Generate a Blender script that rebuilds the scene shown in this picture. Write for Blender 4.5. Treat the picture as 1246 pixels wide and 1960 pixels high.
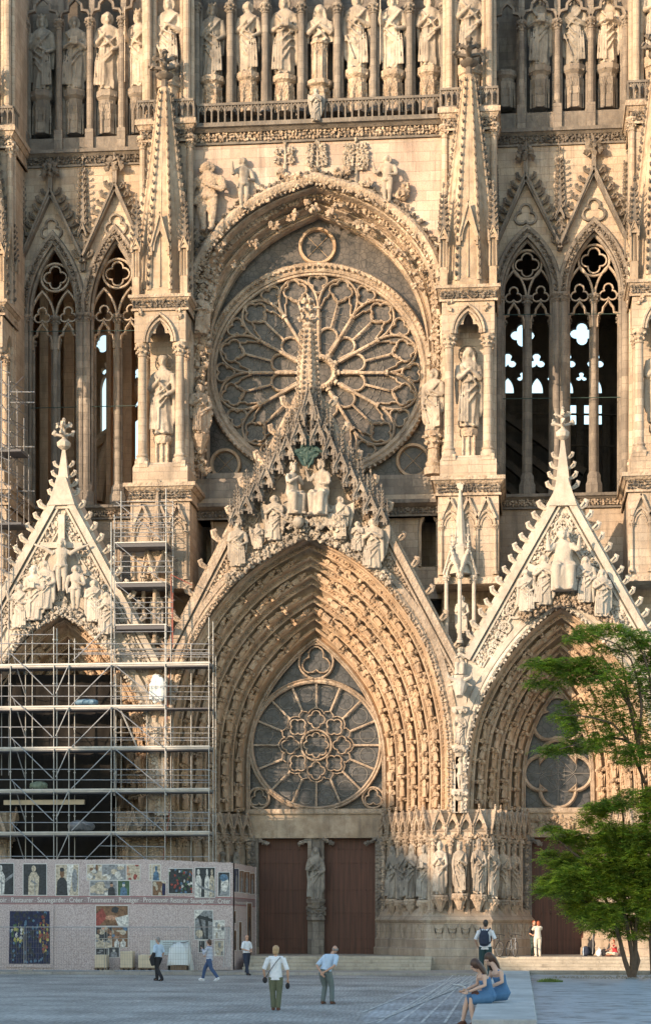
import bpy, math, random
from math import pi, sin, cos, sqrt, radians, atan2, hypot
from mathutils import Vector, Matrix, Euler, noise
R0 = random.Random(7)
for o in list(bpy.data.objects): bpy.data.objects.remove(o)
SC = bpy.context.scene; COL = SC.collection
# ------------------------------------------------ camera, light, exposure
FP = 3800.0; HX = 623.0; HY = 1749.0; HC = 2.67; YAW = radians(5.66)
cam = bpy.data.cameras.new('camera'); camo = bpy.data.objects.new('camera', cam); COL.objects.link(camo)
cam.sensor_fit = 'HORIZONTAL'; cam.sensor_width = 36; cam.lens = FP/1246*36
cam.shift_y = (HY-980)/1246; cam.clip_end = 3000; cam.clip_start = 0.5
camo.location = (0, 0, HC); camo.rotation_euler = (radians(90), 0, YAW); SC.camera = camo
SUN_A = radians(42); SUN_E = radians(11.5)
w = bpy.data.worlds.new('World'); SC.world = w; w.use_nodes = True
nt = w.node_tree; sky = nt.nodes.new('ShaderNodeTexSky'); sky.sky_type = 'NISHITA'; sky.sun_disc = False
sky.sun_elevation = SUN_E; sky.sun_rotation = pi+SUN_A; sky.air_density = 1.3; sky.dust_density = 0.6; sky.ozone_density = 1.5
nt.links.new(sky.outputs[0], nt.nodes['Background'].inputs[0]); nt.nodes['Background'].inputs[1].default_value = 0.15
sun = bpy.data.lights.new('sun', 'SUN'); suno = bpy.data.objects.new('sun', sun); COL.objects.link(suno)
sun.energy = 2.6; sun.angle = radians(0.55); sun.color = (1.0, 0.73, 0.49)
sd = Vector((-sin(SUN_A)*cos(SUN_E), -cos(SUN_A)*cos(SUN_E), sin(SUN_E)))
suno.rotation_euler = sd.to_track_quat('Z', 'Y').to_euler()
SC.view_settings.view_transform = 'Standard'; SC.view_settings.look = 'None'
SC.view_settings.exposure = 1.5; SC.view_settings.gamma = 1; SC.view_settings.use_curve_mapping = False
SC.render.engine = 'CYCLES'; SC.cycles.max_bounces = 5; SC.cycles.diffuse_bounces = 3; SC.cycles.transparent_max_bounces = 6
# ------------------------------------------------ measured planes of the place (metres from the camera line)
YG, YD, YB, YC, YR, YS = 90.0, 94.0, 90.2, 92.4, 94.6, 94.8
FX, FY = -sin(YAW), cos(YAW); RX, RY = cos(YAW), sin(YAW)
def P(u, v, Y):
    a = (u-HX)/FP; dx = FX+RX*a; dy = FY+RY*a; k = Y/dy
    return Vector((k*dx, Y, HC+k*(HY-v)/FP))
def PX(u, Y): return P(u, HY, Y).x
def PZ(v, u, Y): return P(u, v, Y).z
def S(u, Y): return FP/(Y/(FY+RY*(u-HX)/FP))          # pixels per metre
def G(u, v, z=0.0):                                     # point on the level z
    a = (u-HX)/FP; b = (HY-v)/FP; k = (z-HC)/b
    return Vector((k*(FX+RX*a), k*(FY+RY*a), z))
# ------------------------------------------------ object helpers
def link(o, parent=None):
    COL.objects.link(o)
    if parent is not None: o.parent = parent
    return o
def tag(o, label=None, cat=None, group=None, kind=None):
    if label: o['label'] = label
    if cat: o['category'] = cat
    if group: o['group'] = group
    if kind: o['kind'] = kind
    return o
def thing(name, label, cat, loc=(0, 0, 0), rz=0.0, group=None):
    o = bpy.data.objects.new(name, None); o.empty_display_size = .3; link(o); o.location = loc; o.rotation_euler = (0, 0, rz)
    return tag(o, label, cat, group)
def mcopy(M, me): return None
class MB:
    def __init__(s): s.v = []; s.f = []
    def raw(s, v, f):
        n = len(s.v); s.v.extend(tuple(p) for p in v); s.f.extend(tuple(i+n for i in q) for q in f)
    def inst(s, t, M):
        s.raw([M @ Vector(p) for p in t[0]], t[1])
    def box(s, x0, x1, y0, y1, z0, z1):
        s.raw([(x0,y0,z0),(x1,y0,z0),(x1,y1,z0),(x0,y1,z0),(x0,y0,z1),(x1,y0,z1),(x1,y1,z1),(x0,y1,z1)],
              [(0,3,2,1),(4,5,6,7),(0,1,5,4),(1,2,6,5),(2,3,7,6),(3,0,4,7)])
    def pbox(s, u0, u1, v0, v1, Yf, Yb, um=None):
        um = um or (u0+u1)/2
        s.box(PX(u0,Yf), PX(u1,Yf), Yf, Yb, PZ(v1,um,Yf), PZ(v0,um,Yf))
    def prism(s, pts, y0, y1):                          # pts (x,z)
        n = len(pts); a = 0
        for i in range(n): a += pts[i][0]*pts[(i+1)%n][1]-pts[(i+1)%n][0]*pts[i][1]
        if a < 0: pts = pts[::-1]
        v = [(x, y0, z) for x, z in pts]+[(x, y1, z) for x, z in pts]
        s.raw(v, [tuple(range(n)), tuple(range(2*n-1, n-1, -1))]+[(i, i+n, (i+1)%n+n, (i+1)%n) for i in range(n)])
    def pprism(s, pts, Yf, Yb): s.prism([(P(u,v,Yf).x, P(u,v,Yf).z) for u, v in pts], Yf, Yb)
    def zprism(s, pts, z0, z1):
        n = len(pts); a = 0
        for i in range(n): a += pts[i][0]*pts[(i+1)%n][1]-pts[(i+1)%n][0]*pts[i][1]
        if a < 0: pts = pts[::-1]
        v = [(x, y, z0) for x, y in pts]+[(x, y, z1) for x, y in pts]
        s.raw(v, [tuple(range(n-1, -1, -1)), tuple(range(n, 2*n))]+[(i, (i+1)%n, (i+1)%n+n, i+n) for i in range(n)])
    def frus(s, c, w0, d0, w1, d1, z0, z1):             # rectangular frustum about (x,y)
        x, y = c
        v = [(x-w0,y-d0,z0),(x+w0,y-d0,z0),(x+w0,y+d0,z0),(x-w0,y+d0,z0),(x-w1,y-d1,z1),(x+w1,y-d1,z1),(x+w1,y+d1,z1),(x-w1,y+d1,z1)]
        s.raw(v, [(0,3,2,1),(4,5,6,7),(0,1,5,4),(1,2,6,5),(2,3,7,6),(3,0,4,7)])
    def lathe(s, prof, o, n=8, rot=0.0, sq=1.0):
        v = []; f = []; m = len(prof)
        for r, z in prof:
            for k in range(n):
                a = 2*pi*(k+.5)/n+rot; v.append((o[0]+r*cos(a), o[1]+r*sin(a)*sq, o[2]+z))
        for i in range(m-1):
            for k in range(n): f.append((i*n+k, i*n+(k+1)%n, (i+1)*n+(k+1)%n, (i+1)*n+k))
        f.append(tuple(range(n-1, -1, -1))); f.append(tuple(range((m-1)*n, m*n)))
        s.raw(v, f)
    def tube(s, pts, r, n=6, closed=False, sq=1.0):
        pts = [Vector(p) for p in pts]; m = len(pts)
        if not hasattr(r, '__len__'): r = [r]*m
        v = []; f = []; ref = None
        for i, p in enumerate(pts):
            a = pts[i-1] if (i > 0 or closed) else p; b = pts[(i+1) % m] if (i < m-1 or closed) else p
            t = (b-a); t = t.normalized() if t.length > 1e-9 else Vector((0,0,1))
            if ref is None:
                ref = Vector((0,1,0)) if abs(t.y) < .9 else Vector((1,0,0))
            e1 = (ref-t*ref.dot(t))
            if e1.length < 1e-4: e1 = t.orthogonal()
            e1.normalize(); e2 = t.cross(e1); ref = e1
            for k in range(n):
                q = 2*pi*k/n; v.append(p+e1*(r[i]*cos(q)*sq)+e2*(r[i]*sin(q)))
        for i in range(m if closed else m-1):
            j = (i+1) % m
            for k in range(n): f.append((i*n+k, j*n+k, j*n+(k+1)%n, i*n+(k+1)%n))
        if not closed: f.append(tuple(range(n))); f.append(tuple(range(m*n-1, (m-1)*n-1, -1)))
        s.raw(v, f)
    def bar(s, a, b, w, d=None):                         # square bar
        d = d or w; a = Vector(a); b = Vector(b); t = (b-a).normalized()
        e = Vector((0,1,0)) if abs(t.y) < .9 else Vector((0,0,1)); n = t.cross(e).normalized(); e = n.cross(t)
        v = [p+n*x*w/2+e*y*d/2 for p in (a, b) for x, y in ((-1,-1),(1,-1),(1,1),(-1,1))]
        s.raw(v, [(0,1,2,3),(7,6,5,4),(0,4,5,1),(1,5,6,2),(2,6,7,3),(3,7,4,0)])
    def sweep(s, path, prof, closed=False, cap=True):     # path in an XZ plane; prof (n, d): n = in-plane left normal, d = towards -Y
        path = [Vector(p) for p in path]; m = len(path); k = len(prof); v = []; f = []
        for i, p in enumerate(path):
            a = path[i-1] if (i > 0 or closed) else None; b = path[(i+1) % m] if (i < m-1 or closed) else None
            ta = (p-a).normalized() if a is not None else None; tb = (b-p).normalized() if b is not None else None
            if ta is None: ta = tb
            if tb is None: tb = ta
            na = Vector((-ta.z, 0, ta.x)); nb = Vector((-tb.z, 0, tb.x)); nn = na+nb
            if nn.length < 1e-6: nn = na.copy()
            nn.normalize(); c = max(.62, nn.dot(na)); nn = nn/c
            for q, d in prof: v.append((p.x+nn.x*q, p.y-d, p.z+nn.z*q))
        for i in range(m if closed else m-1):
            j = (i+1) % m
            for q in range(k): f.append((i*k+q, j*k+q, j*k+(q+1)%k, i*k+(q+1)%k))
        if not closed and cap: f.append(tuple(range(k-1, -1, -1))); f.append(tuple(range((m-1)*k, m*k)))
        s.raw(v, f)
    def mesh(s, name='m', smooth=None):
        me = bpy.data.meshes.new(name); me.from_pydata(s.v, [], s.f); me.update()
        if smooth is not None and len(me.polygons):
            me.polygons.foreach_set('use_smooth', [True]*len(me.polygons))
            me.set_sharp_from_angle(angle=radians(smooth))
        return me
    def build(s, name, mat, parent=None, smooth=35, fix=True):
        me = s.mesh(name, None)
        if fix:
            import bmesh
            bm = bmesh.new(); bm.from_mesh(me); bmesh.ops.recalc_face_normals(bm, faces=bm.faces); bm.to_mesh(me); bm.free()
        if smooth is not None and len(me.polygons):
            me.polygons.foreach_set('use_smooth', [True]*len(me.polygons)); me.set_sharp_from_angle(angle=radians(smooth))
        if mat: me.materials.append(mat)
        return link(bpy.data.objects.new(name, me), parent)
def plate(loops, Yf, Yb, bev=0.0):                       # flat stone plate with holes; loops of (x,z)
    cu = bpy.data.curves.new('c', 'CURVE'); cu.dimensions = '2D'; cu.fill_mode = 'BOTH'
    cu.extrude = abs(Yb-Yf)/2-bev; cu.bevel_depth = bev; cu.offset = -bev; cu.bevel_resolution = 0
    for L in loops:
        sp = cu.splines.new('POLY'); sp.points.add(len(L)-1); sp.use_cyclic_u = True
        for i, (x, z) in enumerate(L): sp.points[i].co = (x, z, 0, 1)
    ob = bpy.data.objects.new('c', cu); me = ob.to_mesh(); ym = (Yf+Yb)/2
    r = ([(q.co.x, ym-q.co.z, q.co.y) for q in me.vertices], [tuple(p.vertices) for p in me.polygons])
    ob.to_mesh_clear(); bpy.data.objects.remove(ob); bpy.data.curves.remove(cu)
    return r
def px2(pts, Y): return [(P(u,v,Y).x, P(u,v,Y).z) for u, v in pts]
def foil(cx, cy, r, n, rot=90, k=.46, sy=1.0, m=8):
    q = r*k; d = r-q; h = pi/n
    if d*sin(h) >= q: q = d*sin(h)*1.02
    c = d*cos(h)+sqrt(max(0, q*q-(d*sin(h))**2)); out = []
    bx, by = c*cos(h)-d, c*sin(h); a1 = atan2(by, bx)
    for i in range(n):
        t = radians(rot)+2*pi*i/n
        for j in range(m):
            a = -a1+2*a1*j/(m-1) if j < m-1 else a1*.96
            x = d+q*cos(a); y = q*sin(a); out.append((cx+x*cos(t)-y*sin(t), cy-(x*sin(t)+y*cos(t))*sy))
    return out
def circ(cx, cy, r, n=20, sy=1.0): return [(cx+r*cos(2*pi*i/n), cy+r*sy*sin(2*pi*i/n)) for i in range(n)]
def parch(x0, x1, ys, h, n=8):                            # pointed arch in pixels (y down), left foot to right foot
    w = x1-x0; R = (h*h+(w/2)**2)/w; out = []; a1 = math.asin(min(1, h/R))
    for i in range(n+1): a = a1*i/n; out.append((x0+R-R*cos(a), ys-R*sin(a)))
    for i in range(n-1, -1, -1): a = a1*i/n; out.append((x1-R+R*cos(a), ys-R*sin(a)))
    return out
def resample(pts, n):
    d = [0]
    for i in range(1, len(pts)): d.append(d[-1]+hypot(pts[i][0]-pts[i-1][0], pts[i][1]-pts[i-1][1]))
    out = []; j = 0
    for i in range(n):
        s = d[-1]*i/(n-1)
        while j < len(d)-2 and d[j+1] < s: j += 1
        t = (s-d[j])/max(1e-9, d[j+1]-d[j]); t = min(1, max(0, t))
        out.append((pts[j][0]+(pts[j+1][0]-pts[j][0])*t, pts[j][1]+(pts[j+1][1]-pts[j][1])*t))
    return out
def smooth_pts(pts, it=2):
    for _ in range(it):
        q = [pts[0]]
        for i in range(len(pts)-1):
            a, b = pts[i], pts[i+1]
            if i > 0: q.append((a[0]*.75+b[0]*.25, a[1]*.75+b[1]*.25))
            if i < len(pts)-2: q.append((a[0]*.25+b[0]*.75, a[1]*.25+b[1]*.75))
        q.append(pts[-1]); pts = q
    return pts
def remesh(mb, vox, smooth=60, name='carving'):
    me = mb.mesh('t'); ob = bpy.data.objects.new('t', me); COL.objects.link(ob)
    m = ob.modifiers.new('r', 'REMESH'); m.mode = 'VOXEL'; m.voxel_size = vox; m.use_smooth_shade = True
    s = ob.modifiers.new('s', 'SMOOTH'); s.factor = .5; s.iterations = 1
    dg = bpy.context.evaluated_depsgraph_get(); r = bpy.data.meshes.new_from_object(ob.evaluated_get(dg), depsgraph=dg)
    bpy.data.objects.remove(ob); bpy.data.meshes.remove(me); r.name = name
    return r
# ------------------------------------------------ materials
def new_mat(name):
    m = bpy.data.materials.new(name); m.use_nodes = True; return m, m.node_tree, m.node_tree.nodes['Principled BSDF']
def nd(t, k, **kw):
    n = t.nodes.new(k)
    for a, b in kw.items(): setattr(n, a, b)
    return n
def plain(name, col, rough=.7, metal=0.0, noise_s=0, amt=.15, bump=0.0):
    m, t, b = new_mat(name); b.inputs['Roughness'].default_value = rough; b.inputs['Metallic'].default_value = metal
    if noise_s:
        g = nd(t, 'ShaderNodeTexCoord'); n = nd(t, 'ShaderNodeTexNoise'); n.inputs['Scale'].default_value = noise_s; n.inputs['Detail'].default_value = 4
        t.links.new(g.outputs['Object'], n.inputs['Vector'])
        r = nd(t, 'ShaderNodeMapRange'); r.inputs[3].default_value = 1-amt*1.6; r.inputs[4].default_value = 1+amt*1.6; t.links.new(n.outputs[0], r.inputs[0])
        x = nd(t, 'ShaderNodeVectorMath', operation='SCALE'); x.inputs[0].default_value = col; t.links.new(r.outputs[0], x.inputs[3])
        t.links.new(x.outputs[0], b.inputs['Base Color'])
        if bump:
            u = nd(t, 'ShaderNodeBump'); u.inputs['Strength'].default_value = bump; u.inputs['Distance'].default_value = .02
            t.links.new(n.outputs[0], u.inputs['Height']); t.links.new(u.outputs[0], b.inputs['Normal'])
    else: b.inputs['Base Color'].default_value = (*col, 1)
    return m
def stone(name, c1, c2, c3, dark=(.10,.085,.07), dk=.55, block=0.0, bump=.5, joint=.0, bw=.95, bh=.36, carve=0.0, grime=.6):
    """limestone: two tones in big patches, a third per block, soot/lichen stains, streaks of rain wash"""
    m, t, b = new_mat(name); L = t.links.new; b.inputs['Roughness'].default_value = .9
    geo = nd(t, 'ShaderNodeNewGeometry'); pos = geo.outputs['Position']
    def nz(scale, det=5, sc=None, rough=.6):
        n = nd(t, 'ShaderNodeTexNoise'); n.inputs['Scale'].default_value = scale; n.inputs['Detail'].default_value = det; n.inputs['Roughness'].default_value = rough
        if sc:
            mp = nd(t, 'ShaderNodeMapping'); mp.inputs['Scale'].default_value = sc; L(pos, mp.inputs[0]); L(mp.outputs[0], n.inputs['Vector'])
        else: L(pos, n.inputs['Vector'])
        return n.outputs[0]
    def ramp(x, lo, hi):
        r = nd(t, 'ShaderNodeMapRange'); r.inputs[1].default_value = lo; r.inputs[2].default_value = hi; L(x, r.inputs[0]); return r.outputs[0]
    def mix(f, a, c, mode='MIX'):
        x = nd(t, 'ShaderNodeMix', data_type='RGBA', blend_type=mode)
        if isinstance(f, float): x.inputs[0].default_value = f
        else: L(f, x.inputs[0])
        for i, q in ((6, a), (7, c)):
            if isinstance(q, tuple): x.inputs[i].default_value = (*q, 1)
            else: L(q, x.inputs[i])
        return x.outputs[2]
    col = mix(ramp(nz(.55, 4), .38, .62), c1, c2)
    h = None
    if block:
        sx = nd(t, 'ShaderNodeSeparateXYZ'); L(pos, sx.inputs[0]); ad = nd(t, 'ShaderNodeMath', operation='ADD'); L(sx.outputs[0], ad.inputs[0]); L(sx.outputs[1], ad.inputs[1])
        cx = nd(t, 'ShaderNodeCombineXYZ'); L(ad.outputs[0], cx.inputs[0]); L(sx.outputs[2], cx.inputs[1])
        br = nd(t, 'ShaderNodeTexBrick'); L(cx.outputs[0], br.inputs[0]); br.inputs['Scale'].default_value = 1; br.inputs['Brick Width'].default_value = bw; br.inputs['Row Height'].default_value = bh
        br.inputs['Mortar Size'].default_value = .012; br.inputs['Mortar Smooth'].default_value = .3; br.inputs['Color1'].default_value = (0,0,0,1); br.inputs['Color2'].default_value = (1,1,1,1); br.inputs['Mortar'].default_value = (.5,.5,.5,1)
        br.squash = .7; br.squash_frequency = 3
        wn = ramp(br.outputs['Color'], .15, 1.0); ff = nd(t, 'ShaderNodeMath', operation='MULTIPLY'); L(wn, ff.inputs[0]); ff.inputs[1].default_value = block
        col = mix(ff.outputs[0], col, c3)
        fj = nd(t, 'ShaderNodeMath', operation='MULTIPLY'); L(br.outputs['Fac'], fj.inputs[0]); fj.inputs[1].default_value = joint
        col = mix(fj.outputs[0], col, tuple(x*.42 for x in c1)); h = br.outputs['Fac']
    else: col = mix(ramp(nz(2.3, 3), .45, .75), col, c3)
    st = nd(t, 'ShaderNodeMath', operation='MULTIPLY'); L(ramp(nz(1.0, 7, (1,1,.35), .78), .46, .66), st.inputs[0]); st.inputs[1].default_value = dk
    col = mix(st.outputs[0], col, dark)
    fine = nz(14, 5, None, .75); sp = nd(t, 'ShaderNodeMath', operation='MULTIPLY'); L(ramp(fine, .52, .72), sp.inputs[0]); sp.inputs[1].default_value = .30+dk*.25
    col = mix(sp.outputs[0], col, tuple(x*1.6 for x in dark))
    gr = nd(t, 'ShaderNodeMath', operation='MULTIPLY'); L(ramp(nz(.33, 8, (1,1,.6), .68), .44, .64), gr.inputs[0]); gr.inputs[1].default_value = grime
    col = mix(gr.outputs[0], col, tuple(.55*x*k for x, k in zip(c1, (.92,.92,.94))))
    sk = nd(t, 'ShaderNodeMath', operation='MULTIPLY'); L(ramp(nz(1.0, 5, (3.2,3.2,.22), .6), .55, .72), sk.inputs[0]); sk.inputs[1].default_value = grime*.8
    col = mix(sk.outputs[0], col, dark)
    L(col, b.inputs['Base Color'])
    bu = nd(t, 'ShaderNodeBump'); bu.inputs['Strength'].default_value = bump; bu.inputs['Distance'].default_value = .06; L(nz(15, 6), bu.inputs['Height'])
    last = bu
    if carve:
        vo = nd(t, 'ShaderNodeTexVoronoi'); vo.inputs['Scale'].default_value = 7.5; vo.inputs['Randomness'].default_value = .9; L(pos, vo.inputs['Vector'])
        b2 = nd(t, 'ShaderNodeBump'); b2.inputs['Strength'].default_value = carve; b2.inputs['Distance'].default_value = .12; b2.invert = True; L(vo.outputs[0], b2.inputs['Height']); L(bu.outputs[0], b2.inputs['Normal']); last = b2
    if h is not None:
        b3 = nd(t, 'ShaderNodeBump'); b3.inputs['Strength'].default_value = .6; b3.inputs['Distance'].default_value = .02; b3.invert = True; L(h, b3.inputs['Height']); L(last.outputs[0], b3.inputs['Normal']); last = b3
    L(last.outputs[0], b.inputs['Normal'])
    return m
M = {}
M['wall']  = stone('cream_ashlar', (.50,.405,.31), (.58,.49,.395), (.37,.265,.19), dk=.5, block=.55, joint=.55)
M['pink']  = stone('pink_ashlar', (.55,.445,.365), (.62,.54,.46), (.46,.30,.24), dk=.25, block=.75, joint=.5, bw=1.25, bh=.46)
M['warm']  = stone('honey_limestone', (.47,.36,.255), (.54,.44,.335), (.33,.235,.16), dk=.5)
M['carv']  = stone('carved_limestone', (.49,.385,.29), (.58,.48,.38), (.32,.23,.16), dk=.6, carve=.35)
M['vous']  = stone('ochre_limestone', (.53,.38,.25), (.60,.46,.335), (.38,.24,.145), dk=.45)
M['pale']  = stone('pale_new_limestone', (.50,.45,.385), (.58,.53,.46), (.40,.34,.28), dark=(.3,.25,.2), dk=.3)
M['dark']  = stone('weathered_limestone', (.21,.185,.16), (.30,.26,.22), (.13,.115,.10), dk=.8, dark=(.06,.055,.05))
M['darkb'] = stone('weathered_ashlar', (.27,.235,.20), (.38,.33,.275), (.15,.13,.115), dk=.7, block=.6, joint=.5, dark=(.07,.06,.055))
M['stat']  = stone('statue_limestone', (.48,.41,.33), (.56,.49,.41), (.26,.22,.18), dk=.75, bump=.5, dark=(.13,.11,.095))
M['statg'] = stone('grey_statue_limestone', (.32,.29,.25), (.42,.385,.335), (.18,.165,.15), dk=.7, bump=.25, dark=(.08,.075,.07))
M['statd'] = stone('sooty_leafwork', (.17,.145,.12), (.26,.22,.18), (.10,.09,.08), dk=.7, dark=(.06,.05,.045))
M['inner'] = stone('tower_interior_stone', (.56,.38,.25), (.62,.44,.30), (.42,.28,.18), dk=.3, block=.4, joint=.4)
M['black'] = stone('shaded_interior_stone', (.10,.085,.07), (.13,.11,.09), (.07,.06,.05), dk=.6, block=.4, joint=.3, dark=(.03,.03,.03))  # interior stone with the shade of the room put into its colour
def glass(name, c1, c2, sc):
    m, t, b = new_mat(name); L = t.links.new; g = nd(t, 'ShaderNodeNewGeometry')
    n = nd(t, 'ShaderNodeTexNoise'); n.inputs['Scale'].default_value = 2.2; n.inputs['Detail'].default_value = 8; n.inputs['Roughness'].default_value = .7; L(g.outputs['Position'], n.inputs['Vector'])
    vo = nd(t, 'ShaderNodeTexVoronoi', feature='DISTANCE_TO_EDGE'); vo.inputs['Scale'].default_value = sc; L(g.outputs['Position'], vo.inputs['Vector'])
    r = nd(t, 'ShaderNodeMapRange'); r.inputs[1].default_value = .35; r.inputs[2].default_value = .68; L(n.outputs[0], r.inputs[0])
    mx = nd(t, 'ShaderNodeMix', data_type='RGBA'); L(r.outputs[0], mx.inputs[0]); mx.inputs[6].default_value = (*c1, 1); mx.inputs[7].default_value = (*c2, 1)
    q = nd(t, 'ShaderNodeMapRange'); q.inputs[1].default_value = .02; q.inputs[2].default_value = .07; q.inputs[3].default_value = .3; L(vo.outputs[0], q.inputs[0])
    y = nd(t, 'ShaderNodeVectorMath', operation='SCALE'); L(mx.outputs[2], y.inputs[0]); L(q.outputs[0], y.inputs[3]); L(y.outputs[0], b.inputs['Base Color'])
    b.inputs['Roughness'].default_value = .42; bu = nd(t, 'ShaderNodeBump'); bu.inputs['Strength'].default_value = .5; bu.inputs['Distance'].default_value = .04
    L(n.outputs[0], bu.inputs['Height']); L(bu.outputs[0], b.inputs['Normal'])
    return m
M['rglass'] = glass('rose_window_glass', (.038,.034,.032), (.125,.108,.096), 4)
M['pglass'] = glass('portal_window_glass', (.028,.030,.035), (.085,.086,.092), 3.2)
M['lead'] = plain('lead_came', (.23,.22,.21), .6)
def wood(name, c):
    m, t, b = new_mat(name); L = t.links.new; g = nd(t, 'ShaderNodeNewGeometry'); mp = nd(t, 'ShaderNodeMapping'); mp.inputs['Scale'].default_value = (1,1,.06); L(g.outputs['Position'], mp.inputs[0])
    n = nd(t, 'ShaderNodeTexNoise'); n.inputs['Scale'].default_value = 9; n.inputs['Detail'].default_value = 6; L(mp.outputs[0], n.inputs['Vector'])
    wv = nd(t, 'ShaderNodeTexWave'); wv.inputs['Scale'].default_value = 1.15; wv.bands_direction = 'X'; wv.wave_profile = 'SAW'; L(g.outputs['Position'], wv.inputs['Vector'])
    r = nd(t, 'ShaderNodeValToRGB'); r.color_ramp.elements[0].position = .3; r.color_ramp.elements[0].color = (*[x*.45 for x in c], 1); r.color_ramp.elements[1].position = .75; r.color_ramp.elements[1].color = (*c, 1); L(n.outputs[0], r.inputs[0])
    mr = nd(t, 'ShaderNodeMapRange'); mr.inputs[1].default_value = 0; mr.inputs[2].default_value = .08; mr.inputs[3].default_value = .12; L(wv.outputs[0], mr.inputs[0])
    y = nd(t, 'ShaderNodeVectorMath', operation='SCALE'); L(r.outputs[0], y.inputs[0]); L(mr.outputs[0], y.inputs[3]); L(y.outputs[0], b.inputs['Base Color']); b.inputs['Roughness'].default_value = .6
    bu = nd(t, 'ShaderNodeBump'); bu.inputs['Strength'].default_value = .4; L(mr.outputs[0], bu.inputs['Height']); L(bu.outputs[0], b.inputs['Normal'])
    return m
M['door'] = wood('red_brown_door_wood', (.125,.046,.027))
M['steel'] = plain('galvanised_steel', (.38,.38,.38), .42, .55, 5, .25)
M['steeld'] = plain('dull_grey_steel', (.20,.20,.21), .5, .5, 5, .2)
M['deck'] = plain('aluminium_deck', (.46,.45,.43), .5, .3, 3, .2)
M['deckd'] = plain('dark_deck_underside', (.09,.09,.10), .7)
M['redm'] = plain('red_lacquered_steel', (.26,.07,.05), .5)
M['copper'] = plain('green_copper', (.025,.058,.052), .6, .2, 8, .35)
# ------------------------------------------------ carved templates
def sph(mb, c, r, n=10, m=7, Mx=None):
    v = []; f = []
    for i in range(1, m):
        t = pi*i/m
        for k in range(n): a = 2*pi*k/n; v.append(Vector((c[0]+r[0]*sin(t)*cos(a), c[1]+r[1]*sin(t)*sin(a), c[2]+r[2]*cos(t))))
    v.append(Vector((c[0], c[1], c[2]+r[2]))); v.append(Vector((c[0], c[1], c[2]-r[2]))); T = len(v)-2
    for i in range(m-2):
        for k in range(n): f.append((i*n+k, (i+1)*n+k, (i+1)*n+(k+1)%n, i*n+(k+1)%n))
    for k in range(n): f.append((T, k, (k+1)%n)); f.append((T+1, (m-2)*n+(k+1)%n, (m-2)*n+k))
    if Mx is not None: v = [Mx @ p for p in v]
    mb.raw(v, f)
def loft(mb, rings, n=40, fold=None):
    """rings (z, cx, cy, rx, ry, foldamp)"""
    v = []; f = []
    for (z, cx, cy, rx, ry, fa) in rings:
        for k in range(n):
            a = 2*pi*k/n; m = 1+(fold(a, z)*fa if fold else 0)
            v.append((cx+rx*m*cos(a), cy+ry*m*sin(a), z))
    m = len(rings)
    for i in range(m-1):
        for k in range(n): f.append((i*n+k, i*n+(k+1)%n, (i+1)*n+(k+1)%n, (i+1)*n+k))
    f.append(tuple(range(n-1, -1, -1))); f.append(tuple(range((m-1)*n, m*n)))
    mb.raw(v, f)
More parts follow.
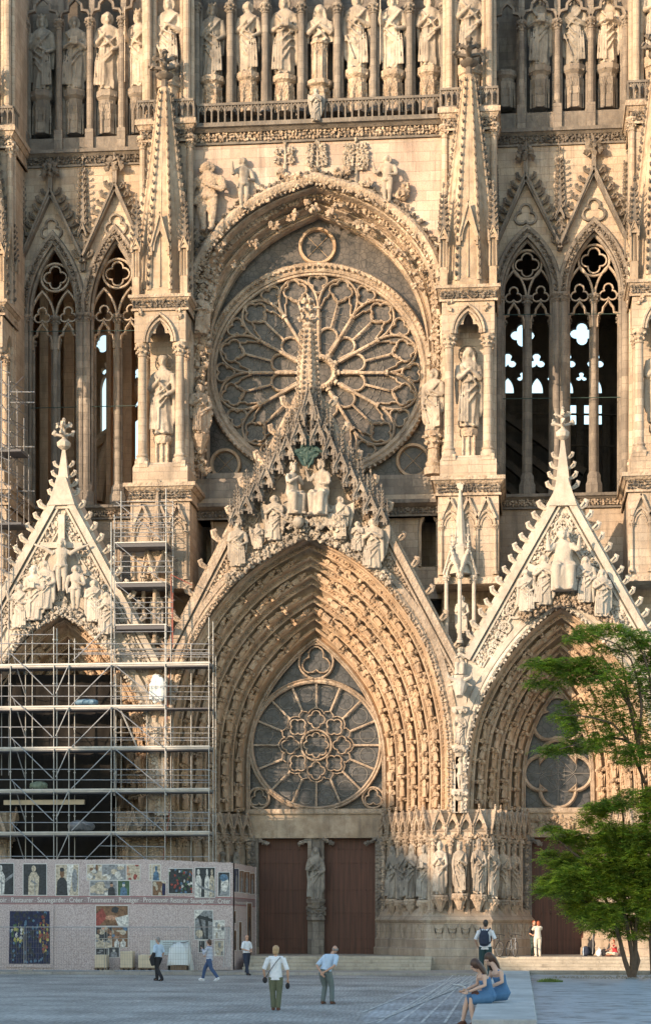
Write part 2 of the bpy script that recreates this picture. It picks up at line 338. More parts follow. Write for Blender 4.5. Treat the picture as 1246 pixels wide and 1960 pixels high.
def figure(seed, pose='chest', hat='crown', wings=False, seated=False, vox=.0105, bare=False, big=1.1):
    r = random.Random(seed); b = MB(); ph = [r.uniform(0, 6.28) for _ in range(5)]
    def fold(a, z): return .9*(1-2*abs(sin(4.5*a+ph[0]+1.3*sin(z*4+ph[3])))**.7)+.35*(1-2*abs(sin(8*a+ph[1]+z*2)))+.3*sin(3*a+ph[2]+z*7)
    lean = r.uniform(-.018, .018)
    if seated:
        loft(b, [(0,0,-.07,.17,.12,.10),(.12,0,-.08,.165,.12,.10),(.30,0,-.07,.155,.125,.08),(.38,0,-.03,.16,.15,.05),(.44,0,.03,.145,.10,.05),(.56,0,.04,.115,.085,.03),(.68,0,.04,.135,.085,.03),(.77,0,.035,.125,.07,0),(.82,0,.03,.05,.045,0),(.86,0,.025,.042,.042,0)], fold=fold)
        for s in (-1, 1):
            b.tube([(s*.07,.02,.40),(s*.095,-.16,.40)], [.075,.065], 10); b.tube([(s*.095,-.17,.40),(s*.085,-.16,.04)], [.06,.045], 10); sph(b, (s*.085,-.21,.02), (.04,.07,.03))
        hz, hy = .925, .0
    elif bare:
        for s in (-1, 1):
            b.tube([(s*.045,0,.47),(s*.05,-.015,.27),(s*.035,.0,.04)], [.058,.043,.026], 10); sph(b, (s*.035,-.035,.02), (.026,.055,.022))
        loft(b, [(.44,0,0,.09,.065,.05),(.50,0,0,.095,.07,.05),(.60,0,0,.078,.058,0),(.70,0,0,.10,.065,0),(.78,0,0,.115,.055,0),(.82,0,0,.06,.04,0),(.86,0,0,.035,.035,0)], fold=fold)
        b.tube([(-.1,-.02,.50),(0,-.07,.47),(.1,-.02,.49)], [.02,.03,.02], 8); b.tube([(-.09,-.03,.48),(-.12,-.04,.38)], [.03,.015], 8)
        hz, hy = .92, -.01
    else:
        loft(b, [(.015,0,0,.125,.10,.13),(.06,0,0,.135,.105,.12),(.2,lean*.3,0,.125,.095,.10),(.36,lean,.0,.122,.092,.085),(.48,lean,.0,.112,.082,.06),(.57,lean,.0,.10,.07,.04),(.66,lean*.5,0,.112,.074,.035),(.75,0,0,.13,.072,.03),(.80,0,0,.118,.06,.0),(.83,0,0,.06,.045,0),(.87,0,-.005,.038,.038,0)], fold=fold)
        for s in (-1, 1): sph(b, (s*.05,-.10,.018), (.028,.055,.022))
        hz, hy = .925, -.01
        # mantle: falling edges and swags across the hips
        sgn = r.choice((-1, 1))
        for k in range(3+r.randint(0,1)):
            z = .59-.085*k+r.uniform(-.02,.02); w_ = r.uniform(.6,1.15); b.tube([(sgn*.125,-.02,z+.10-.02*k),(sgn*.075,-.088,z+.02),(sgn*.0,-.108,z-.045*w_-.02*k),(-sgn*.06,-.10,z-.07*w_-.03*k),(-sgn*.115,-.04,z-.05-.045*k)], [.006,.012,.016,.012,.006], 6)
        b.tube([(-sgn*.115,-.03,.79),(-sgn*.06,-.085,.70),(sgn*.03,-.10,.60),(sgn*.11,-.06,.52)], [.012,.018,.02,.012], 7)
        for k in range(4):
            x = -sgn*(.02+.03*k); b.tube([(x,-.08,.62-.05*k),(x*1.15,-.105,.35),(x*1.25,-.115,.06)], [.008,.012,.016], 6)
        if big < 1.2: b.tube([(sgn*.13,.0,.78),(sgn*.15,-.01,.5),(sgn*.155,-.0,.22),(sgn*.14,0,.14)], [.03,.032,.028,.012], 8, sq=1)
        if big < 1.2: b.tube([(-sgn*.13,.0,.78),(-sgn*.15,.0,.55),(-sgn*.145,.0,.30)], [.03,.028,.012], 8)
    # head
    tx = r.uniform(-.25, .25); Hm = Matrix.Translation((0,hy,hz)) @ Matrix.Rotation(tx, 4, 'Z') @ Matrix.Rotation(r.uniform(-.05, .15), 4, 'X') @ Matrix.Scale(big, 4)
    H = MB(); sph(H, (0,0,0), (.042,.05,.06), 14, 10); sph(H, (0,-.05,-.005), (.009,.016,.016), 6, 5); H.tube([(-.026,-.040,.014),(0,-.051,.016),(.026,-.040,.014)], .007, 5)
    sph(H, (0,-.044,-.028), (.014,.008,.006), 6, 5)
    for s in (-1, 1): sph(H, (s*.043,.005,0), (.008,.012,.016), 6, 5)
    if hat in ('crown', 'hair', 'halo', 'beard'):
        sph(H, (0,.015,.012), (.055,.054,.062), 12, 8)
        for s in (-1, 1): H.tube([(s*.045,.0,.03),(s*.056,.008,-.02),(s*.05,.012,-.06)], [.018,.021,.014], 7)
    if hat in ('crown', 'beard', 'mitre'): H.tube([(0,-.03,-.035),(0,-.042,-.06),(0,-.036,-.09)], [.026,.024,.008], 8)
    if hat == 'crown':
        H.lathe([(.05,.038),(.056,.045),(.058,.062),(.05,.062),(.03,.05)], (0,.004,0), 14)
        for k in range(7): a = 2*pi*k/7; sph(H, (.054*cos(a),.004+.054*sin(a),.072), (.011,.011,.017), 6, 5)
    if hat == 'mitre': H.prism([(-.045,.03),(.045,.03),(.05,.07),(0,.12),(-.05,.07)], -.025, .03)
    if hat == 'veil':
        sph(H, (0,.012,.008), (.06,.058,.07), 12, 8); H.tube([(0,.03,.03),(0,.045,-.04),(0,.05,-.12)], [.05,.058,.07], 10)
        for s in (-1, 1): H.tube([(s*.05,-.01,.02),(s*.062,-.01,-.05),(s*.07,-.01,-.12)], [.014,.018,.018], 6)
    if hat == 'cap': H.lathe([(.052,.02),(.062,.03),(.06,.055),(.04,.075),(.01,.08)], (0,.005,0), 12)
    b.inst((H.v, H.f), Hm)
    # arms
    sh = .765
    def arm(s, el, ha, w=.03):
        b.tube([(s*.105,0,sh),(s*.135,-.005,sh-.06),el], [.04,.042,w+.008], 9); b.tube([el, tuple((el[i]+ha[i])/2 for i in range(3)), ha], [w+.008,w,.019], 9)
        d = (Vector(ha)-Vector(el)).normalized(); c = Vector(ha)+d*.02; sph(b, c, (.02,.018,.026), 7, 6)
        for q in range(4): b.tube([c+Vector(((q-1.5)*.009,-.004,0)), c+d*.04+Vector(((q-1.5)*.010,-.006,.0))], [.0062,.0045], 5)
        b.tube([c, c+d*.01+Vector((-s*.02,-.01,.012))], [.007,.005], 5)
    A = {'pray': (((-.145,-.06,.60),(-.012,-.135,.70)), ((.145,-.06,.60),(.012,-.135,.70))),
         'chest': (((-.16,-.03,.57),(-.03,-.115,.67)), ((.165,-.02,.56),(.10,-.10,.50))),
         'book': (((-.16,-.03,.56),(-.06,-.13,.58)), ((.16,-.03,.56),(.05,-.125,.62))),
         'staff': (((-.165,-.05,.60),(-.15,-.14,.70)), ((.165,-.02,.56),(.06,-.11,.52))),
         'down': (((-.165,.0,.56),(-.15,-.05,.42)), ((.16,-.03,.56),(.03,-.11,.62))),
         'raise': (((-.19,-.04,.64),(-.21,-.10,.80)), ((.17,-.03,.57),(.08,-.12,.55))),
         'both': (((-.19,-.05,.64),(-.20,-.10,.82)), ((.19,-.05,.64),(.20,-.10,.82))),
         'cross': (((-.26,-.01,.80),(-.40,-.02,.86)), ((.26,-.01,.80),(.40,-.02,.86)))}[pose]
    arm(-1, *A[0]); arm(1, *A[1])
    if pose == 'book': b.box(-.03,.07,-.16,-.12,.57,.68)
    if pose == 'staff': b.tube([(-.15,-.15,.05),(-.15,-.15,1.0)], .009, 6)
    if pose == 'down' and not bare: b.tube([(-.14,-.07,.44),(-.03,-.12,.12)], .012, 6)
    if wings:
        for s in (-1, 1):
            for k in range(7):
                t = k/6; b.tube([(s*.07,.07,.76),(s*(.15+.10*(1-t)),.09,.86-.12*t),(s*(.24-.06*t),.09,.62-.30*t),(s*(.20-.07*t),.08,.46-.32*t)], [.02,.026,.022,.008], 6)
    if hat == 'halo': 
        b.lathe([(.095,0),(.10,.008),(.10,.016),(.02,.016)], (0,0,0), 20) if False else None
    return remesh(b, vox, name='statue_carving')
FIG = {}
for i, (k, a) in enumerate({
    'king_chest': ('chest','crown'), 'king_book': ('book','crown'), 'king_staff': ('staff','crown'), 'king_down': ('down','crown'),
    'monk': ('chest','hair'), 'veil_pray': ('pray','veil'), 'veil_chest': ('chest','veil'), 'bishop': ('staff','mitre'), 'prophet': ('book','beard'),
    'apostle': ('down','beard'), 'youth': ('raise','hair'), 'prophet_cap': ('chest','cap'), 'bearded': ('chest','beard'), 'hair_book': ('book','hair')}.items()):
    FIG[k] = figure(i+11, *a)
FIG['angel'] = figure(41, 'pray', 'hair', wings=True); FIG['angel_raise'] = figure(42, 'raise', 'hair', wings=True)
FIG['seat_veil'] = figure(43, 'pray', 'crown', seated=True); FIG['seat_king'] = figure(44, 'raise', 'crown', seated=True); FIG['seat_both'] = figure(45, 'both', 'crown', seated=True)
FIG['tunic'] = figure(46, 'raise', 'hair', bare=True); FIG['crucified'] = figure(47, 'cross', 'beard', bare=True); FIG['tunic_down'] = figure(48, 'down', 'hair', bare=True)
for i, (k, a) in enumerate({'v_book': ('book','hair'), 'v_pray': ('pray','veil'), 'v_chest': ('chest','crown'), 'v_staff': ('raise','beard')}.items()): FIG[k] = figure(60+i, *a, vox=.013, big=1.45)
FIG['v_seat'] = figure(70, 'book', 'crown', seated=True, vox=.013, big=1.45); FIG['v_angel'] = figure(71, 'pray', 'hair', wings=True, vox=.013, big=1.45)
VKEYS = ['v_book','v_pray','v_chest','v_staff','v_seat','v_angel']
_fm = {}
def fig_mesh(key, mat):
    if (key, mat) not in _fm:
        me = FIG[key].copy(); me.materials.clear(); me.materials.append(M[mat]); _fm[(key, mat)] = me
    return _fm[(key, mat)]
def crocket():
    b = MB(); b.tube([(-.15,0,-.1),(.35,0,.02),(.72,0,.25),(.80,0,.62),(.55,0,.80)], [.22,.20,.19,.25,.12], 6, sq=1)
    for s in (-1, 1): b.tube([(.1,0,.0),(.35,s*.2,.2),(.55,s*.34,.5)], [.16,.15,.08], 5)
    return (b.v, b.f)
CRK = crocket()
LUMPS = []
for q in range(7):
    r = random.Random(q+100); b = MB(); sph(b, (0,0,0), (1,1,1), 6, 4)
    b.v = [tuple(Vector(p)*r.uniform(.4, 1.4)) for p in b.v]; LUMPS.append((b.v, b.f))
def lump(mb, p, sx, sy=None, sz=None, rnd=R0):
    sy = sy or sx; sz = sz or sx
    mb.inst(rnd.choice(LUMPS), Matrix.Translation(p) @ Matrix.Rotation(rnd.uniform(0,6.28), 4, (rnd.random()+.01, rnd.random(), rnd.random())) @ Matrix.Diagonal((sx, sy, sz, 1)))
def leafband(mb, pts, r, step, rows=1, roww=0.0, jit=.3, out=(0,-1,0), n=None, rnd=R0):
    """carved leaves strewn on a band along a 3-D polyline"""
    pts = [Vector(p) for p in pts]; out = Vector(out)
    for i in range(len(pts)-1):
        a, c = pts[i], pts[i+1]; L = (c-a).length; t = (c-a).normalized() if L else Vector((1,0,0)); nn = n or t.cross(out)
        k = max(1, int(L/step))
        for q in range(k):
            for w in range(rows):
                p = a+t*(L*(q+.5+rnd.uniform(-jit,jit))/k)+nn*((w-(rows-1)/2)*roww+rnd.uniform(-jit,jit)*roww*.6)
                s = r*rnd.uniform(.7, 1.25); lump(mb, p+out*rnd.uniform(0, r*.5), s, s*.8, s*rnd.uniform(.7, 1.2), rnd)
def crockets_on(mb, a, b, n, size, side, Y=None, start=.04, end=.96):
    """hooked leaves up a raking edge from a to b in the XZ plane; side -1 left, 1 right"""
    a = Vector(a); b = Vector(b)
    for i in range(n):
        t = start+(end-start)*i/max(1, n-1); p = a.lerp(b, t); s = size*R0.uniform(.88, 1.1)
        rk = Matrix.Rotation(-side*R0.uniform(-.12,.12), 4, 'Y'); sc = Matrix.Diagonal((side*s, s, s, 1))
        mb.inst(CRK, Matrix.Translation(p) @ rk @ sc)
def finial(mb, p, h, w):
    """flowered cross at the top of a gable or spire, base at p"""
    mb.lathe([(w*.16,0),(w*.14,h*.3),(w*.34,h*.36),(w*.40,h*.42),(w*.2,h*.47),(w*.13,h*.5),(w*.13,h*.9),(w*.18,h*.93),(w*.05,h)], p, 8)
    for z, k in ((.60, .5), (.78, .34)):
        for a in range(4):
            q = a*pi/2; c = Vector(p)+Vector((cos(q)*w*k, sin(q)*w*k, h*z)); mb.tube([Vector(p)+Vector((0,0,h*(z-.06))), c], [w*.1, w*.09], 5); lump(mb, c, w*.14)
            lump(mb, c+Vector((cos(q)*w*.08, sin(q)*w*.08, h*.025)), w*.12)
def column(mb, x, y, z0, z1, r, cap=True, n=10, base=True, caph=None, capr=1.9):
    ch = caph or r*3.2; prof = []
    if base: prof += [(r*1.75,0),(r*1.75,r*1.2),(r*1.35,r*1.5),(r*1.55,r*2.0),(r*1.15,r*2.5)]
    else: prof += [(r,0)]
    if cap: prof += [(r, z1-z0-ch),(r*1.25, z1-z0-ch+r*.15),(r*1.05, z1-z0-ch+r*.4),(r*1.25,z1-z0-r*1.4),(r*capr,z1-z0-r*.6),(r*capr,z1-z0)]
    else: prof += [(r, z1-z0)]
    mb.lathe(prof, (x, y, z0), n)
    if cap:
        for k in range(8):
            a = 2*pi*k/8
            for zz, rr in ((.45,1.35),(.8,1.65)): lump(mb, (x+cos(a)*r*rr, y+sin(a)*r*rr, z1-ch+ch*zz-r*.3), r*.42)
def gablet(mb, x, y, z, wd, h, d, ang=0.0, arch=True, crk=True, th=None):
    """small gabled canopy front: x,y,z = middle of its foot line, wd width, h height to apex, d depth back; ang turns it about Z"""
    g = MB(); th = th or wd*.11; ah = h*.55
    outer = [(-wd/2,0),(-wd/2,h*.12),(0,h),(wd/2,h*.12),(wd/2,0)]
    a = [(-p, q) for p, q in [(x_, -y_) for x_, y_ in parch(-wd*.34, wd*.34, 0, ah, 3)]]; a.sort(key=lambda p: p[0])
    pts = [(-wd/2,0)]+[(-wd/2,h*.12),(0,h),(wd/2,h*.12)]+[(wd/2,0)]+a[::-1]
    g.prism(pts, 0, th)
    for s in (-1, 1):
        g.bar((s*wd*.54, -th*.3, h*.10), (0, -th*.3, h*1.04), th*.8, th*1.3)
        g.raw([(s*wd*.5,th,h*.12),(0,th,h),(0,d,h),(s*wd*.5,d,h*.12)], [(0,1,2,3) if s < 0 else (3,2,1,0)])
        g.box(s*wd*.5-th*.5, s*wd*.5+th*.5, -th*.5, th*1.2, -h*.12, h*.2)
        if crk:
            for k in range(3): t = .25+.27*k; lump(g, (s*wd*.5*(1-t), -th*.4, h*.12+(h*.95)*t), th*.8)
    if crk: lump(g, (0,-th*.3,h*1.1), th*.9); lump(g, (0,-th*.3,h*1.2), th*.6)
    mb.inst((g.v, g.f), Matrix.Translation((x,y,z)) @ Matrix.Rotation(ang, 4, 'Z'))
def spirelet(mb, x, y, z0, z1, w, n=4, crk=6, csize=None, rot=0.0):
    mb.lathe([(w*.5*1.2,0),(w*.5*1.2,w*.12),(w*.5,w*.2),(w*.04,z1-z0)], (x,y,z0), n, rot)
    cs = csize or w*.28
    for k in range(n):
        a = 2*pi*(k+.5)/n+rot
        for i in range(crk):
            t = .08+.84*i/crk; rr = w*.5*(1-t)+cs*.15; p = (x+cos(a)*rr, y+sin(a)*rr, z0+(z1-z0)*t)
            mb.inst(CRK, Matrix.Translation(p) @ Matrix.Rotation(a, 4, 'Z') @ Matrix.Diagonal((cs,cs,cs,1)))
    lump(mb, (x,y,z1), w*.16); lump(mb, (x,y,z1+w*.25), w*.22); lump(mb, (x,y,z1+w*.5), w*.12)
def pinnacle(mb, x, y, z0, zm, z1, w, crk=6):
    """square shaft with gablets then a crocketed spirelet"""
    mb.box(x-w*.4, x+w*.4, y-w*.4, y+w*.4, z0, zm)
    for a in range(4): gablet(mb, x+sin(a*pi/2)*w*.45, y-cos(a*pi/2)*w*.45, zm-w*.5, w*.85, w*1.3, w*.4, a*pi/2, crk=False)
    spirelet(mb, x, y, zm, z1, w*.8, 4, crk)
def statue(u, vb, vt, Y, key, label, mat='stat', rz=0.0, group=None, sx=1.0, name='statue', ped=None, dy=0.0):
    """a carved figure whose feet stand at pixel (u,vb) on the plane Y and whose head reaches vt"""
    p = P(u, vb, Y); h = (vb-vt)/S(u, Y)
    o = bpy.data.objects.new(name, fig_mesh(key, mat)); link(o); o.location = p; o.scale = (h*sx, h, h); o.rotation_euler = (0, 0, rz)
    return tag(o, label, 'statue', group)
# ------------------------------------------------ the cathedral front
CA = thing('cathedral', 'huge gothic cathedral front of honey limestone with a rose window and three deep carved portals', 'cathedral', (P(600,1855,YG).x, YG, 0))
def part(mb, name, mat, parent=None, smooth=35, kind=None, label=None):
    o = mb.build(name, M[mat], None, smooth); par = parent or CA; o.parent = par
    o.matrix_parent_inverse = Matrix.Translation(-WL(par)); return tag(o, label, kind=kind)
def WL(o):
    v = Vector((0,0,0)); q = o
    if q.parent is None: return Vector(q.location)
    return Vector((0,0,0))                               # parts carry world coordinates in their mesh
def cornice(mb, lf, x0, x1, Y, zt, slab=.30, band=.42, proj=.35, back=2.0, leaf=.085):
    mb.box(x0-proj, x1+proj, Y-proj, Y+back, zt-slab*.55, zt)
    mb.raw([(x0-proj*.8,Y-proj*.8,zt-slab*.55),(x1+proj*.8,Y-proj*.8,zt-slab*.55),(x1+proj*.4,Y-proj*.4,zt-slab),(x0-proj*.4,Y-proj*.4,zt-slab),
            (x0-proj*.8,Y+back,zt-slab*.55),(x1+proj*.8,Y+back,zt-slab*.55),(x1+proj*.4,Y+back,zt-slab),(x0-proj*.4,Y+back,zt-slab)],
           [(0,1,2,3),(4,0,3,7),(1,5,6,2),(3,2,6,7)])
    mb.box(x0-.06, x1+.06, Y-.06, Y+back, zt-slab-band-.12, zt-slab)
    mb.box(x0-.12, x1+.12, Y-.12, Y+back, zt-slab-band-.12, zt-slab-band-.02)
    if lf is not None:
        for yy in ([(x0,Y-.12),(x1,Y-.12)],):
            leafband(lf, [(x0-.05,Y-.12,zt-slab-band*.5),(x1+.05,Y-.12,zt-slab-band*.5)], leaf, leaf*1.9, 3, band*.33)
# ---- centre wall above the rose, with the great arch cut out of it
ZC = lambda v, u=610: PZ(v, u, YC)
rf = [(843,915),(843,620),(838,540),(815,475),(762,415),(692,372),(602,349)]
rfr = resample(smooth_pts(rf, 2), 40); uc0 = 602
def mirror_world(pts, Y, uc):
    xc = PX(uc, Y); return [(2*xc-x, z) for x, z in pts]
RF = px2(rfr, YC); RFL = mirror_world(RF, YC, uc0)
rb = [(822,915),(822,720),(816,625),(790,552),(745,490),(680,445),(610,419)]
RBk = px2(resample(smooth_pts(rb, 2), 40), YR); RBL = mirror_world(RBk, YR, 611)
mb = MB(); xl, xr = PX(350,YC), PX(862,YC); zt, zb = ZC(250), ZC(1010)
mb.inst(plate([[(xl,zb),(RFL[0][0],zb)]+RFL+RF[::-1][1:]+[(RF[0][0],zb),(xr,zb),(xr,zt),(xl,zt)]], YC, YC+.9), Matrix())
part(mb, 'wall', 'pink', label='pinkish ashlar wall above the great rose arch')
# splayed great arch
def splay(name, bk, fr, Yb, Yf, prof, mat, parent=None, extra=None):
    """prof: (t, b) t 0 back outline .. 1 front outline; b 0 back depth .. 1 front depth"""
    m = MB(); n = len(bk); v = []; f = []; k = len(prof)
    for i in range(n):
        for t, b in prof: v.append((bk[i][0]+(fr[i][0]-bk[i][0])*t, Yb+(Yf-Yb)*b, bk[i][1]+(fr[i][1]-bk[i][1])*t))
    for i in range(n-1):
        for q in range(k-1): f.append((i*k+q, (i+1)*k+q, (i+1)*k+q+1, i*k+q+1))
    m.raw(v, f)
    if extra: extra(m)
    return part(m, name, mat, parent, 30)
full = lambda R, L: R+L[::-1][1:]
BKF, FRF = full(RBk, RBL), full(RF, RFL)
def at_splay(bk, fr, Yb, Yf, i, t, b): return Vector((bk[i][0]+(fr[i][0]-bk[i][0])*t, Yb+(Yf-Yb)*b, bk[i][1]+(fr[i][1]-bk[i][1])*t))
def roll(t, b, rt, rbb, a0=200, a1=-40, n=6):
    return [(t+rt*cos(radians(a0+(a1-a0)*i/n)), b+rbb*sin(radians(a0+(a1-a0)*i/n))) for i in range(n+1)]
prof = [(0,0),(0,.18)]+roll(.10,.22,.07,.05)+[(.2,.25),(.28,.22),(.36,.34)]+roll(.42,.42,.06,.05)+[(.5,.45),(.56,.42),(.62,.62),(.78,.66),(.8,.8)]+roll(.88,.88,.06,.06)+[(1,.92),(1,1.0)]
def rose_leaf(m):
    for t, b, r, st, rows in ((.70,.66,.10,.19,2),):
        leafband(m, [at_splay(BKF, FRF, YR, YC, i, t, b) for i in range(0, len(BKF), 2)], r, st, rows, .13)
splay('rose_arch', BKF, FRF, YR, YC, prof, 'carv', extra=rose_leaf)
# hood mould over the arch, with its ragged crest and the big leaf clusters inside
mb = MB(); hp = [(x, YC, z) for x, z in full(RF[6:], RFL[6:])]
mb.sweep(hp, [(.0,-.02),(.0,.20),(-.10,.30),(-.28,.34),(-.42,.22),(-.50,.10),(-.50,-.02)])
leafband(mb, [Vector(p)+Vector((0,-.20,0)) for p in hp], .10, .17, 2, .14, n=None)
mb2 = MB(); cx = PX(602, YC)
for i in range(8, len(hp)-8, 1):
    p = Vector(hp[i]); d = Vector((p.x-cx, 0, p.z-ZC(720))).normalized()
    for q in range(6): lump(mb2, p+d*R0.uniform(.40,.60)+Vector((R0.uniform(-.2,.2), -.15+R0.uniform(-.1,.1), 0)), R0.uniform(.06,.13), .12, R0.uniform(.05,.11))
part(mb, 'hood_moulding', 'carv'); part(mb2, 'arch_crest', 'statd')
for u, v, s in ((525,437,.34),(560,412,.3),(598,396,.4),(640,402,.42),(692,433,.42),(706,440,.3),(745,468,.34),(763,486,.36),(795,520,.36),(800,545,.3),(482,470,.3),(455,505,.3),(826,640,.4),(830,690,.4)):
    mb = MB()
    for q in range(9): lump(mb, P(u,v,YC+.45)+Vector((R0.uniform(-s,s)*.8, R0.uniform(-.25,.2), R0.uniform(-s,s)*.6)), s*R0.uniform(.25,.42))
    part(mb, 'leaf_cluster', 'carv')
# old scarred stonework of the left flank of the arch (eroded reliefs)
rr = random.Random(5); mb = MB()
for v in range(440, 905, 6):
    for q in range(4):
        u = rr.uniform(368, 398)+4*sin(v*.05); s = rr.uniform(.07,.17); lump(mb, P(u, v+rr.uniform(-4,4), YC-.0), s, s*1.1, s*rr.uniform(.7,1.6), rr)
for v in range(445, 600, 7):
    for q in range(3): s = rr.uniform(.06,.14); lump(mb, P(rr.uniform(392,438-(v-445)*.22), v, YC-.02), s, s, s, rr)
part(mb, 'eroded_relief', 'carv')
mb = MB()
for v in range(560, 905, 9):
    s = rr.uniform(.08,.16); lump(mb, P(837+rr.uniform(-5,5), v, YC-.05), s, s, s*1.5, rr)
part(mb, 'eroded_relief', 'carv')
GR = 'reliefs on the wall around the great rose arch'
for a in ((397,442,308,'tunic_down','carv','large eroded giant figure with a cloak left of the rose arch',1.6,-.2),(466,400,300,'tunic','stat','slim standing figure above the left shoulder of the rose arch',1.15,.4),
          (741,388,296,'tunic','stat','shepherd figure in a short tunic above the right shoulder of the rose arch',1.3,-.3),(385,640,560,'prophet','carv','worn figure on the left flank of the rose arch, upper of the two',1.3,.5),
          (383,832,735,'bearded','carv','worn pilgrim figure on the left flank of the rose arch, lower of the two',1.3,.5),(830,828,705,'apostle','stat','standing figure on a short column beside the right foot of the rose arch',1.1,-.4)):
    statue(a[0], a[1], a[2], YC-.28, a[3], a[5], a[4], a[7], GR, a[6])
mb = MB(); x = PX(830,YC-.28); column(mb, x, YC-.28, PZ(912,830,YC), PZ(829,830,YC), .26, capr=1.7); part(mb, 'console_column', 'carv')
mb = MB(); x = PX(383,YC-.2); mb.lathe([(.12,-.9),(.38,-.3),(.46,-.15),(.46,0)], (x,YC-.15,PZ(834,383,YC)), 8); part(mb, 'console', 'carv')
def relief_tree(u, vb, vt, w_, rows, full_):
    m = MB(); p, q = P(u, vb, YC-.06), P(u, vt, YC-.06); H = q.z-p.z; m.tube([p, p.lerp(q,.5)+Vector((.04,0,0)), q], [.09,.06,.03], 6)
    for r_ in range(rows):
        z = p.z+H*(.36+.6*r_/rows); ww = w_*(1-.35*(r_/rows)**2)
        for s in ((-1,1,-.5,.5) if full_ else (-1,1)):
            c_ = Vector((p.x+s*ww, YC-.10, z+abs(s)*.08)); m.tube([Vector((p.x,YC-.06,z-.15)), c_], .035, 5)
            for k in range(6): lump(m, c_+Vector((cos(k)*.11, -.03, sin(k)*.11)), .10)
    lump(m, q, .13); return part(m, 'relief_tree', 'stat')
relief_tree(545,330,272,.34,2,False); relief_tree(607,338,272,.34,4,False); relief_tree(681,350,268,.46,4,True)
mb = MB()
for u,v,l_,r_ in ((560,340,.55,.22),(655,330,.5,.2),(665,322,.2,.14),(700,352,.3,.2),(538,330,.1,.22),(770,372,.12,.28),(778,358,.08,.2),(688,372,.15,.12)):
    for k in range(4): lump(mb, P(u,v,YC-.2)+Vector((l_*(k/3-.5),-.05,rr.uniform(-.05,.05))), r_, r_*.9, r_)
part(mb, 'beasts', 'carv', label='worn reclining beasts carved on the crown of the rose arch')
# ---- rose glass and tracery
mb = MB(); gx, gz_ = PX(610,YR), PZ(700,610,YR); gl = [(gx+(x-gx)*1.03, gz_+(z-gz_)*1.03) for x, z in full(RBk, RBL)]; mb.prism(gl, YR+.03, YR+.2); part(mb, 'rose_glass', 'rglass')
RCU, RCV, RRX, RRY = 609.5, 713.0, 201.0, 191.0
def rp(r, a, Y=YR-.12): return P(RCU+RRX*r*cos(radians(a)), RCV-RRY*r*sin(radians(a)), Y)
def rpx(r, a): return (RCU+RRX*r*cos(radians(a)), RCV-RRY*r*sin(radians(a)))
rose = thing('x', '', '') ; bpy.data.objects.remove(rose)
def ring_path(r, n=72): return [rp(r, 360*i/n) for i in range(n)]
mb = MB(); bar = [(-.10,0),(-.07,.16),(0,.22),(.07,.16),(.10,0)]
mb.sweep([rp(1.035, -360*i/96, YR) for i in range(96)], [(-.24,0),(-.20,.30),(-.10,.36),(0,.30),(.06,.42),(.18,.44),(.26,.32),(.26,0)], True)
for i in range(120):
    if rp(1.085, 3*i).z > 0: lump(mb, rp(1.07, 3*i, YR-.42), .09)
rim = part(mb, 'rose_rim', 'carv')
mb = MB()
mb.sweep([rp(.985, -360*i/96) for i in range(96)], [(-.07,0),(-.05,.14),(.05,.14),(.07,0)], True)
mb.sweep([rp(.155, -360*i/36) for i in range(36)], [(-.16,0),(-.12,.22),(0,.28),(.12,.2),(.16,0)], True)
for i in range(30): lump(mb, rp(.155, 12*i, YR-.38), .075)
def pathpx(pts, closed=False, k=.062, d=.15):
    P3 = [P(u, v, YR-.05) for u, v in pts]
    mb.sweep(P3, [(-k,0),(-k*.7,d*.7),(0,d),(k*.7,d*.7),(k,0)], closed)
def orient(pts):
    a = sum(pts[i][0]*pts[(i+1)%len(pts)][1]-pts[(i+1)%len(pts)][0]*pts[i][1] for i in range(len(pts)))
    return pts if a > 0 else pts[::-1]
for k in range(12):
    a = 30*k
    mb.tube([rp(.17,a,YR-.22), rp(.66,a,YR-.22)], .078, 8)                       # main spokes
    for rr_ in (.19, .65): mb.tube([rp(rr_-.012,a,YR-.22), rp(rr_+.012,a,YR-.22)], .15, 8)
    c = a+15
    # petal near the hub
    pc = rpx(.37, c); ra = .088
    pts = [rpx(.23, c-11.5)]+[(pc[0]+RRX*ra*cos(radians(c+q)), pc[1]-RRY*ra*sin(radians(c+q))) for q in range(-95, 96, 19)]+[rpx(.23, c+11.5)]
    pathpx(pts, k=.07)
    mb.tube([rp(.46,c,YR-.18), rp(.70,c,YR-.18)], .06, 6)                        # thin spoke
    for s in (-1, 1):                                                           # twin lancets with trefoil heads
        b0 = rpx(.70, c); e0 = rpx(.63, c+s*14.2)
        hd = [rpx(.70, c), rpx(.755, c+s*1.3), rpx(.77, c+s*3.0), rpx(.765,c+s*4.2), rpx(.80, c+s*5.2), rpx(.80, c+s*7.0), rpx(.755, c+s*8.3), rpx(.745, c+s*10.0), rpx(.70, c+s*11.2), rpx(.66, c+s*12.6), rpx(.63,c+s*13.8)]
        pathpx(hd, k=.05, d=.13)
        # pointed arch of the sector
        ar = [rpx(.66, c+s*15), rpx(.74, c+s*14.4), rpx(.83, c+s*12.0), rpx(.90, c+s*8.6), rpx(.945, c+s*4.4), rpx(.972, c)]
        pathpx(resample(smooth_pts(ar, 1), 10), k=.066)
    q = rpx(.845, c); pathpx(orient(foil(q[0], q[1], RRX*.112, 4, c-90+90, .5, RRY/RRX, 6)), True, .06, .14)
    q = rpx(.895, a); pathpx(orient(foil(q[0], q[1], RRX*.098, 3, a+180, .52, RRY/RRX, 7)), True, .06, .14)
part(mb, 'tracery', 'carv', rim)
mb = MB()
for k in range(24):
    for r_ in (.30, .56, .62): mb.tube([rp(r_, 15*k-6, YR-.0), rp(r_, 15*k+6, YR-.0)], .018, 4)
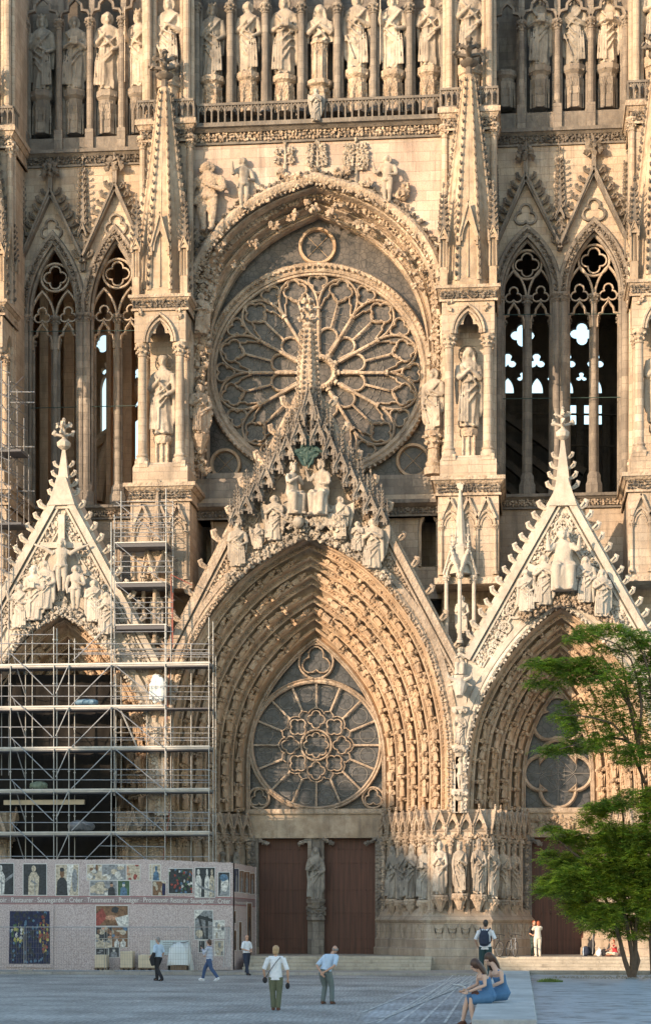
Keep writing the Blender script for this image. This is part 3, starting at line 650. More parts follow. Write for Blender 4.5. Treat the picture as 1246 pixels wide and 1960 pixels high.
part(mb, 'saddle_bars', 'lead', rim)
for (u, v, r) in ((608,472,33),(432,889,27),(791,882,30)):
    mb = MB()
    mb.sweep([P(u+r*cos(-q*pi/14), v-r*sin(-q*pi/14), YR) for q in range(28)], [(-.09,0),(-.06,.2),(.06,.2),(.09,0)], True)
    for s in (-1, 1): mb.tube([P(u-r*.68, v-s*r*.68, YR-.01), P(u+r*.68, v+s*r*.68, YR-.01)], .012, 4)
    part(mb, 'roundel', 'vous', rim)
mb = MB(); mb.pbox(352, 865, 912, 960, YC+.5, YR+1); mb.pbox(395, 500, 905, 915, YC+1.2, YR+.3); part(mb, 'window_sill', 'darkb')
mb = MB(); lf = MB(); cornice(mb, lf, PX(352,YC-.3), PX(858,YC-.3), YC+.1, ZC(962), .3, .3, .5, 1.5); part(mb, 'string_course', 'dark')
part(lf, 'leaf_frieze', 'dark')
# wall of the gallery storey under the rose: blind arcade with dark openings
mb = MB(); Yw = YC+.45
holes = [px2(parch(u, u+44, 1120, 32+95, 6)+[(u+44,1330),(u,1330)] if False else parch(u, u+30, 1010, 26, 6)+[(u+30,1085),(u,1085)], Yw) for u in (376, 806)]
xa, xb = PX(345,Yw), PX(850,Yw)
mb.inst(plate([[(xa,PZ(1150,600,Yw)),(xb,PZ(1150,600,Yw)),(xb,PZ(950,600,Yw)),(xa,PZ(950,600,Yw))]]+holes, Yw, Yw+.6), Matrix())
part(mb, 'wall', 'wall')
mb = MB()
for u in (376,806):
    mb.sweep([P(x, y, Yw) for x, y in [(u,1085)]+parch(u, u+30, 1010, 26, 6)+[(u+30,1085)]], [(-.0,0),(-.02,.14),(.10,.16),(.14,0)])
part(mb, 'arcade_moulding', 'warm')

# ---- gallery of kings, centre
mb = MB(); lf = MB(); Yk = YC+1.0
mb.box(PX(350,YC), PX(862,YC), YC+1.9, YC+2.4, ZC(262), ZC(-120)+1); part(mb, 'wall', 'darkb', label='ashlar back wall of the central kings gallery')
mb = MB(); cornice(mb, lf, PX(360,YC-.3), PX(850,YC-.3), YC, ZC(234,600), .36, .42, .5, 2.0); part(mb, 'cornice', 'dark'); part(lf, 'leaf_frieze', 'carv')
def balustrade(x0, x1, Y, z0, z1, n, name='balustrade', mat='dark', returns=None):
    m = MB(); h = z1-z0; m.box(x0, x1, Y-.09, Y+.09, z1-h*.12, z1); m.box(x0, x1, Y-.07, Y+.07, z0, z0+h*.08); d = (x1-x0)/n
    for i in range(n+1):
        x = x0+d*i; m.box(x-.035, x+.035, Y-.06, Y+.06, z0, z1-h*.1)
        if i < n:
            for s in (0, 1): m.bar((x+(d if s else 0), Y, z1-h*.42), (x+d/2, Y, z1-h*.10), .05, .09)
    if returns:
        for xx in returns[0]:
            m.box(xx-.07, xx+.07, Y, Y+returns[1], z1-h*.12, z1)
            for i in range(1, 5): m.box(xx-.05, xx+.05, Y+returns[1]*i/5-.035, Y+returns[1]*i/5+.035, z0, z1)
    return part(m, name, mat)
balustrade(PX(380,YC-.2), PX(842,YC-.2), YC-.2, ZC(234), ZC(193), 36)
for i, u in enumerate((376, 441, 508, 577, 646, 715, 784, 850)):
    cols = MB(); x = PX(u, YC+.6); z0, z1 = PZ(215,u,YC+.6), PZ(6,u,YC+.6)
    column(cols, x, YC+.6, z0, z1, .15, capr=1.7); column(cols, x+.16, YC+.95, z0, z1, .10, False); column(cols, x-.14, YC+.95, z0, z1, .10, False)
    cols.box(x-.12, x+.12, YC+1.0, YC+1.9, z0, z1+1.2)
    if i < 7:
        xn = PX((441, 508, 577, 646, 715, 784, 850)[i], YC+.6)
        a = parch(0, 1, 0, .42, 6); pz = lambda y: z1+(-y)*(xn-x)
        cols.sweep([(x+(xn-x)*p[0], YC+.7, z1-p[1]*(xn-x)) for p in a], [(-.1,-.1),(-.1,.12),(.05,.16),(.14,.05),(.14,-.1)])
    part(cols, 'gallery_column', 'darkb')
def pedestal(mb, u, v0, v1, Y, wpx, gb=True):
    """console under a statue: polygonal block with little gabled niches; v0 top v1 foot"""
    x = PX(u, Y); z1, z0 = PZ(v0,u,Y), PZ(v1,u,Y); w = wpx/S(u,Y); h = z1-z0
    mb.lathe([(w*.40,0),(w*.40,h*.55),(w*.46,h*.6),(w*.46,h*.78),(w*.60,h*.86),(w*.60,h)], (x, Y, z0), 8, 0)
    if gb:
        for a in (-.9, 0, .9): gablet(mb, x+sin(a)*w*.40, Y-cos(a)*w*.40, z0+h*.35, w*.46, h*.40, w*.2, a, crk=False)
        for a in (-1.35,-.45,.45,1.35): mb.box(x+sin(a)*w*.46-.03, x+sin(a)*w*.46+.03, Y-cos(a)*w*.46-.03, Y-cos(a)*w*.46+.03, z0, z0+h*.7)
    for k in range(10): a = k*.63; lump(mb, (x+cos(a)*w*.52, Y+sin(a)*w*.52, z0+h*.88), w*.09)
ped = MB(); KG = 'crowned kings in the top gallery'
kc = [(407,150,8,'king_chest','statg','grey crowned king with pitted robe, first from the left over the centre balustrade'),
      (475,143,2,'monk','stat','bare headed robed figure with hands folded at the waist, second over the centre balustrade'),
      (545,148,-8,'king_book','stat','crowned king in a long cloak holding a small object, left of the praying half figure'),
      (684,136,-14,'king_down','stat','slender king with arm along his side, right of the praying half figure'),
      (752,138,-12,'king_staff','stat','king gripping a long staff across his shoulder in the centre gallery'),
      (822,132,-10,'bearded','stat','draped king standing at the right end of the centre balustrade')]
for u, vb, vt, k, m, l in kc:
    ped = MB(); pedestal(ped, u, vb, 216, Yk, 40); part(ped, 'pedestal', 'carv'); statue(u, vb, vt, Yk, k, l, m, group=KG)
ped = MB(); u = 612; x = PX(u,Yk); z0, z1 = PZ(160,u,Yk), PZ(82,u,Yk); ped.lathe([(.42,0),(.36,.1),(.36,z1-z0-.15),(.44,z1-z0-.1),(.46,z1-z0)], (x,Yk,z0), 8)
for a in (-.79,0,.79): gablet(ped, x+sin(a)*.36, Yk-cos(a)*.36, z1-.7, .3, .5, .1, a, crk=False)
for a in range(8): ped.tube([(x+cos(a*pi/4+.39)*.38, Yk+sin(a*pi/4+.39)*.38, z0), (x+cos(a*pi/4+.39)*.38, Yk+sin(a*pi/4+.39)*.38, z1)], .03, 5)
pedestal(ped, u, 158, 216, Yk, 44)
part(ped, 'pedestal', 'carv')
def half_figure():
    me = FIG['veil_pray'].copy(); import bmesh
    bm = bmesh.new(); bm.from_mesh(me); g = bmesh.ops.bisect_plane(bm, geom=bm.verts[:]+bm.edges[:]+bm.faces[:], plane_co=(0,0,.5), plane_no=(0,0,-1), clear_outer=True)
    for v in bm.verts: v.co.z -= .5; 
    bm.to_mesh(me); bm.free(); me.materials.clear(); me.materials.append(M['stat']); return me
o = link(bpy.data.objects.new('statue', half_figure())); o.location = P(612,82,Yk); o.scale = (3.9,3.6,3.6); tag(o, 'half length praying figure on a tall pedestal in the centre of the gallery', 'statue', KG)
o = statue(605, 232, 168, YC-.55, 'angel', 'small winged figure standing in front of the middle of the balustrade', 'statg')

# ---- the four buttresses
ZB = lambda v: PZ(v, 896, YB)
def arcade_relief(mb, x0, x1, Y, zt, zb, n):
    d = (x1-x0)/n
    for i in range(n):
        a, b = x0+d*i, x0+d*(i+1); m = (a+b)/2
        ah = d*.75; zs = zt-d*1.55
        mb.sweep([(a+p*(b-a), Y, zs-q*(b-a)) for p, q in [(0,1e-3)]+parch(0.06,.94,0,.75,6)+[(1,1e-3)]], [(-.02,0),(-.02,.10),(.07,.12),(.1,0)])
        mb.sweep([(a+.05+p*(b-a-.1), Y, zs-d*.05-q*(b-a)) for p, q in parch(.16,.84,0,.55,6)], [(-.02,0),(-.02,.06),(.03,.06),(.05,0)])
        for s in (-1, 1): mb.bar((m+s*d*.52, Y-.08, zs+d*.35), (m, Y-.08, zt), .11, .2)
    for i in range(n+1):
        x = x0+d*i; column(mb, x, Y-.04, zb, zs, .075, caph=.25, n=8)
def buttress(uc, labels, edge=False, low=True):
    x = PX(uc, YB); c = MB(); s = MB(); l = MB(); d = MB(); sp = MB(); D = YS-YB+1.6
    W = 1.38                                                        # half width
    # lower pier to the ground
    c.box(x-W, x+W, YB+.05, YB+D, ZB(1112), ZB(938)); c.box(x-W+.1, x+W-.1, YB+2.2, YB+D, 0, ZB(1112)); 
    SL = [s]
    cornice(s, l, x-W, x+W, YB+.05, ZB(912), .32, .42, .30, D-.5, .07)
    arcade_relief(c, x-W+.16, x+W-.16, YB+.05, ZB(952), ZB(1100), 3)
    s = MB(); SL.append(s); s.box(x-W-.15, x+W+.15, YB-.1, YB+D, ZB(1118), ZB(1106))
    # block and aedicule
    c.box(x-1.28, x+1.28, YB+.05, YB+2.6, ZB(912), ZB(880))
    c.frus((x, YB+1.32), 1.28, 1.27, 1.18, 1.15, ZB(880), ZB(870))
    c.box(x-1.12, x+1.12, YB+1.72, YB+D, ZB(880), PZ(238,896,YB+1.62))           # core
    c.box(x-.7, x+.7, YB+1.35, YB+1.6, ZB(880), ZB(620))
    for q in (-1, 1):
        for yy in (YB+.32,):
            column(c, x+q*.88, yy, ZB(872), ZB(637), .19, caph=.62, n=14, capr=1.75)
            c.box(x+q*.88-.3, x+q*.88+.3, yy-.3, yy+.3, ZB(880), ZB(868))
        column(c, x+q*.95, YB+1.5, ZB(872), ZB(637), .14, caph=.5)
        column(c, x+q*1.12, YB+1.95, ZB(880), ZB(560), .13, caph=.4); column(c, x+q*1.14, YB+2.4, ZB(880), ZB(560), .10, caph=.4)
    # trefoil arch plate
    zA, zT = ZB(637), ZB(560)
    w = 1.20; ar = parch(-.62,.62,0,1.15,7)
    inner = [(-.60,0)]+[(-.60+0,.0)]+[(p, -q) for p, q in ar][1:-1]+[(.60,0)]
    for yy in (YB+.08,):
        c.inst(plate([[(x-w,zA),(x-.62,zA)]+[(x+p*.98, zA-q) for p, q in ar[1:-1]]+[(x+.62,zA),(x+w,zA),(x+w,zT),(x-w,zT)]], yy, yy+.42, .02), Matrix())
    c.box(x-w, x+w, YB+.5, YB+2.4, ZB(578), zT-.002)
    for q in (-1, 1): c.inst(plate([[(0,zA),(.25,zA)]+[(.85+p*.9, zA-r_*.8) for p, r_ in ar[1:-1]]+[(1.45,zA),(2.0,zA),(2.0,zT-.01),(0,zT-.01)]], -.14, .14, .0), Matrix.Translation((x+q*(w-.14), YB+.5, 0)) @ Matrix.Rotation(pi/2, 4, 'Z'))
    for pr, rr2, yy in ((.98,.10,YB+.04),(.80,.06,YB+.10)):
        c.sweep([(x+p*pr*1.12, yy, zA-q*pr*1.1) for p, q in ar], [(-.02,0),(0,.12),(.08,.14),(.13,0)])
    tf = [(-.50,.05),(-.52,.30),(-.42,.48),(-.26,.48),(-.24,.66),(-.12,.88),(0,1.0),(.12,.88),(.24,.66),(.26,.48),(.42,.48),(.52,.30),(.50,.05)]
    c.sweep([(x+p, YB+.2, zA+q) for p, q in tf], [(-.02,-.1),(-.04,.08),(.08,.10),(.10,-.1)])
    for q in (-1, 1):
        for k in range(5): lump(c, (x+q*(.85+R0.uniform(-.12,.15)), YB+.02, zT-.45+R0.uniform(-.3,.25)), .10)
    # cornice, spire
    s = MB(); SL.append(s); cornice(s, l, x-1.22, x+1.22, YB+.1, ZB(545), .26, .34, .24, 2.5, .07)
    z0, z1 = ZB(548), PZ(150,896,YB+1.2); cy = YB+1.22
    sp.lathe([(1.34,0),(1.32,.35),(1.26,.42),(1.12,3.0),(.26,z1-z0)], (x,cy,z0), 8)
    for k in range(8):
        a = 2*pi*(k+.5)/8; b = [Vector((x+cos(a)*r, cy+sin(a)*r, z)) for r, z in ((1.30,z0+.3),(1.12,z0+3.0),(.27,z1))]
        sp.tube(b, [.11,.09,.05], 6)
        if sin(a) < .8:
            n = 24
            for i in range(n):
                t = (i+.5)/n; p = b[0].lerp(b[1], t/.28) if t < .28 else b[1].lerp(b[2], (t-.28)/.72)
                cs = .26*(1-.35*t); d.inst(CRK, Matrix.Translation(p) @ Matrix.Rotation(a, 4, 'Z') @ Matrix.Diagonal((cs,cs*.8,cs,1)))
        # panelled faces
        for f_ in (-.45, 0, .45):
            a2 = 2*pi*k/8; q0 = Vector((x+cos(a2)*1.20+(-sin(a2))*f_, cy+sin(a2)*1.20+cos(a2)*f_, z0+.45)); 
            q1 = Vector((x+cos(a2)*1.04+(-sin(a2))*f_*.8, cy+sin(a2)*1.04+cos(a2)*f_*.8, z0+3.0)); q2 = Vector((x+cos(a2)*.35-sin(a2)*f_*.2, cy+sin(a2)*.35+cos(a2)*f_*.2, z1-1.2))
            sp.tube([q0,q1,q2], [.05,.04,.03], 4)
        if k in (0,2,4,6) or True:
            a2 = 2*pi*k/8
            if sin(a2) < .3 and k % 2 == 0: gablet(sp, x+cos(a2)*1.22, cy+sin(a2)*1.22, z0+2.1, .8, 1.7, .5, a2+pi/2, crk=False)
    for qx, qy in ((-1.12,-1.1),(1.12,-1.1),(-1.12,1.0),(1.12,1.0)):
        xx, yy = x+qx, cy+qy
        if qy < 0:
            sp.box(xx-.17, xx+.17, yy-.17, yy+.17, z0, z0+.9)
            for q in (-1,1):
                for r_ in (-1,1): sp.tube([(xx+q*.16,yy+r_*.16,z0+.9),(xx+q*.14,yy+r_*.14,z0+2.2)], .045, 5)
            sp.tube([(xx,yy,z0+.9),(xx,yy,z0+2.2)], .11, 6)
        else: sp.box(xx-.15, xx+.15, yy-.15, yy+.15, z0, z0+2.2)
        for a in range(4): gablet(sp, xx+sin(a*pi/2)*.2, yy-cos(a*pi/2)*.2, z0+2.1, .42, .6, .2, a*pi/2, crk=False)
        spirelet(d, xx, yy, z0+2.4, z0+4.6, .38, 4, 7, .17)
    finial(d, (x,cy,z1-.1), 2.1, 1.1); sp.lathe([(.1,0),(.28,.15),(.28,.4),(.1,.55)], (x,cy,z1-.3), 8)
    YU = YB+1.62; ZU = lambda v: PZ(v, 896, YU)
    # core shafts beside the spire, up to the gallery
    for q in (-1, 1): column(c, x+q*1.12, YU+.1, ZB(545), ZU(236), .15, caph=.6); column(c, x+q*1.16, YU+.6, ZB(545), ZU(236), .12, caph=.5)
    s = MB(); SL.append(s); cornice(s, l, x-1.16, x+1.16, YU, ZU(207), .45, .45, .28, D-1.7, .075)
    # gallery stage
    zz = ZU(168); balu = balustrade(x-1.32, x+1.32, YU-.1, ZU(206), zz, 10, returns=((x-1.30, x+1.30), 1.0))
    for q in (-1, 1):
        for dx, dy, r_ in ((.92,.35,.16),(.68,.6,.12),(1.12,.6,.12),(.92,.85,.12)): column(c, x+q*dx, YU+dy, ZU(200), ZU(-150), r_, False)
        c.box(x+q*.92-.22, x+q*.92+.22, YU+.5, YB+D, ZU(205), ZU(-150))
    c.box(x-.8, x+.8, YU+1.7, YB+D, ZU(205), ZU(-150))
    pd = MB(); pz = ZU(205); pd.lathe([(.42,0),(.42,1.0),(.5,1.1),(.55,1.7),(.62,1.75),(.62,2.2)], (x,YU+.8,pz), 8)
    for a in (-.8,0,.8): gablet(pd, x+sin(a)*.44, YU+.8-cos(a)*.44, pz+.65, .42, .9, .15, a, crk=False)
    # pedestal of the niche statue
    zp = ZB(880); pd.box(x-.36, x+.36, YB+.45, YB+1.2, zp, zp+.25)
    for q in (-.26,0,.26): pd.tube([(x+q,YB+.55,zp+.25),(x+q,YB+.55,zp+1.25)], .06, 6)
    pd.box(x-.26, x+.26, YB+.6, YB+1.1, zp+.2, zp+1.2); pd.lathe([(.36,0),(.44,.12),(.44,.32),(.36,.4)], (x,YB+.8,zp+1.2), 8)
    b = part(c, 'buttress', 'wall'); [part(s_, 'ledge', 'carv', b) for s_ in SL]; part(l, 'leaf_frieze', 'statd', b); part(sp, 'spire', 'warm', b); part(d, 'crockets', 'statd', b); part(pd, 'pedestal', 'carv', b)
    (k1, l1), (k2, l2) = labels
    hs = 3.55
    for nm, key, lab, yy, zb_, h in (('statue', k1, l1, YB+.8, zp+1.6, ZB(655)-zp-1.62), ('statue', k2, l2, YU+.8, pz+2.2, 3.9)):
        if key:
            o = link(bpy.data.objects.new(nm, fig_mesh(key, 'stat'))); o.location = (x, yy, zb_); o.scale = (h,h,h); o.rotation_euler = (0,0,.15 if x > -8 else -.1); tag(o, lab, 'statue')
            if nm == 'statue' and yy < YB+1 and not edge:
                hb = MB(); hb.tube([(cos(t*pi/12)*.42, 0, sin(t*pi/12)*.42) for t in range(24)], .03, 5, True); hb.lathe([(.40,0),(.40,.02)], (0,0,0), 24)
                hb.v = [tuple(q) for q in hb.v]; k_ = MB(); k_.tube([(cos(t*pi/12)*.42, 0, sin(t*pi/12)*.42) for t in range(24)], .03, 5, True)
                for t in range(-2,3): k_.tube([(-.4*cos(t*.4),.02,.4*sin(t*.4)),(.4*cos(t*.4),.02,.4*sin(t*.4))], .012, 4)
                ho = k_.build('halo', M['dark'], o); ho.scale = (1/h,)*3; ho.location = (0,.06,.93)
buttress(896, (('veil_pray','veiled woman praying under the niche of the right buttress, head bowed'), ('bearded','large draped figure high on the right buttress above its spire')))
buttress(306, (('prophet_cap','robed man in a turban like cap in the niche of the left buttress'), ('king_down','tall draped figure high on the left buttress beside the praying gallery')))
buttress(1262, (('monk','statue in the niche of the far right buttress cut by the frame'), ('king_book','figure high up on the far right buttress at the frame edge')), True)
buttress(-44, ((None,''), (None,'')), True)

# ---- tower bays left and right: pierced windows, gables, upper gallery
def bay(uL, uR, arches, vsp, vbot, ga, wallmat, inmat, gv, kings, gcols, rear, backdark, vcorn, vpl):
    Y = YS; um = (uL+uR)/2; Z = lambda v: PZ(v, um, Y)
    x0, x1 = PX(uL,Y), PX(uR,Y); mb = MB(); tr = MB(); mo = MB(); lf = MB(); gb = MB(); cr = MB()
    holes = []
    for (a, b, va) in arches:
        ap = parch(a, b, vsp, vsp-va, 10); holes.append([(P(u,v,Y).x, Z(v)) for u, v in [(a, vbot)]+ap+[(b, vbot)]])
    mb.inst(plate([[(x0,Z(vbot+22)),(x1,Z(vbot+22)),(x1,Z(vcorn)),(x0,Z(vcorn))]]+holes, Y, Y+1.0), Matrix())
    w = part(mb, 'wall', wallmat)
    for gi, (a, b, va) in enumerate(arches):
        tr, mo, lf, gb, cr = MB(), MB(), MB(), MB(), MB(); m_ = (a+b)/2; ap = parch(a, b, vsp, vsp-va, 12); W3 = lambda u, v, Yq=Y: Vector((P(u,v,Y).x, Yq, Z(v)))
        # moulded orders round the window
        path = [W3(u,v) for u, v in [(a,vbot)]+ap+[(b,vbot)]]
        mo.sweep(path, [(-.02,-.9),(-.02,.05),(.10,.10),(.18,0)])
        for q, r_ in ((.20,.09),(.42,.07)): mo.tube([p+Vector((0,-.02+q*.0,0)) for p in path], r_*.8, 6) if q < .3 else None
        ro = [W3(u,v) for u, v in parch(a-6, b+6, vsp, vsp-va+9, 12)]
        leafband(lf, [p+Vector((0,-.10,0)) for p in ro], .085, .15, 2, .11)
        mo.sweep(ro, [(.0,0),(.06,.16),(.20,.20),(.26,0)])
        mo.sweep([W3(u,v,Y+.35) for u, v in [(a+2,vbot)]+parch(a+3, b-3, vsp, vsp-va-4, 12)+[(b-2,vbot)]], [(-.12,0),(-.10,.14),(.0,.18),(.1,.05),(.1,0)])
        # tracery: two sub-lancets with trefoils, a quatrefoil on top
        Yt = Y+.55; hw = (b-a)/2; cols2 = []
        ox, oy = [(u, v) for u, v in ap], None
        outer = [(a-3,vsp+60),]+[(u, v) for u, v in parch(a-3, b+3, vsp, vsp-va+5, 12)]+[(b+3,vsp+60)]
        oc = (m_, vsp-(vsp-va)*.56); orad = hw*.56
        loops = [foil(oc[0], oc[1], orad*.80, 4, 90, .47)]
        bands = []
        for s in (-1, 1):
            c = m_+s*hw*.51; tf = (c, vsp-4); loops.append(foil(tf[0], tf[1], hw*.33, 3, 90, .5))
            # trefoil headed light: opening below
            l0, l1 = c-hw*.38, c+hw*.38; t0 = vsp+62
            head = [(l0,t0),(l0,vsp+46),(l0+hw*.05,vsp+36),(l0+hw*.17,vsp+34),(l0+hw*.20,vsp+24),(c-hw*.06,vsp+16),(c,vsp+11),(c+hw*.06,vsp+16),(l1-hw*.20,vsp+24),(l1-hw*.17,vsp+34),(l1-hw*.05,vsp+36),(l1,vsp+46),(l1,t0)]
            bands.append(head)
        pf = [(-.055,0),(-.05,.14),(0,.20),(.05,.14),(.055,0)]; thin = [(-.04,0),(-.03,.10),(.03,.10),(.04,0)]
        for q in loops: tr.sweep([W3(u, v, Yt+.05) for u, v in orient(q)], thin, True)
        for hd in bands: tr.sweep([W3(u, v, Yt+.05) for u, v in hd], pf)
        for s in (-1, 1):
            c_ = m_+s*hw*.51; tr.inst(plate([[(W3(u,v).x, W3(u,v).z) for u, v in parch(c_-hw*.47, c_+hw*.47, vsp+44, 8+hw*.98+40, 8)],[(W3(u,v).x, W3(u,v).z) for u, v in foil(c_, vsp-2, hw*.36, 3, 90, .5)]][:1], Yt+.08, Yt+.10), Matrix()) if False else None
        tr.sweep([W3(u, v, Yt) for u, v in orient(circ(oc[0], oc[1], orad*.98, 24))], [(-.06,0),(-.04,.10),(.04,.10),(.06,0)], True)
        for s in (-1, 1):
            c = m_+s*hw*.5; aa = parch(c-hw*.47, c+hw*.47, vsp+4, hw*.95+8, 8)
            tr.sweep([W3(u, v, Yt) for u, v in aa], [(-.06,0),(-.04,.12),(.04,.12),(.06,0)])
        # mullion with its capital, base and jamb shafts
        xm = P(m_,800,Y).x; column(mo, xm, Yt, Z(vbot), Z(vsp-2), .15, caph=.45, n=12); mo.box(xm-.10, xm+.10, Yt+.05, Yt+.5, Z(vbot), Z(vsp+50))
        for s in (-1, 1): column(mo, xm+s*.14, Yt+.1, Z(vbot), Z(vsp+40), .09, caph=.4)
        mo.lathe([(.42,0),(.42,.55),(.34,.7),(.34,.95),(.24,1.15)], (xm,Yt+.1,Z(vbot)), 8)
        for e in (a, b):
            xe = P(e,800,Y).x-(.12 if e == a else -.12)
            for dx, dy, r_ in ((0,.0,.15),(.17 if e == a else -.17,.35,.10)): column(mo, xe+dx, Y+dy, Z(vbot), Z(vsp), r_, caph=.42, n=10)
            column(mo, xe+(.26 if e == a else -.26), Yt+.15, Z(vbot), Z(vsp+42), .09, caph=.35)
            mo.lathe([(.40,0),(.40,.6),(.3,.75),(.3,1.0),(.2,1.2)], (xe,Y+.15,Z(vbot)), 8)
        # steep gable over the window
        gu, gvv, gbase = ga[gi]; L3 = W3(a-14, gbase); R3 = W3(b+14, gbase); A3 = W3(gu, gvv)
        for e in (L3, R3):
            gb.bar(e+Vector((0,-.16,0)), A3+Vector((0,-.16,.05)), .17, .42); gb.bar(e+Vector((0,-.30,-.0)), A3+Vector((0,-.30,.22)), .10, .3)
        crockets_on(cr, L3+Vector((-.1,-.2,.15)), A3+Vector((-.1,-.2,.15)), 9, .40, -1); crockets_on(cr, R3+Vector((.1,-.2,.15)), A3+Vector((.1,-.2,.15)), 9, .40, 1)
        tfo = (gu, gvv+(gbase-gvv)*.50); gb.sweep([W3(u,v,Y) for u, v in orient(foil(tfo[0], tfo[1], hw*.42, 3, 90, .52))], [(-.06,0),(-.04,.14),(.05,.14),(.07,0)], True)
        gb.bar(A3+Vector((0,-.25,-.1)), A3+Vector((0,-.25,1.0)), .2, .2)
        ft = A3+Vector((0,-.28,.2))
        for zz, kk in ((.75,.42),(1.15,.26),(.95,.34)):
            for sx_ in (-1, 0, 1): lump(cr, ft+Vector((sx_*kk*.8, -.08, zz)), .17)
        cr.tube([ft, ft+Vector((0,0,1.5))], .08, 6)
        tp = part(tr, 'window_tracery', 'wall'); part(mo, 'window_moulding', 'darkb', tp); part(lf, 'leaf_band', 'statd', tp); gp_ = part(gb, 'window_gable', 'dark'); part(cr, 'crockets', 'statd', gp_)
    # thin pinnacles between the gables
    for up, vt_, vb_ in gv:
        cr = MB(); xx = P(up,500,Y).x; zt_, zb_ = Z(vt_), Z(vb_); zm = zb_+(zt_-zb_)*.33
        for q in (-.1,.1): cr.tube([(xx+q,Y-.2,zb_),(xx+q,Y-.2,zm)], .05, 5)
        cr.box(xx-.1, xx+.1, Y-.2, Y, zb_, zm); gablet(cr, xx, Y-.35, zm-.1, .4, .6, .3, 0, crk=False); spirelet(cr, xx, Y-.2, zm+.2, zt_, .34, 4, 9, .2); part(cr, 'thin_pinnacle', 'dark')
    # sill cornice
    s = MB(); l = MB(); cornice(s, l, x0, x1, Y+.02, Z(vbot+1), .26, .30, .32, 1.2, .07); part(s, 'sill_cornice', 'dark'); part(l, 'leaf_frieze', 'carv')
    q = MB(); q.box(x0, x1, Y+.05, Y+1.0, PZ(1260,um,Y), Z(vbot+18)); part(q, 'wall', 'wall')
    # upper cornice and gallery storey
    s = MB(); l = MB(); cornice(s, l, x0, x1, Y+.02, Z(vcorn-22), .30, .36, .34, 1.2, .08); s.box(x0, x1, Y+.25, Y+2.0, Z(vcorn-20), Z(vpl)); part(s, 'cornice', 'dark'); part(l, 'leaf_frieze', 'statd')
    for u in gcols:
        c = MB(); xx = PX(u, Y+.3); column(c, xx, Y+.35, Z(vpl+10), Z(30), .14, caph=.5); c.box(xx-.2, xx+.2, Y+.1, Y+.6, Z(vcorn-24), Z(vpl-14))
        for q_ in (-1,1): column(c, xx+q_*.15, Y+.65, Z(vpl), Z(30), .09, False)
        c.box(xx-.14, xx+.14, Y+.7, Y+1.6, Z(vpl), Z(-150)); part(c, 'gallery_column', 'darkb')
    for i in range(len(gcols)-1):
        c = MB(); xa, xb = PX(gcols[i], Y+.3), PX(gcols[i+1], Y+.3); ww = xb-xa
        tf = [(.06,0),(.02,.14),(.10,.30),(.28,.34),(.30,.52),(.5,.72),(.70,.52),(.72,.34),(.90,.30),(.98,.14),(.94,0)]
        c.sweep([(xa+p*ww, Y+.45, Z(32)+q_*ww) for p, q_ in tf], [(-.04,-.1),(-.04,.12),(.07,.12),(.09,-.1)]); part(c, 'gallery_arch', 'darkb')
    b = MB()
    for i in range(len(gcols)-1):
        if i not in rear: b.box(PX(gcols[i],Y+1.4), PX(gcols[i+1],Y+1.4), Y+1.4, Y+1.7, Z(vpl), Z(-150))
    b.box(x0, x1, Y+1.0, Y+1.9, Z(vpl), Z(vpl-2)); part(b, 'wall', 'darkb')
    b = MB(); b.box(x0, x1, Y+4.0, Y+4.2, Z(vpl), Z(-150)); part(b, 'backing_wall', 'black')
    for (u, vb, vt, k, m, l_) in kings:
        pd = MB(); pedestal(pd, u, vb, vpl, Y+.75, 38); part(pd, 'pedestal', 'darkb')
        if k: statue(u, vb, vt, Y+.75, k, l_, m, group='kings of the side galleries')
    # tower room behind: floor, ceiling, sides, pierced rear wall
    r = MB(); Yr = Y+9.0; zf, zc = Z(vbot)-.0, Z(vcorn)-.6
    r.box(x0-1, x1+1, Y+1, Yr+.6, zf-.5, zf-.02); r.box(x0-1, x1+1, Y+1, Yr+.6, zc, zc+.4)
    r.box(x0-1, x0-.5, Y+1, Yr, zf, zc); r.box(x1+.5, x1+1, Y+1, Yr, zf, zc)
    return w, r, (x0, x1, zf, zc, Yr)
wl, room, (x0,x1,zf,zc,Yr) = bay(10, 292, [(52,150,462),(170,272,455)], 600, 968, [(99,372,505),(222,365,505)], 'wall', 'inner', [(42,330,520),(160,308,520)],
    [(81,178,30,'king_chest','statg','dark king with clasped hands, shade put into his colour, first from the left in the top left gallery'),  # grey stone puts the buttress shade into the first two kings
     (143,176,30,'prophet','statg','bearded king in a tall hat with a swinging cloak, second in the top left gallery'),
     (206,178,22,'bearded','stat','pale king draped to his face, third in the top left gallery'),
     (266,172,20,'king_staff','stat','lit king holding a sceptre across his chest, beside the left buttress')], [47,113,172,233,297], (1,2), False, 310, 258)
def rear_px(holes): return [px2(h, Yr) for h in holes]
H = [foil(196,655,19,4), foil(207,705,15,3), parch(192,216,745,34,6)+[(216,830),(192,830)], foil(262,715,14,3), parch(250,272,760,30,6)+[(272,900),(250,900)]]
room.inst(plate([[(x0-1,zf),(x1+1,zf),(x1+1,zc),(x0-1,zc)]]+rear_px(H), Yr, Yr+.5), Matrix())
for a, b, y_ in ((76,92,2.6),(122,142,4.5),(203,212,3.0),(236,252,4.0)): room.box(PX(a,Yr-9+y_), PX(b,Yr-9+y_), Yr-9+y_, Yr-8+y_, zf, zc)
room.tube([P(300,700,Yr-4)]+[P(u,v,Yr-4) for u, v in ((262,745),(225,812),(200,880),(188,960))], .35, 8)
room.tube([P(u,v,Yr-3) for u, v in ((180,850),(230,815),(290,770))], .3, 6)
part(room, 'tower_room', 'inner')
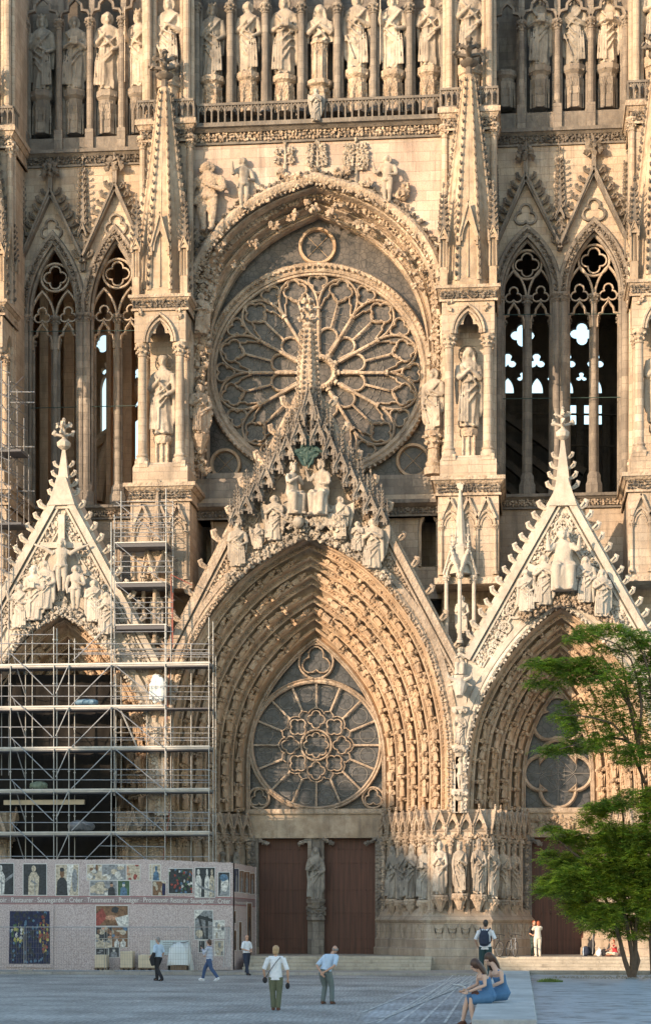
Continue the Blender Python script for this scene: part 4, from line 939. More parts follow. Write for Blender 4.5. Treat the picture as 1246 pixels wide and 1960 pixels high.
wr, room, (x0,x1,zf,zc,Yr) = bay(938, 1216, [(958,1060,448),(1083,1192,440)], 560, 945, [(1006,342,478),(1136,334,478)], 'wall', 'black', [(1071,288,480),(946,300,500),(1200,300,500)],
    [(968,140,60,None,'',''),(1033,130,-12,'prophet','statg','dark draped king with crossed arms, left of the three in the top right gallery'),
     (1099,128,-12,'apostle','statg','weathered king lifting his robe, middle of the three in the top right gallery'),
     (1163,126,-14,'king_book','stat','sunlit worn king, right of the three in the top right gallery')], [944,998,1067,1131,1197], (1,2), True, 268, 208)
H = [foil(1000,640,23,4), foil(1114,637,23,4)]+[foil(u,690,17,3) for u in (972,1027,1086,1140)]+[foil(u,720,11,3) for u in (1000,1058,1113)]
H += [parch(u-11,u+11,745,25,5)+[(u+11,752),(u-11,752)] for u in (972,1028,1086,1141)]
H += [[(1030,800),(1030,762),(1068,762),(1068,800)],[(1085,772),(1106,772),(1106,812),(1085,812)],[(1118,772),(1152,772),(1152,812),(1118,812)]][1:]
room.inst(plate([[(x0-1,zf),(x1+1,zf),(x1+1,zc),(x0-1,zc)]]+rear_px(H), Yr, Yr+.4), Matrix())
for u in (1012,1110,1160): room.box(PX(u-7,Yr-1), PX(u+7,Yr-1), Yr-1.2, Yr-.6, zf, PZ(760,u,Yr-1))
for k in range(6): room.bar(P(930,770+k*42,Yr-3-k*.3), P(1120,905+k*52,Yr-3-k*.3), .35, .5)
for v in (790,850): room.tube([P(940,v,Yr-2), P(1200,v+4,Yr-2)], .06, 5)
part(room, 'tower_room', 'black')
# thin tie rods across the tower windows
for (a, b, v1, v2) in ((50,262,634,632),(50,262,781,776),(958,1190,602,600),(958,1190,763,760)): mb = MB(); mb.tube([P(a,v1,YS+.2), P(b,v2,YS+.2)], .022, 5); part(mb, 'tie_rod', 'copper')
# ------------------------------------------------ the three portals
def vsweep(mb, path, prof, closed=False):
    """upright wall along a plan path (x,y); prof (outward offset, z); outward = right-hand side of travel"""
    m = len(path); k = len(prof); v = []; f = []
    for i, p in enumerate(path):
        a = Vector(path[i-1]) if i > 0 else None; b = Vector(path[i+1]) if i < m-1 else None; p = Vector(p)
        ta = (p-a).normalized() if a is not None else None; tb = (b-p).normalized() if b is not None else None
        ta = ta if ta is not None else tb; tb = tb if tb is not None else ta
        n = Vector((ta.y, -ta.x))+Vector((tb.y, -tb.x)); n.normalize(); n = n/max(.4, n.dot(Vector((ta.y, -ta.x))))
        for d, z in prof: v.append((p.x+n.x*d, p.y+n.y*d, z))
    for i in range(m-1):
        for q in range(k-1): f.append((i*k+q, (i+1)*k+q, (i+1)*k+q+1, i*k+q+1))
    mb.raw(v, f)
figcount = [0]
def portal(label, fpx, ufc, bpx, ubc, orders, mat, nfig, spc=1.45, stuff=False, n=46):
    F0 = px2(resample(smooth_pts(fpx, 2), n), YG); B0 = px2(resample(smooth_pts(bpx, 2), n), YD)
    FL, BL = mirror_world(F0, YG, ufc), mirror_world(B0, YD, ubc)
    F, B = full(F0, FL), full(B0, BL); pr = []
    for i in range(orders):
        t0, t1 = .07+.86*i/orders, .07+.86*(i+1)/orders; w_ = t1-t0
        if i == 0: pr += [(0,0),(.02,.03),(.035,.0),(.06,.03)]
        q = lambda a, b: (t0+a*w_, t0+b*w_)
        pr += [q(0,0), q(0,.16)]+[(q(.08,.2)[0]+.07*w_*cos(radians(x)), q(.08,.2)[1]+.09*w_*sin(radians(x))) for x in (200,120,40,-20)]+[q(.16,.10), q(.20,.06), q(.30,.08), q(.45,.16), q(.60,.30), q(.70,.50), q(.73,.80), q(.76,.88), q(.84,.90), q(.86,.82), q(.98,.90), q(1,1)]
    pr += [(.95,.95),(.955,.99),(.975,1.0),(.985,.97),(1,.97),(1,1)]
    sp = lambda i, t, b: at_splay(B, F, YD, YG, i, t, b)
    so = splay('portal', B, F, YD, YG, pr, mat); so['label'] = label
    lf = MB(); dz = MB(); figs = []; loose = MB(); m = len(F)
    for o in range(orders):
        tc = .07+.86*(o+.42)/orders; bc = .07+.86*(o+.36)/orders; w_ = .86/orders
        tl = .07+.86*(o+.90)/orders
        leafband(lf, [sp(i, tl, tl-.02)+Vector((0,-.05,0)) for i in range(0, m, 1)], .068, .125, 2, .11, out=Vector((0,-1,0)))
        for tq, bo, rq in ((o*w_+.07+.13*w_, -.16, .075), (o*w_+.07+.70*w_, -.12, .055)): lf.tube([sp(i, tq, tq)+Vector((0,bo,0)) for i in range(m)], rq, 6)
        ln = [0]; pts = [sp(i, tc, bc) for i in range(m)]
        for i in range(1, m): ln.append(ln[-1]+(pts[i]-pts[i-1]).length)
        half = ln[m//2]; cnt = nfig[o]; cen = Vector((sum(p.x for p in (pts[0], pts[-1]))/2, 0, pts[m//3].z))
        for side in (0, 1):
            for q in range(cnt):
                s = half*(q+.06+(.45 if o % 2 else 0))/(cnt+.62); s = s if side == 0 else ln[-1]-s; step = half/(cnt+.62)
                j = max(i for i in range(m-1) if ln[i] <= s+1e-6); tt = (s-ln[j])/(ln[j+1]-ln[j]); p = pts[j].lerp(pts[j+1], tt)
                jj = min(m-2, max(0, j+(2 if side == 0 else -2))); tg = (pts[min(m-1,j+1)]-pts[j]).normalized() if side == 0 else (pts[j]-pts[min(m-1,j+1)]).normalized()
                tg.y = 0; tg.normalize()
                inw = Vector((cen.x-p.x, 0, 0)).normalized() if q < cnt*.6 else Vector((cen.x-p.x, 0, cen.z-p.z)).normalized()
                fc = (Vector((0,-1,0))*.8+inw*.6); fc = (fc-tg*fc.dot(tg)).normalized(); X = (-fc).cross(tg)
                h = min(step*.76, spc)*R0.uniform(.92,1.04); Mx = Matrix((( X.x,-fc.x,tg.x,0),(X.y,-fc.y,tg.y,0),(X.z,-fc.z,tg.z,0),(0,0,0,1)))
                p2 = p+fc*.17+tg*.12
                key = R0.choice(VKEYS)
                if key == 'v_seat': h *= 1.12
                S3 = Matrix.Diagonal((h*R0.uniform(.98,1.12), h*1.1, h*1.05, 1)) @ Matrix.Rotation(R0.uniform(-.12,.12), 4, 'Y') @ Matrix.Rotation(R0.uniform(-.6,.6), 4, 'Z'); figs.append((key, Matrix.Translation(p2) @ Mx @ S3, p2))
                # jagged console below every figure
                w2 = .22 if orders > 4 else .25
                c = Matrix.Translation(p2-tg*.05) @ Mx
                star = []
                for a in range(10): rr_ = w2*(1.0 if a % 2 == 0 else .62); star.append((rr_*cos(a*pi/5), rr_*sin(a*pi/5)))
                v = [(x*1.0, y, 0) for x, y in star]+[(x*1.1, y*1.1, -.14) if a % 2 == 0 else (x*.9, y*.9, .0) for a, (x, y) in enumerate(star)]+[(0,0,-.17),(0,0,.03)]
                f = [(a, (a+1)%10, 10+(a+1)%10, 10+a) for a in range(10)]+[(10+a, 10+(a+1)%10, 20) for a in range(10)]+[((a+1)%10, a, 21) for a in range(10)]
                dz.raw([c @ Vector(x) for x in v], f)
                for a in range(7): lump(dz, c @ Vector((R0.uniform(-w2,w2)*1.1, -w2*R0.uniform(0,.6), R0.uniform(-.14,.02))), R0.uniform(.04,.07))
    part(lf, 'leaf_band', mat, so, 20); part(dz, 'canopy', mat, so, 20)
    figs.sort(key=lambda f: f[2].z)
    for key, Mw, p in figs:
        if stuff or figcount[0] >= 98:
            me = FIG[key]; loose.inst(([v.co for v in me.vertices], [tuple(q.vertices) for q in me.polygons]), Mw)
        else:
            figcount[0] += 1; o = bpy.data.objects.new('carved_figure', fig_mesh(key, mat if mat != 'pale' else 'pale')); link(o, so); o.matrix_basis = Mw
    if loose.v: part(loose, 'carved_figures', mat, so, 60, kind='stuff')
    return F, B, so
FC = [(861,1556),(862,1421),(850,1340),(822,1240),(775,1160),(716,1095),(657,1054),(590,1023)]
BC = [(738,1552),(738,1440),(728,1388),(709,1338),(681,1294),(643,1252),(606,1222)]
CF, CB, pc = portal('deep central portal arch with five rings of carved figures', FC, 590, BC, 605, 5, 'vous', [8,10,11,12,13])
FS = [(1262,1556),(1258,1463),(1245,1379),(1216,1312),(1180,1256),(1132,1200),(1076,1160)]
BS = [(1137,1550),(1136,1455),(1122,1402),(1100,1355),(1068,1315)]
SF, SB, pr_ = portal('right portal arch with four rings of carved figures', FS, 1074, BS, 1068, 4, 'vous', [7,8,9,10], 1.35, True)
d_ = PX(118,YG)-PX(1074,YG)
FSL = [(u-956, v+7) for u, v in FS]; BSL = [(u-1068+155, v+6) for u, v in BS]
LF, LB, pl_ = portal('left portal arch half hidden by scaffolding', FSL, 118, BSL, 155, 3, 'vous', [4,5,5], 1.6, True, 30)
# ---- wall behind portals with the window openings
mb = MB(); gz = 0.0
def hole(Bo): return [(x, z) for x, z in Bo]
xa, xb = PX(-120,YD), PX(1400,YD); zt = PZ(1205,600,YD+.4)
mb.inst(plate([[(xa,PZ(1600,600,YD)),(xb,PZ(1600,600,YD)),(xb,zt),(xa,zt)]]+[hole(CB), hole(SB), hole(LB)], YD, YD+.5), Matrix())
mb.box(xa, xb, YD+1.2, YD+1.5, 0, PZ(985,600,YD)); part(mb, 'wall', 'wall')
# ---- gables
def gable(F, apex, feet, mat, vbase, ntr, top=None, ogee=0, csz=.55, ncr=9, wall='pale'):
    g = MB(); c = MB(); l = MB(); A = P(*apex, YG-.35); Ls, Rs = P(*feet[0], YG-.35), P(*feet[1], YG-.35)
    zb = F[0][1]
    g.inst(plate([[(Ls.x,zb),(Ls.x,Ls.z),(A.x,A.z),(Rs.x,Rs.z),(Rs.x,zb),(F[0][0],zb)]+list(F[1:-1])+[(F[-1][0],zb)]], YG-.35, YG+.25), Matrix())
    gw = part(g, 'gable', wall)
    r = MB(); k = .42
    for e, s in ((Ls, -1), (Rs, 1)):
        u = (A-e).normalized(); nrm = Vector((u.z,0,-u.x))*(1 if s < 0 else -1)
        e0 = e-u*.2; A2 = A+u*.2
        for off, wd, dp in ((.12,.30,.62),(.40,.10,.40)): r.bar(e0+nrm*off+Vector((0,.05,0)), A+u*(-off*.6)+nrm*off+Vector((0,.05,0)), wd, dp)
        r.bar(e0+nrm*.92, A-u*1.5+nrm*.92, .08, .22)
        leafband(l, [e0+nrm*.66+Vector((0,-.03,0)), A-u*1.2+nrm*.66+Vector((0,-.03,0))], .10, .17, 3, .14, n=nrm)
        r.bar(e+Vector((0,1.0,0))-nrm*.02, A+Vector((0,1.0,0))-nrm*.02, .3, 2.0)
        crockets_on(c, e+u*.5-nrm*.05, A-u*1.0-nrm*.05, ncr, csz, s)
    part(r, 'gable_coping', mat, gw); part(c, 'crockets', mat, gw); part(l, 'leaf_band', mat, gw)
    m = MB(); pth = [Vector((x, YG-.35, z)) for x, z in F]; h = len(pth)
    m.sweep(pth, [(0,0),(.02,.12),(-.10,.20),(-.22,.10),(-.26,.16),(-.5,.16),(-.56,0)]) 
    l2 = MB(); leafband(l2, [p+Vector((0,-.18,0)) for p in pth], .075, .14, 2, .12)
    cx = pth[h//2].x
    part(m, 'arch_moulding', mat, gw); part(l2, 'leaf_band', mat, gw)
    return gw, A
gc, Ac = gable(CF, (590,722), ((303,1278),(884,1278)), 'carv', 1556, 0, ncr=10, wall='wall')
gr, Ar = gable(SF, (1077,925), ((893,1252),(1262,1252)), 'pale', 1556, 0, ncr=13, csz=.46)
gl_, Al = gable(LF, (120,925), ((-66,1262),(302,1262)), 'pale', 1556, 0, ncr=13, csz=.46)
def crest(pts, par, mat, r=.11, up=.5, n=5, Y=YG-.75):
    m = MB(); pp = resample(smooth_pts(pts, 1), 60)
    for u, v in pp:
        for q in range(n): lump(m, P(u+R0.uniform(-5,5), v+R0.uniform(-up,up)*20, Y+R0.uniform(-.25,.25)), R0.uniform(.6,1.2)*r, r, R0.uniform(.5,1.1)*r)
    for i in range(0, 59): m.inst(CRK, Matrix.Translation(P(pp[i][0], pp[i][1], Y)) @ Matrix.Rotation(R0.uniform(0,6.28), 4, 'Z') @ Matrix.Diagonal((.24,.24,.24,1)))
    return part(m, 'foliage_crest', mat, par, 20)
crest([(436,1110),(500,1062),(560,1028),(590,1018),(640,1034),(700,1070),(744,1110)], gc, 'stat', n=14)
crest([(1000,1180),(1040,1160),(1079,1146),(1115,1156),(1150,1175),(1185,1205)], gr, 'carv', .09, n=9)
crest([(30,1222),(70,1192),(115,1166),(160,1188),(200,1226),(222,1255)], gl_, 'pale', .09, n=10)
def gable_top(A, par, v0, v1, u0):
    s = MB(); x = A.x; z0 = PZ(v0,u0,YG-.35); z1 = PZ(v1,u0,YG-.35); h = z1-z0
    s.prism([(x-.62,A.z-1.05),(x+.62,A.z-1.05),(x+.2,A.z+.25),(x-.2,A.z+.25)], YG-.66, YG+.3); s.lathe([(.62,-.55),(.50,0),(.08,h*.64)], (x,YG-.1,z0), 4)
    for q in (-1,1):
        for k in range(4):
            t = .05+k*.15; c = .40*(1-t*.4); s.inst(CRK, Matrix.Translation((x+q*(.42*(1-t)), YG-.1, z0+h*.66*t*1.2)) @ Matrix.Diagonal((q*c,c,c,1)))
    s.lathe([(.10,h*.60),(.30,h*.64),(.33,h*.69),(.12,h*.74)], (x,YG-.1,z0), 8)
    s.lathe([(.09,h*.7),(.07,h*.97),(.10,h*.98),(.03,h)], (x,YG-.1,z0), 6)
    for zz, k in ((.80,.42),(.90,.28)):
        for a in range(4):
            q = a*pi/2; c = Vector((x+cos(q)*k, YG-.1+sin(q)*k, z0+h*zz)); s.tube([Vector((x,YG-.1,z0+h*(zz-.03))), c], .07, 5); lump(s, c, .12); lump(s, c+Vector((0,0,.1)), .09)
    part(s, 'finial', 'pale', par)
gable_top(Ar, gr, 938, 775, 1077); gable_top(Al, gl_, 952, 797, 120)
# reliefs inside the side gables
def orn(mb, u, v, r, n, Y=YG-.36, k=.5):
    mb.sweep([P(x,y,Y) for x, y in orient(foil(u, v, r, n, 90, k))], [(-.05,0),(-.04,.10),(.04,.10),(.06,0)], True)
mb = MB()
for u, v, r, n in ((1078,1010,15,3),(985,1168,15,4),(1174,1168,15,4),(966,1202,10,3),(958,1218,9,3),(950,1234,8,3),(942,1250,8,3),(1192,1205,9,3)): orn(mb, u, v, r, n); mb.sweep([P(x,y,YG-.36) for x, y in orient(circ(u,v,r*1.08,18))], [(-.05,0),(-.04,.12),(.04,.12),(.06,0)], True)
for a, b, v0, h in ((1040,1116,1130,78),(1003,1046,1165,66),(1112,1156,1165,66)): mb.sweep([P(x,y,YG-.36) for x, y in parch(a,b,v0-40,h*.6,8)], [(-.05,0),(-.04,.12),(.04,.12),(.06,0)])
for q in range(40): lump(mb, P(R0.uniform(1056,1100), R0.uniform(1128,1150), YG-.6), .14)
part(mb, 'relief', 'pale', gr)
mb = MB()
for u, v, r, n in ((22,1190,14,4),(216,1235,12,4)): orn(mb, u, v, r, n)
for a, b, v0, h in ((84,152,1100,50),(30,100,1150,50),(130,190,1150,50)): mb.sweep([P(x,y,YG-.36) for x, y in parch(a,b,v0-20,h*.6,8)], [(-.05,0),(-.04,.12),(.04,.12),(.06,0)])
mb.bar(P(118,1145,YG-.55), P(118,985,YG-.55), .30, .18); mb.bar(P(78,1044,YG-.6), P(158,1044,YG-.6), .26, .16)
for q in range(30): lump(mb, P(R0.uniform(98,126), R0.uniform(1140,1160), YG-.6), .13)
part(mb, 'relief', 'pale', gl_, label='carved cross standing in the left gable')
GYs = YG-.95
GS = 'figures carved in the portal gables'
for a in ((1078,1132,1012,'seat_both','crowned seated figure with both hands raised in the right gable','pale'),
          (1007,1172,1090,'monk','robed figure turning inward, outermost left in the right gable','pale'),
          (1041,1160,1062,'angel','winged figure left of the seated one in the right gable','pale'),
          (1121,1155,1066,'veil_chest','figure right of the seated one in the right gable','pale'),
          (1152,1182,1090,'veil_pray','praying figure, outermost right in the right gable','pale'),
          (118,1133,1030,'crucified','crucified figure on the cross in the left gable','pale'),
          (38,1204,1118,'youth','small figure raising a hand, outermost left in the left gable','pale'),
          (66,1190,1082,'prophet','tall robed figure under the left arm of the cross, the outer of the pair','pale'),
          (86,1168,1074,'veil_chest','figure close to the cross on its left side, inner of the pair','pale'),
          (145,1168,1082,'tunic_down','figure in a short tunic right of the cross','pale'),
          (180,1192,1110,'monk','robed figure second right of the cross','pale'),
          (204,1216,1134,'veil_pray','figure with bowed head, outermost right in the left gable','pale'),
          (562,986,886,'seat_veil','crowned woman seated in profile with joined hands at the top of the central gable','stat'),
          (614,988,880,'seat_king','seated king reaching out to crown the woman beside him in the central gable','stat'),
          (525,1036,948,'angel','winged angel standing left below the seated woman','stat'),
          (650,1034,950,'angel_raise','winged angel standing right below the seated king','stat'),
          (493,1052,1002,'angel_raise','small kneeling winged angel low on the left slope','stat'),
          (455,1086,1000,'monk','robed figure with folded arms at the left end of the coronation group','stat'),
          (684,1056,998,'angel','small winged angel low on the right slope','stat'),
          (714,1090,992,'angel','large winged angel at the right end of the coronation group','stat')):
    statue(a[0], a[1], a[2], GYs if a[3][:4] != 'seat' else GYs-.1, a[3], a[4], a[5], {'seat_veil':.75,'seat_king':-.45}.get(a[3], R0.uniform(-.3,.3)), GS, {'crucified':1.15,'seat_veil':1.12,'seat_king':1.12}.get(a[3], 1.25))
# canopied pinnacles over the coronation
mb = MB(); dk = MB()
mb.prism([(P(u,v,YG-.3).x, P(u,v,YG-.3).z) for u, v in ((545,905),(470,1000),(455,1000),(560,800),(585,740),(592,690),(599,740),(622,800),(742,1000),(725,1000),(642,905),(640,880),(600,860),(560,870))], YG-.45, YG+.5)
part(mb, 'canopy_back', 'dark', gc)  # dark stone puts the recess shade behind the canopies into colour
mb = MB()
for u, vf, vt, w_ in ((572,850,775,.62),(609,850,775,.62),(549,878,800,.6),(632,876,800,.6),(529,905,832,.58),(652,903,835,.58),(509,932,862,.58),(671,930,862,.58),(490,958,892,.55),(690,956,892,.55),(471,982,918,.55),(709,982,918,.55),(452,1003,945,.5),(729,1003,945,.5),
                      (591,800,690,.6),(575,815,745,.4),(606,815,745,.4),(560,840,790,.4),(622,840,790,.4)):
    Yq = YG-1.0+R0.uniform(-.1,.1); p = P(u, vf, Yq); zt = PZ(vt,u,Yq)
    gablet(mb, p.x, Yq-.22, p.z, w_*1.05, (zt-p.z)*.52, .3, 0)
    for a in (-1.15,1.15): gablet(mb, p.x+(1 if a > 0 else -1)*w_*.48, Yq+.0, p.z, w_*.8, (zt-p.z)*.42, .2, a, crk=False)
    mb.box(p.x-w_*.34, p.x+w_*.34, Yq-.05, YG-.3, p.z+.58, p.z+.72)
    spirelet(mb, p.x, Yq+.18, p.z+.45, zt+.35, w_*.5, 4, 7, .12)
    for s in (-1,1): spirelet(mb, p.x+s*w_*.55, Yq, p.z+.1, p.z+1.05, .17, 4, 4, .07)
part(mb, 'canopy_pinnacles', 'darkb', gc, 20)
mb = MB(); p = P(590,790,YG-.6); h = PZ(565,590,YG-.6)-p.z
mb.lathe([(.5,0),(.44,h*.3),(.20,h*.72),(.30,h*.74),(.12,h*.78),(.08,h)], (p.x,p.y,p.z), 8)
for k in range(8):
    a = 2*pi*(k+.5)/8
    for i in range(16): t = i/16*.72; rr_ = .50*(1-t/.72)+.20*(t/.72); mb.inst(CRK, Matrix.Translation((p.x+cos(a)*rr_, p.y+sin(a)*rr_, p.z+h*t)) @ Matrix.Rotation(a,4,'Z') @ Matrix.Diagonal((.2,.2,.2,1)))
for zz, k in ((.80,.40),(.88,.30),(.95,.2)):
    for a in range(6): q = a*pi/3; c = Vector((p.x+cos(q)*k, p.y+sin(q)*k, p.z+h*zz)); mb.tube([Vector((p.x,p.y,c.z-.1)), c], .06, 4); lump(mb, c, .12)
part(mb, 'spire', 'carv', gc, 20)
mb = MB(); c = P(588,866,YG-1.15)
for k in range(26):
    a = k*.74; r_ = .12+.42*(k%5)/5; mb.inst(LUMPS[k%7], Matrix.Translation(c+Vector((cos(a)*r_, -.02*k%.1, sin(a)*r_))) @ Matrix.Rotation(a, 4, 'Y') @ Matrix.Diagonal((.30,.05,.10,1)))
part(mb, 'copper_sun_disc', 'copper', gc, 20, label='green copper rayed disc above the seated pair')
mb = MB(); mb.pbox(598, 640, 984, 1006, YG-1.2, YG-.3); mb.pbox(540, 588, 984, 1000, YG-1.1, YG-.3)
for q in range(70): lump(mb, P(R0.uniform(540,660), R0.uniform(986,1015), YG-1.15), .12)
sph(mb, P(571,1000,YG-1.35), (.26,.26,.26), 12, 8); part(mb, 'seat_base', 'stat', gc)
# ---- slim shafts with figures between the portals
def between(u, mir):
    m = MB(); Yq = YG-.45; x = PX(u, YG-.5)
    m.lathe([(.30,0),(.30,PZ(1238,u,Yq)-PZ(1556,u,Yq))], (x, YG-.05, PZ(1556,u,Yq)), 8)
    for v in (1294,1354,1428,1512): m.lathe([(.16,-.5),(.36,-.16),(.40,-.12),(.40,0)], (x, YG-.45, PZ(v,u,Yq)), 8); [lump(m, (x+R0.uniform(-.3,.3), YG-.75, PZ(v,u,Yq)-.2), .11) for _ in range(9)]
    m.pbox(u-13,u+13,1262,1556,YG-.43,YG+1.0)
    # open canopy with its slender spire on top
    zt = PZ(1100,u,Yq); zb = PZ(1232,u,Yq)
    for dx, dy in ((-.62,0),(.62,0),(0,-.5)): column(m, x+dx, YG-.1+dy, zb, zt, .09, caph=.3)
    for a, dx, dy in ((-.75,-.36,-.3),(.75,.36,-.3)): gablet(m, x+dx, YG-.1+dy, zt-.05, .9, 1.15, .5, a)
    m.lathe([(.52,0),(.46,1.2),(.30,1.35),(.05,3.9)], (x, YG+.1, zt+.1), 8)
    for k in range(4): a = k*pi/2+pi/4; spirelet(m, x+cos(a)*.5, YG+.1+sin(a)*.5, zt+.5, zt+2.2, .24, 4, 5, .09)
    lump(m, (x,YG+.1,zt+4.05), .16); m.bar((x-.18,YG+.1,zt+4.2),(x+.18,YG+.1,zt+4.2),.05); m.bar((x,YG+.1,zt+4),(x,YG+.1,zt+4.5),.05)
    part(m, 'shaft', 'pale' if not mir else 'carv', CA)
between(880, False); between(297, True)
GB = 'figures on the shafts between portals'
statue(884,1214,1140,YG+.2,'monk','statue inside the open canopy between the centre and right gables','pale',group=GB)
statue(880,1292,1240,YG-.5,'seat_veil','seated figure above the ox head gargoyle right of the central portal','pale',group=GB,sx=1.2)
statue(881,1428,1362,YG-.5,'bishop','statue halfway up the shaft right of the central portal, below the ox head','stat',group=GB)
statue(881,1512,1450,YG-.5,'tunic','striding figure lowest on the shaft right of the central portal','stat',group=GB)
statue(300,1206,1130,YG+.2,'veil_chest','statue inside the canopy behind the scaffold tower','pale',group=GB)
statue(298,1436,1372,YG-.5,'prophet','statue on the shaft behind the main scaffold','stat',group=GB)
def ox(u, v, par=None, mat='pale'):
    m = MB(); p = P(u, v, YG-.9)
    m.tube([p+Vector((0,.7,.1)), p+Vector((0,.1,.15)), p+Vector((0,-.35,-.1)), p+Vector((0,-.5,-.42))], [.34,.36,.26,.16], 9)
    for s in (-1,1): m.tube([p+Vector((s*.2,0,.35)), p+Vector((s*.5,-.05,.5)), p+Vector((s*.55,-.05,.72))], [.09,.07,.02], 6); m.tube([p+Vector((s*.28,.05,.2)), p+Vector((s*.55,.05,.12))], [.1,.03], 5)
    part(m, 'ox_head_gargoyle', mat)
ox(880, 1318)
# ---- windows of the portals
def framed(F, Y, mat='vous'):
    m = MB(); p = [Vector((x,Y,z)) for x, z in F]; m.sweep(p, [(-.06,0),(-.02,.14),(.05,.16),(.09,.06),(.11,.10),(.15,.06),(.16,0)]) ; z = F[0][1]; m.box(F[-1][0]-.05, F[0][0]+.05, Y-.14, Y+.2, z-.12, z+.08); return m
def glaz(B, name='portal_window'):
    m = MB(); m.prism(B, YD+.25, YD+.35); return part(m, name, 'pglass')
wc = glaz(CB); ww = glaz(SB); wl_ = glaz(LB); wl_.data.materials[0] = M['black']  # left pane takes the near-black stone, painting the opening dark
mb = framed(CB, YD-.02); Yt = YD+.12
def swp(mb, pts, k, d, closed=False, Y=None): mb.sweep([P(u,v,Y or Yt) for u, v in (orient(pts) if closed else pts)], [(-k,0),(-k*.7,d*.8),(0,d),(k*.7,d*.8),(k,0)], closed)
cu, cv = 605.5, 1427.0
mb.sweep([P(cu+125*cos(-q*pi/36), cv-123*sin(-q*pi/36), Yt) for q in range(72)], [(-.13,0),(-.12,.16),(-.05,.24),(.03,.16),(.09,.26),(.13,.2),(.13,0)], True)
swp(mb, circ(cu, cv, 29, 32), .055, .16, True); swp(mb, foil(cu,cv,24,8,90,.30), .035, .1, True)
for k in range(8):
    a = radians(45*k+90); q = (cu+49*cos(a), cv-49*sin(a)); swp(mb, foil(q[0],q[1],17,4,45*k+90,.5), .035, .12, True)
    a2 = a+radians(22.5); nx = [(cu+33*cos(a2-.35), cv-33*sin(a2-.35)),(cu+48*cos(a2-.1),cv-48*sin(a2-.1)),(cu+66*cos(a2),cv-66*sin(a2))]
    for sg in (-1,1):
        pts = [(cu+r_*cos(a+sg*d), cv-r_*sin(a+sg*d)) for r_, d in ((70,.39),(66,.26),(62,.25),(68,.16),(72,.02),(78,.0))]; swp(mb, pts, .03, .10)
    for b_ in (a, a2): mb.tube([P(cu+70*cos(b_), cv-70*sin(b_), Yt-.08), P(cu+122*cos(b_), cv-122*sin(b_), Yt-.06)], .055, 6)
for (u,v,r,n) in ((605.5,1267,33,3),(496,1529,20,3),(714.5,1528,20,3)):
    swp(mb, circ(u,v,r,28), .06, .2, True); swp(mb, foil(u,v,r*.86,n,90,.52), .04, .14, True)
part(mb, 'tracery', 'carv', wc)
mb = MB(); Yl = YD+.23
for k in range(16):
    a = radians(22.5*k+11.25); q = (cu+100*cos(a), cv-100*sin(a)); mb.tube([P(x,y,Yl) for x,y in circ(q[0],q[1],15,14)], .018, 4, True)
for v in range(1400, 1550, 14): mb.tube([P(480,v,Yl), P(732,v,Yl)], .010, 4)
part(mb, 'lead_lines', 'lead', wc)
mb = framed(SB, YD-.02)
def lob(cs, Y=None): 
    pts = []
    for (x, y, r, a0, a1) in cs:
        n = 14
        for i in range(n): a = radians(a0+(a1-a0)*i/(n-1)); pts.append((x+r*cos(a), y-r*sin(a)))
    return pts
q4 = lob([(1068,1451.5,34,-12,192),(1036.5,1481,33,78,282),(1068,1513,34,168,372),(1099.5,1481,33,258,462)])
mb.sweep([P(u,v,Yt) for u,v in orient(q4)], [(-.08,0),(-.08,.14),(.02,.24),(.10,.14),(.10,0)], True)
q3 = lob([(1068,1360,26,-5,185),(1049,1390,27,95,300),(1087,1390,27,240,445)])
mb.sweep([P(u,v,Yt) for u,v in orient(q3)], [(-.08,0),(-.08,.14),(.02,.24),(.10,.14),(.10,0)], True)
part(mb, 'tracery', 'carv', ww)
mb = MB()
for pts in ([(1036,1481),(1068,1450),(1100,1481),(1068,1513)],[(1056,1469),(1080,1469),(1080,1493),(1056,1493)]): mb.tube([P(u,v,Yl) for u,v in pts], .02, 4, True)
for (a,b,c,d) in ((1068,1418,1068,1546),(1003,1481,1036,1481),(1100,1481,1133,1481)): mb.tube([P(a,b,Yl),P(c,d,Yl)], .02, 4)
for (x,y) in ((1052,1465),(1084,1465),(1052,1497),(1084,1497)): mb.tube([P(a,b,Yl) for a,b in circ(x,y,20,18)], .014, 4, True)
part(mb, 'lead_lines', 'lead', ww)
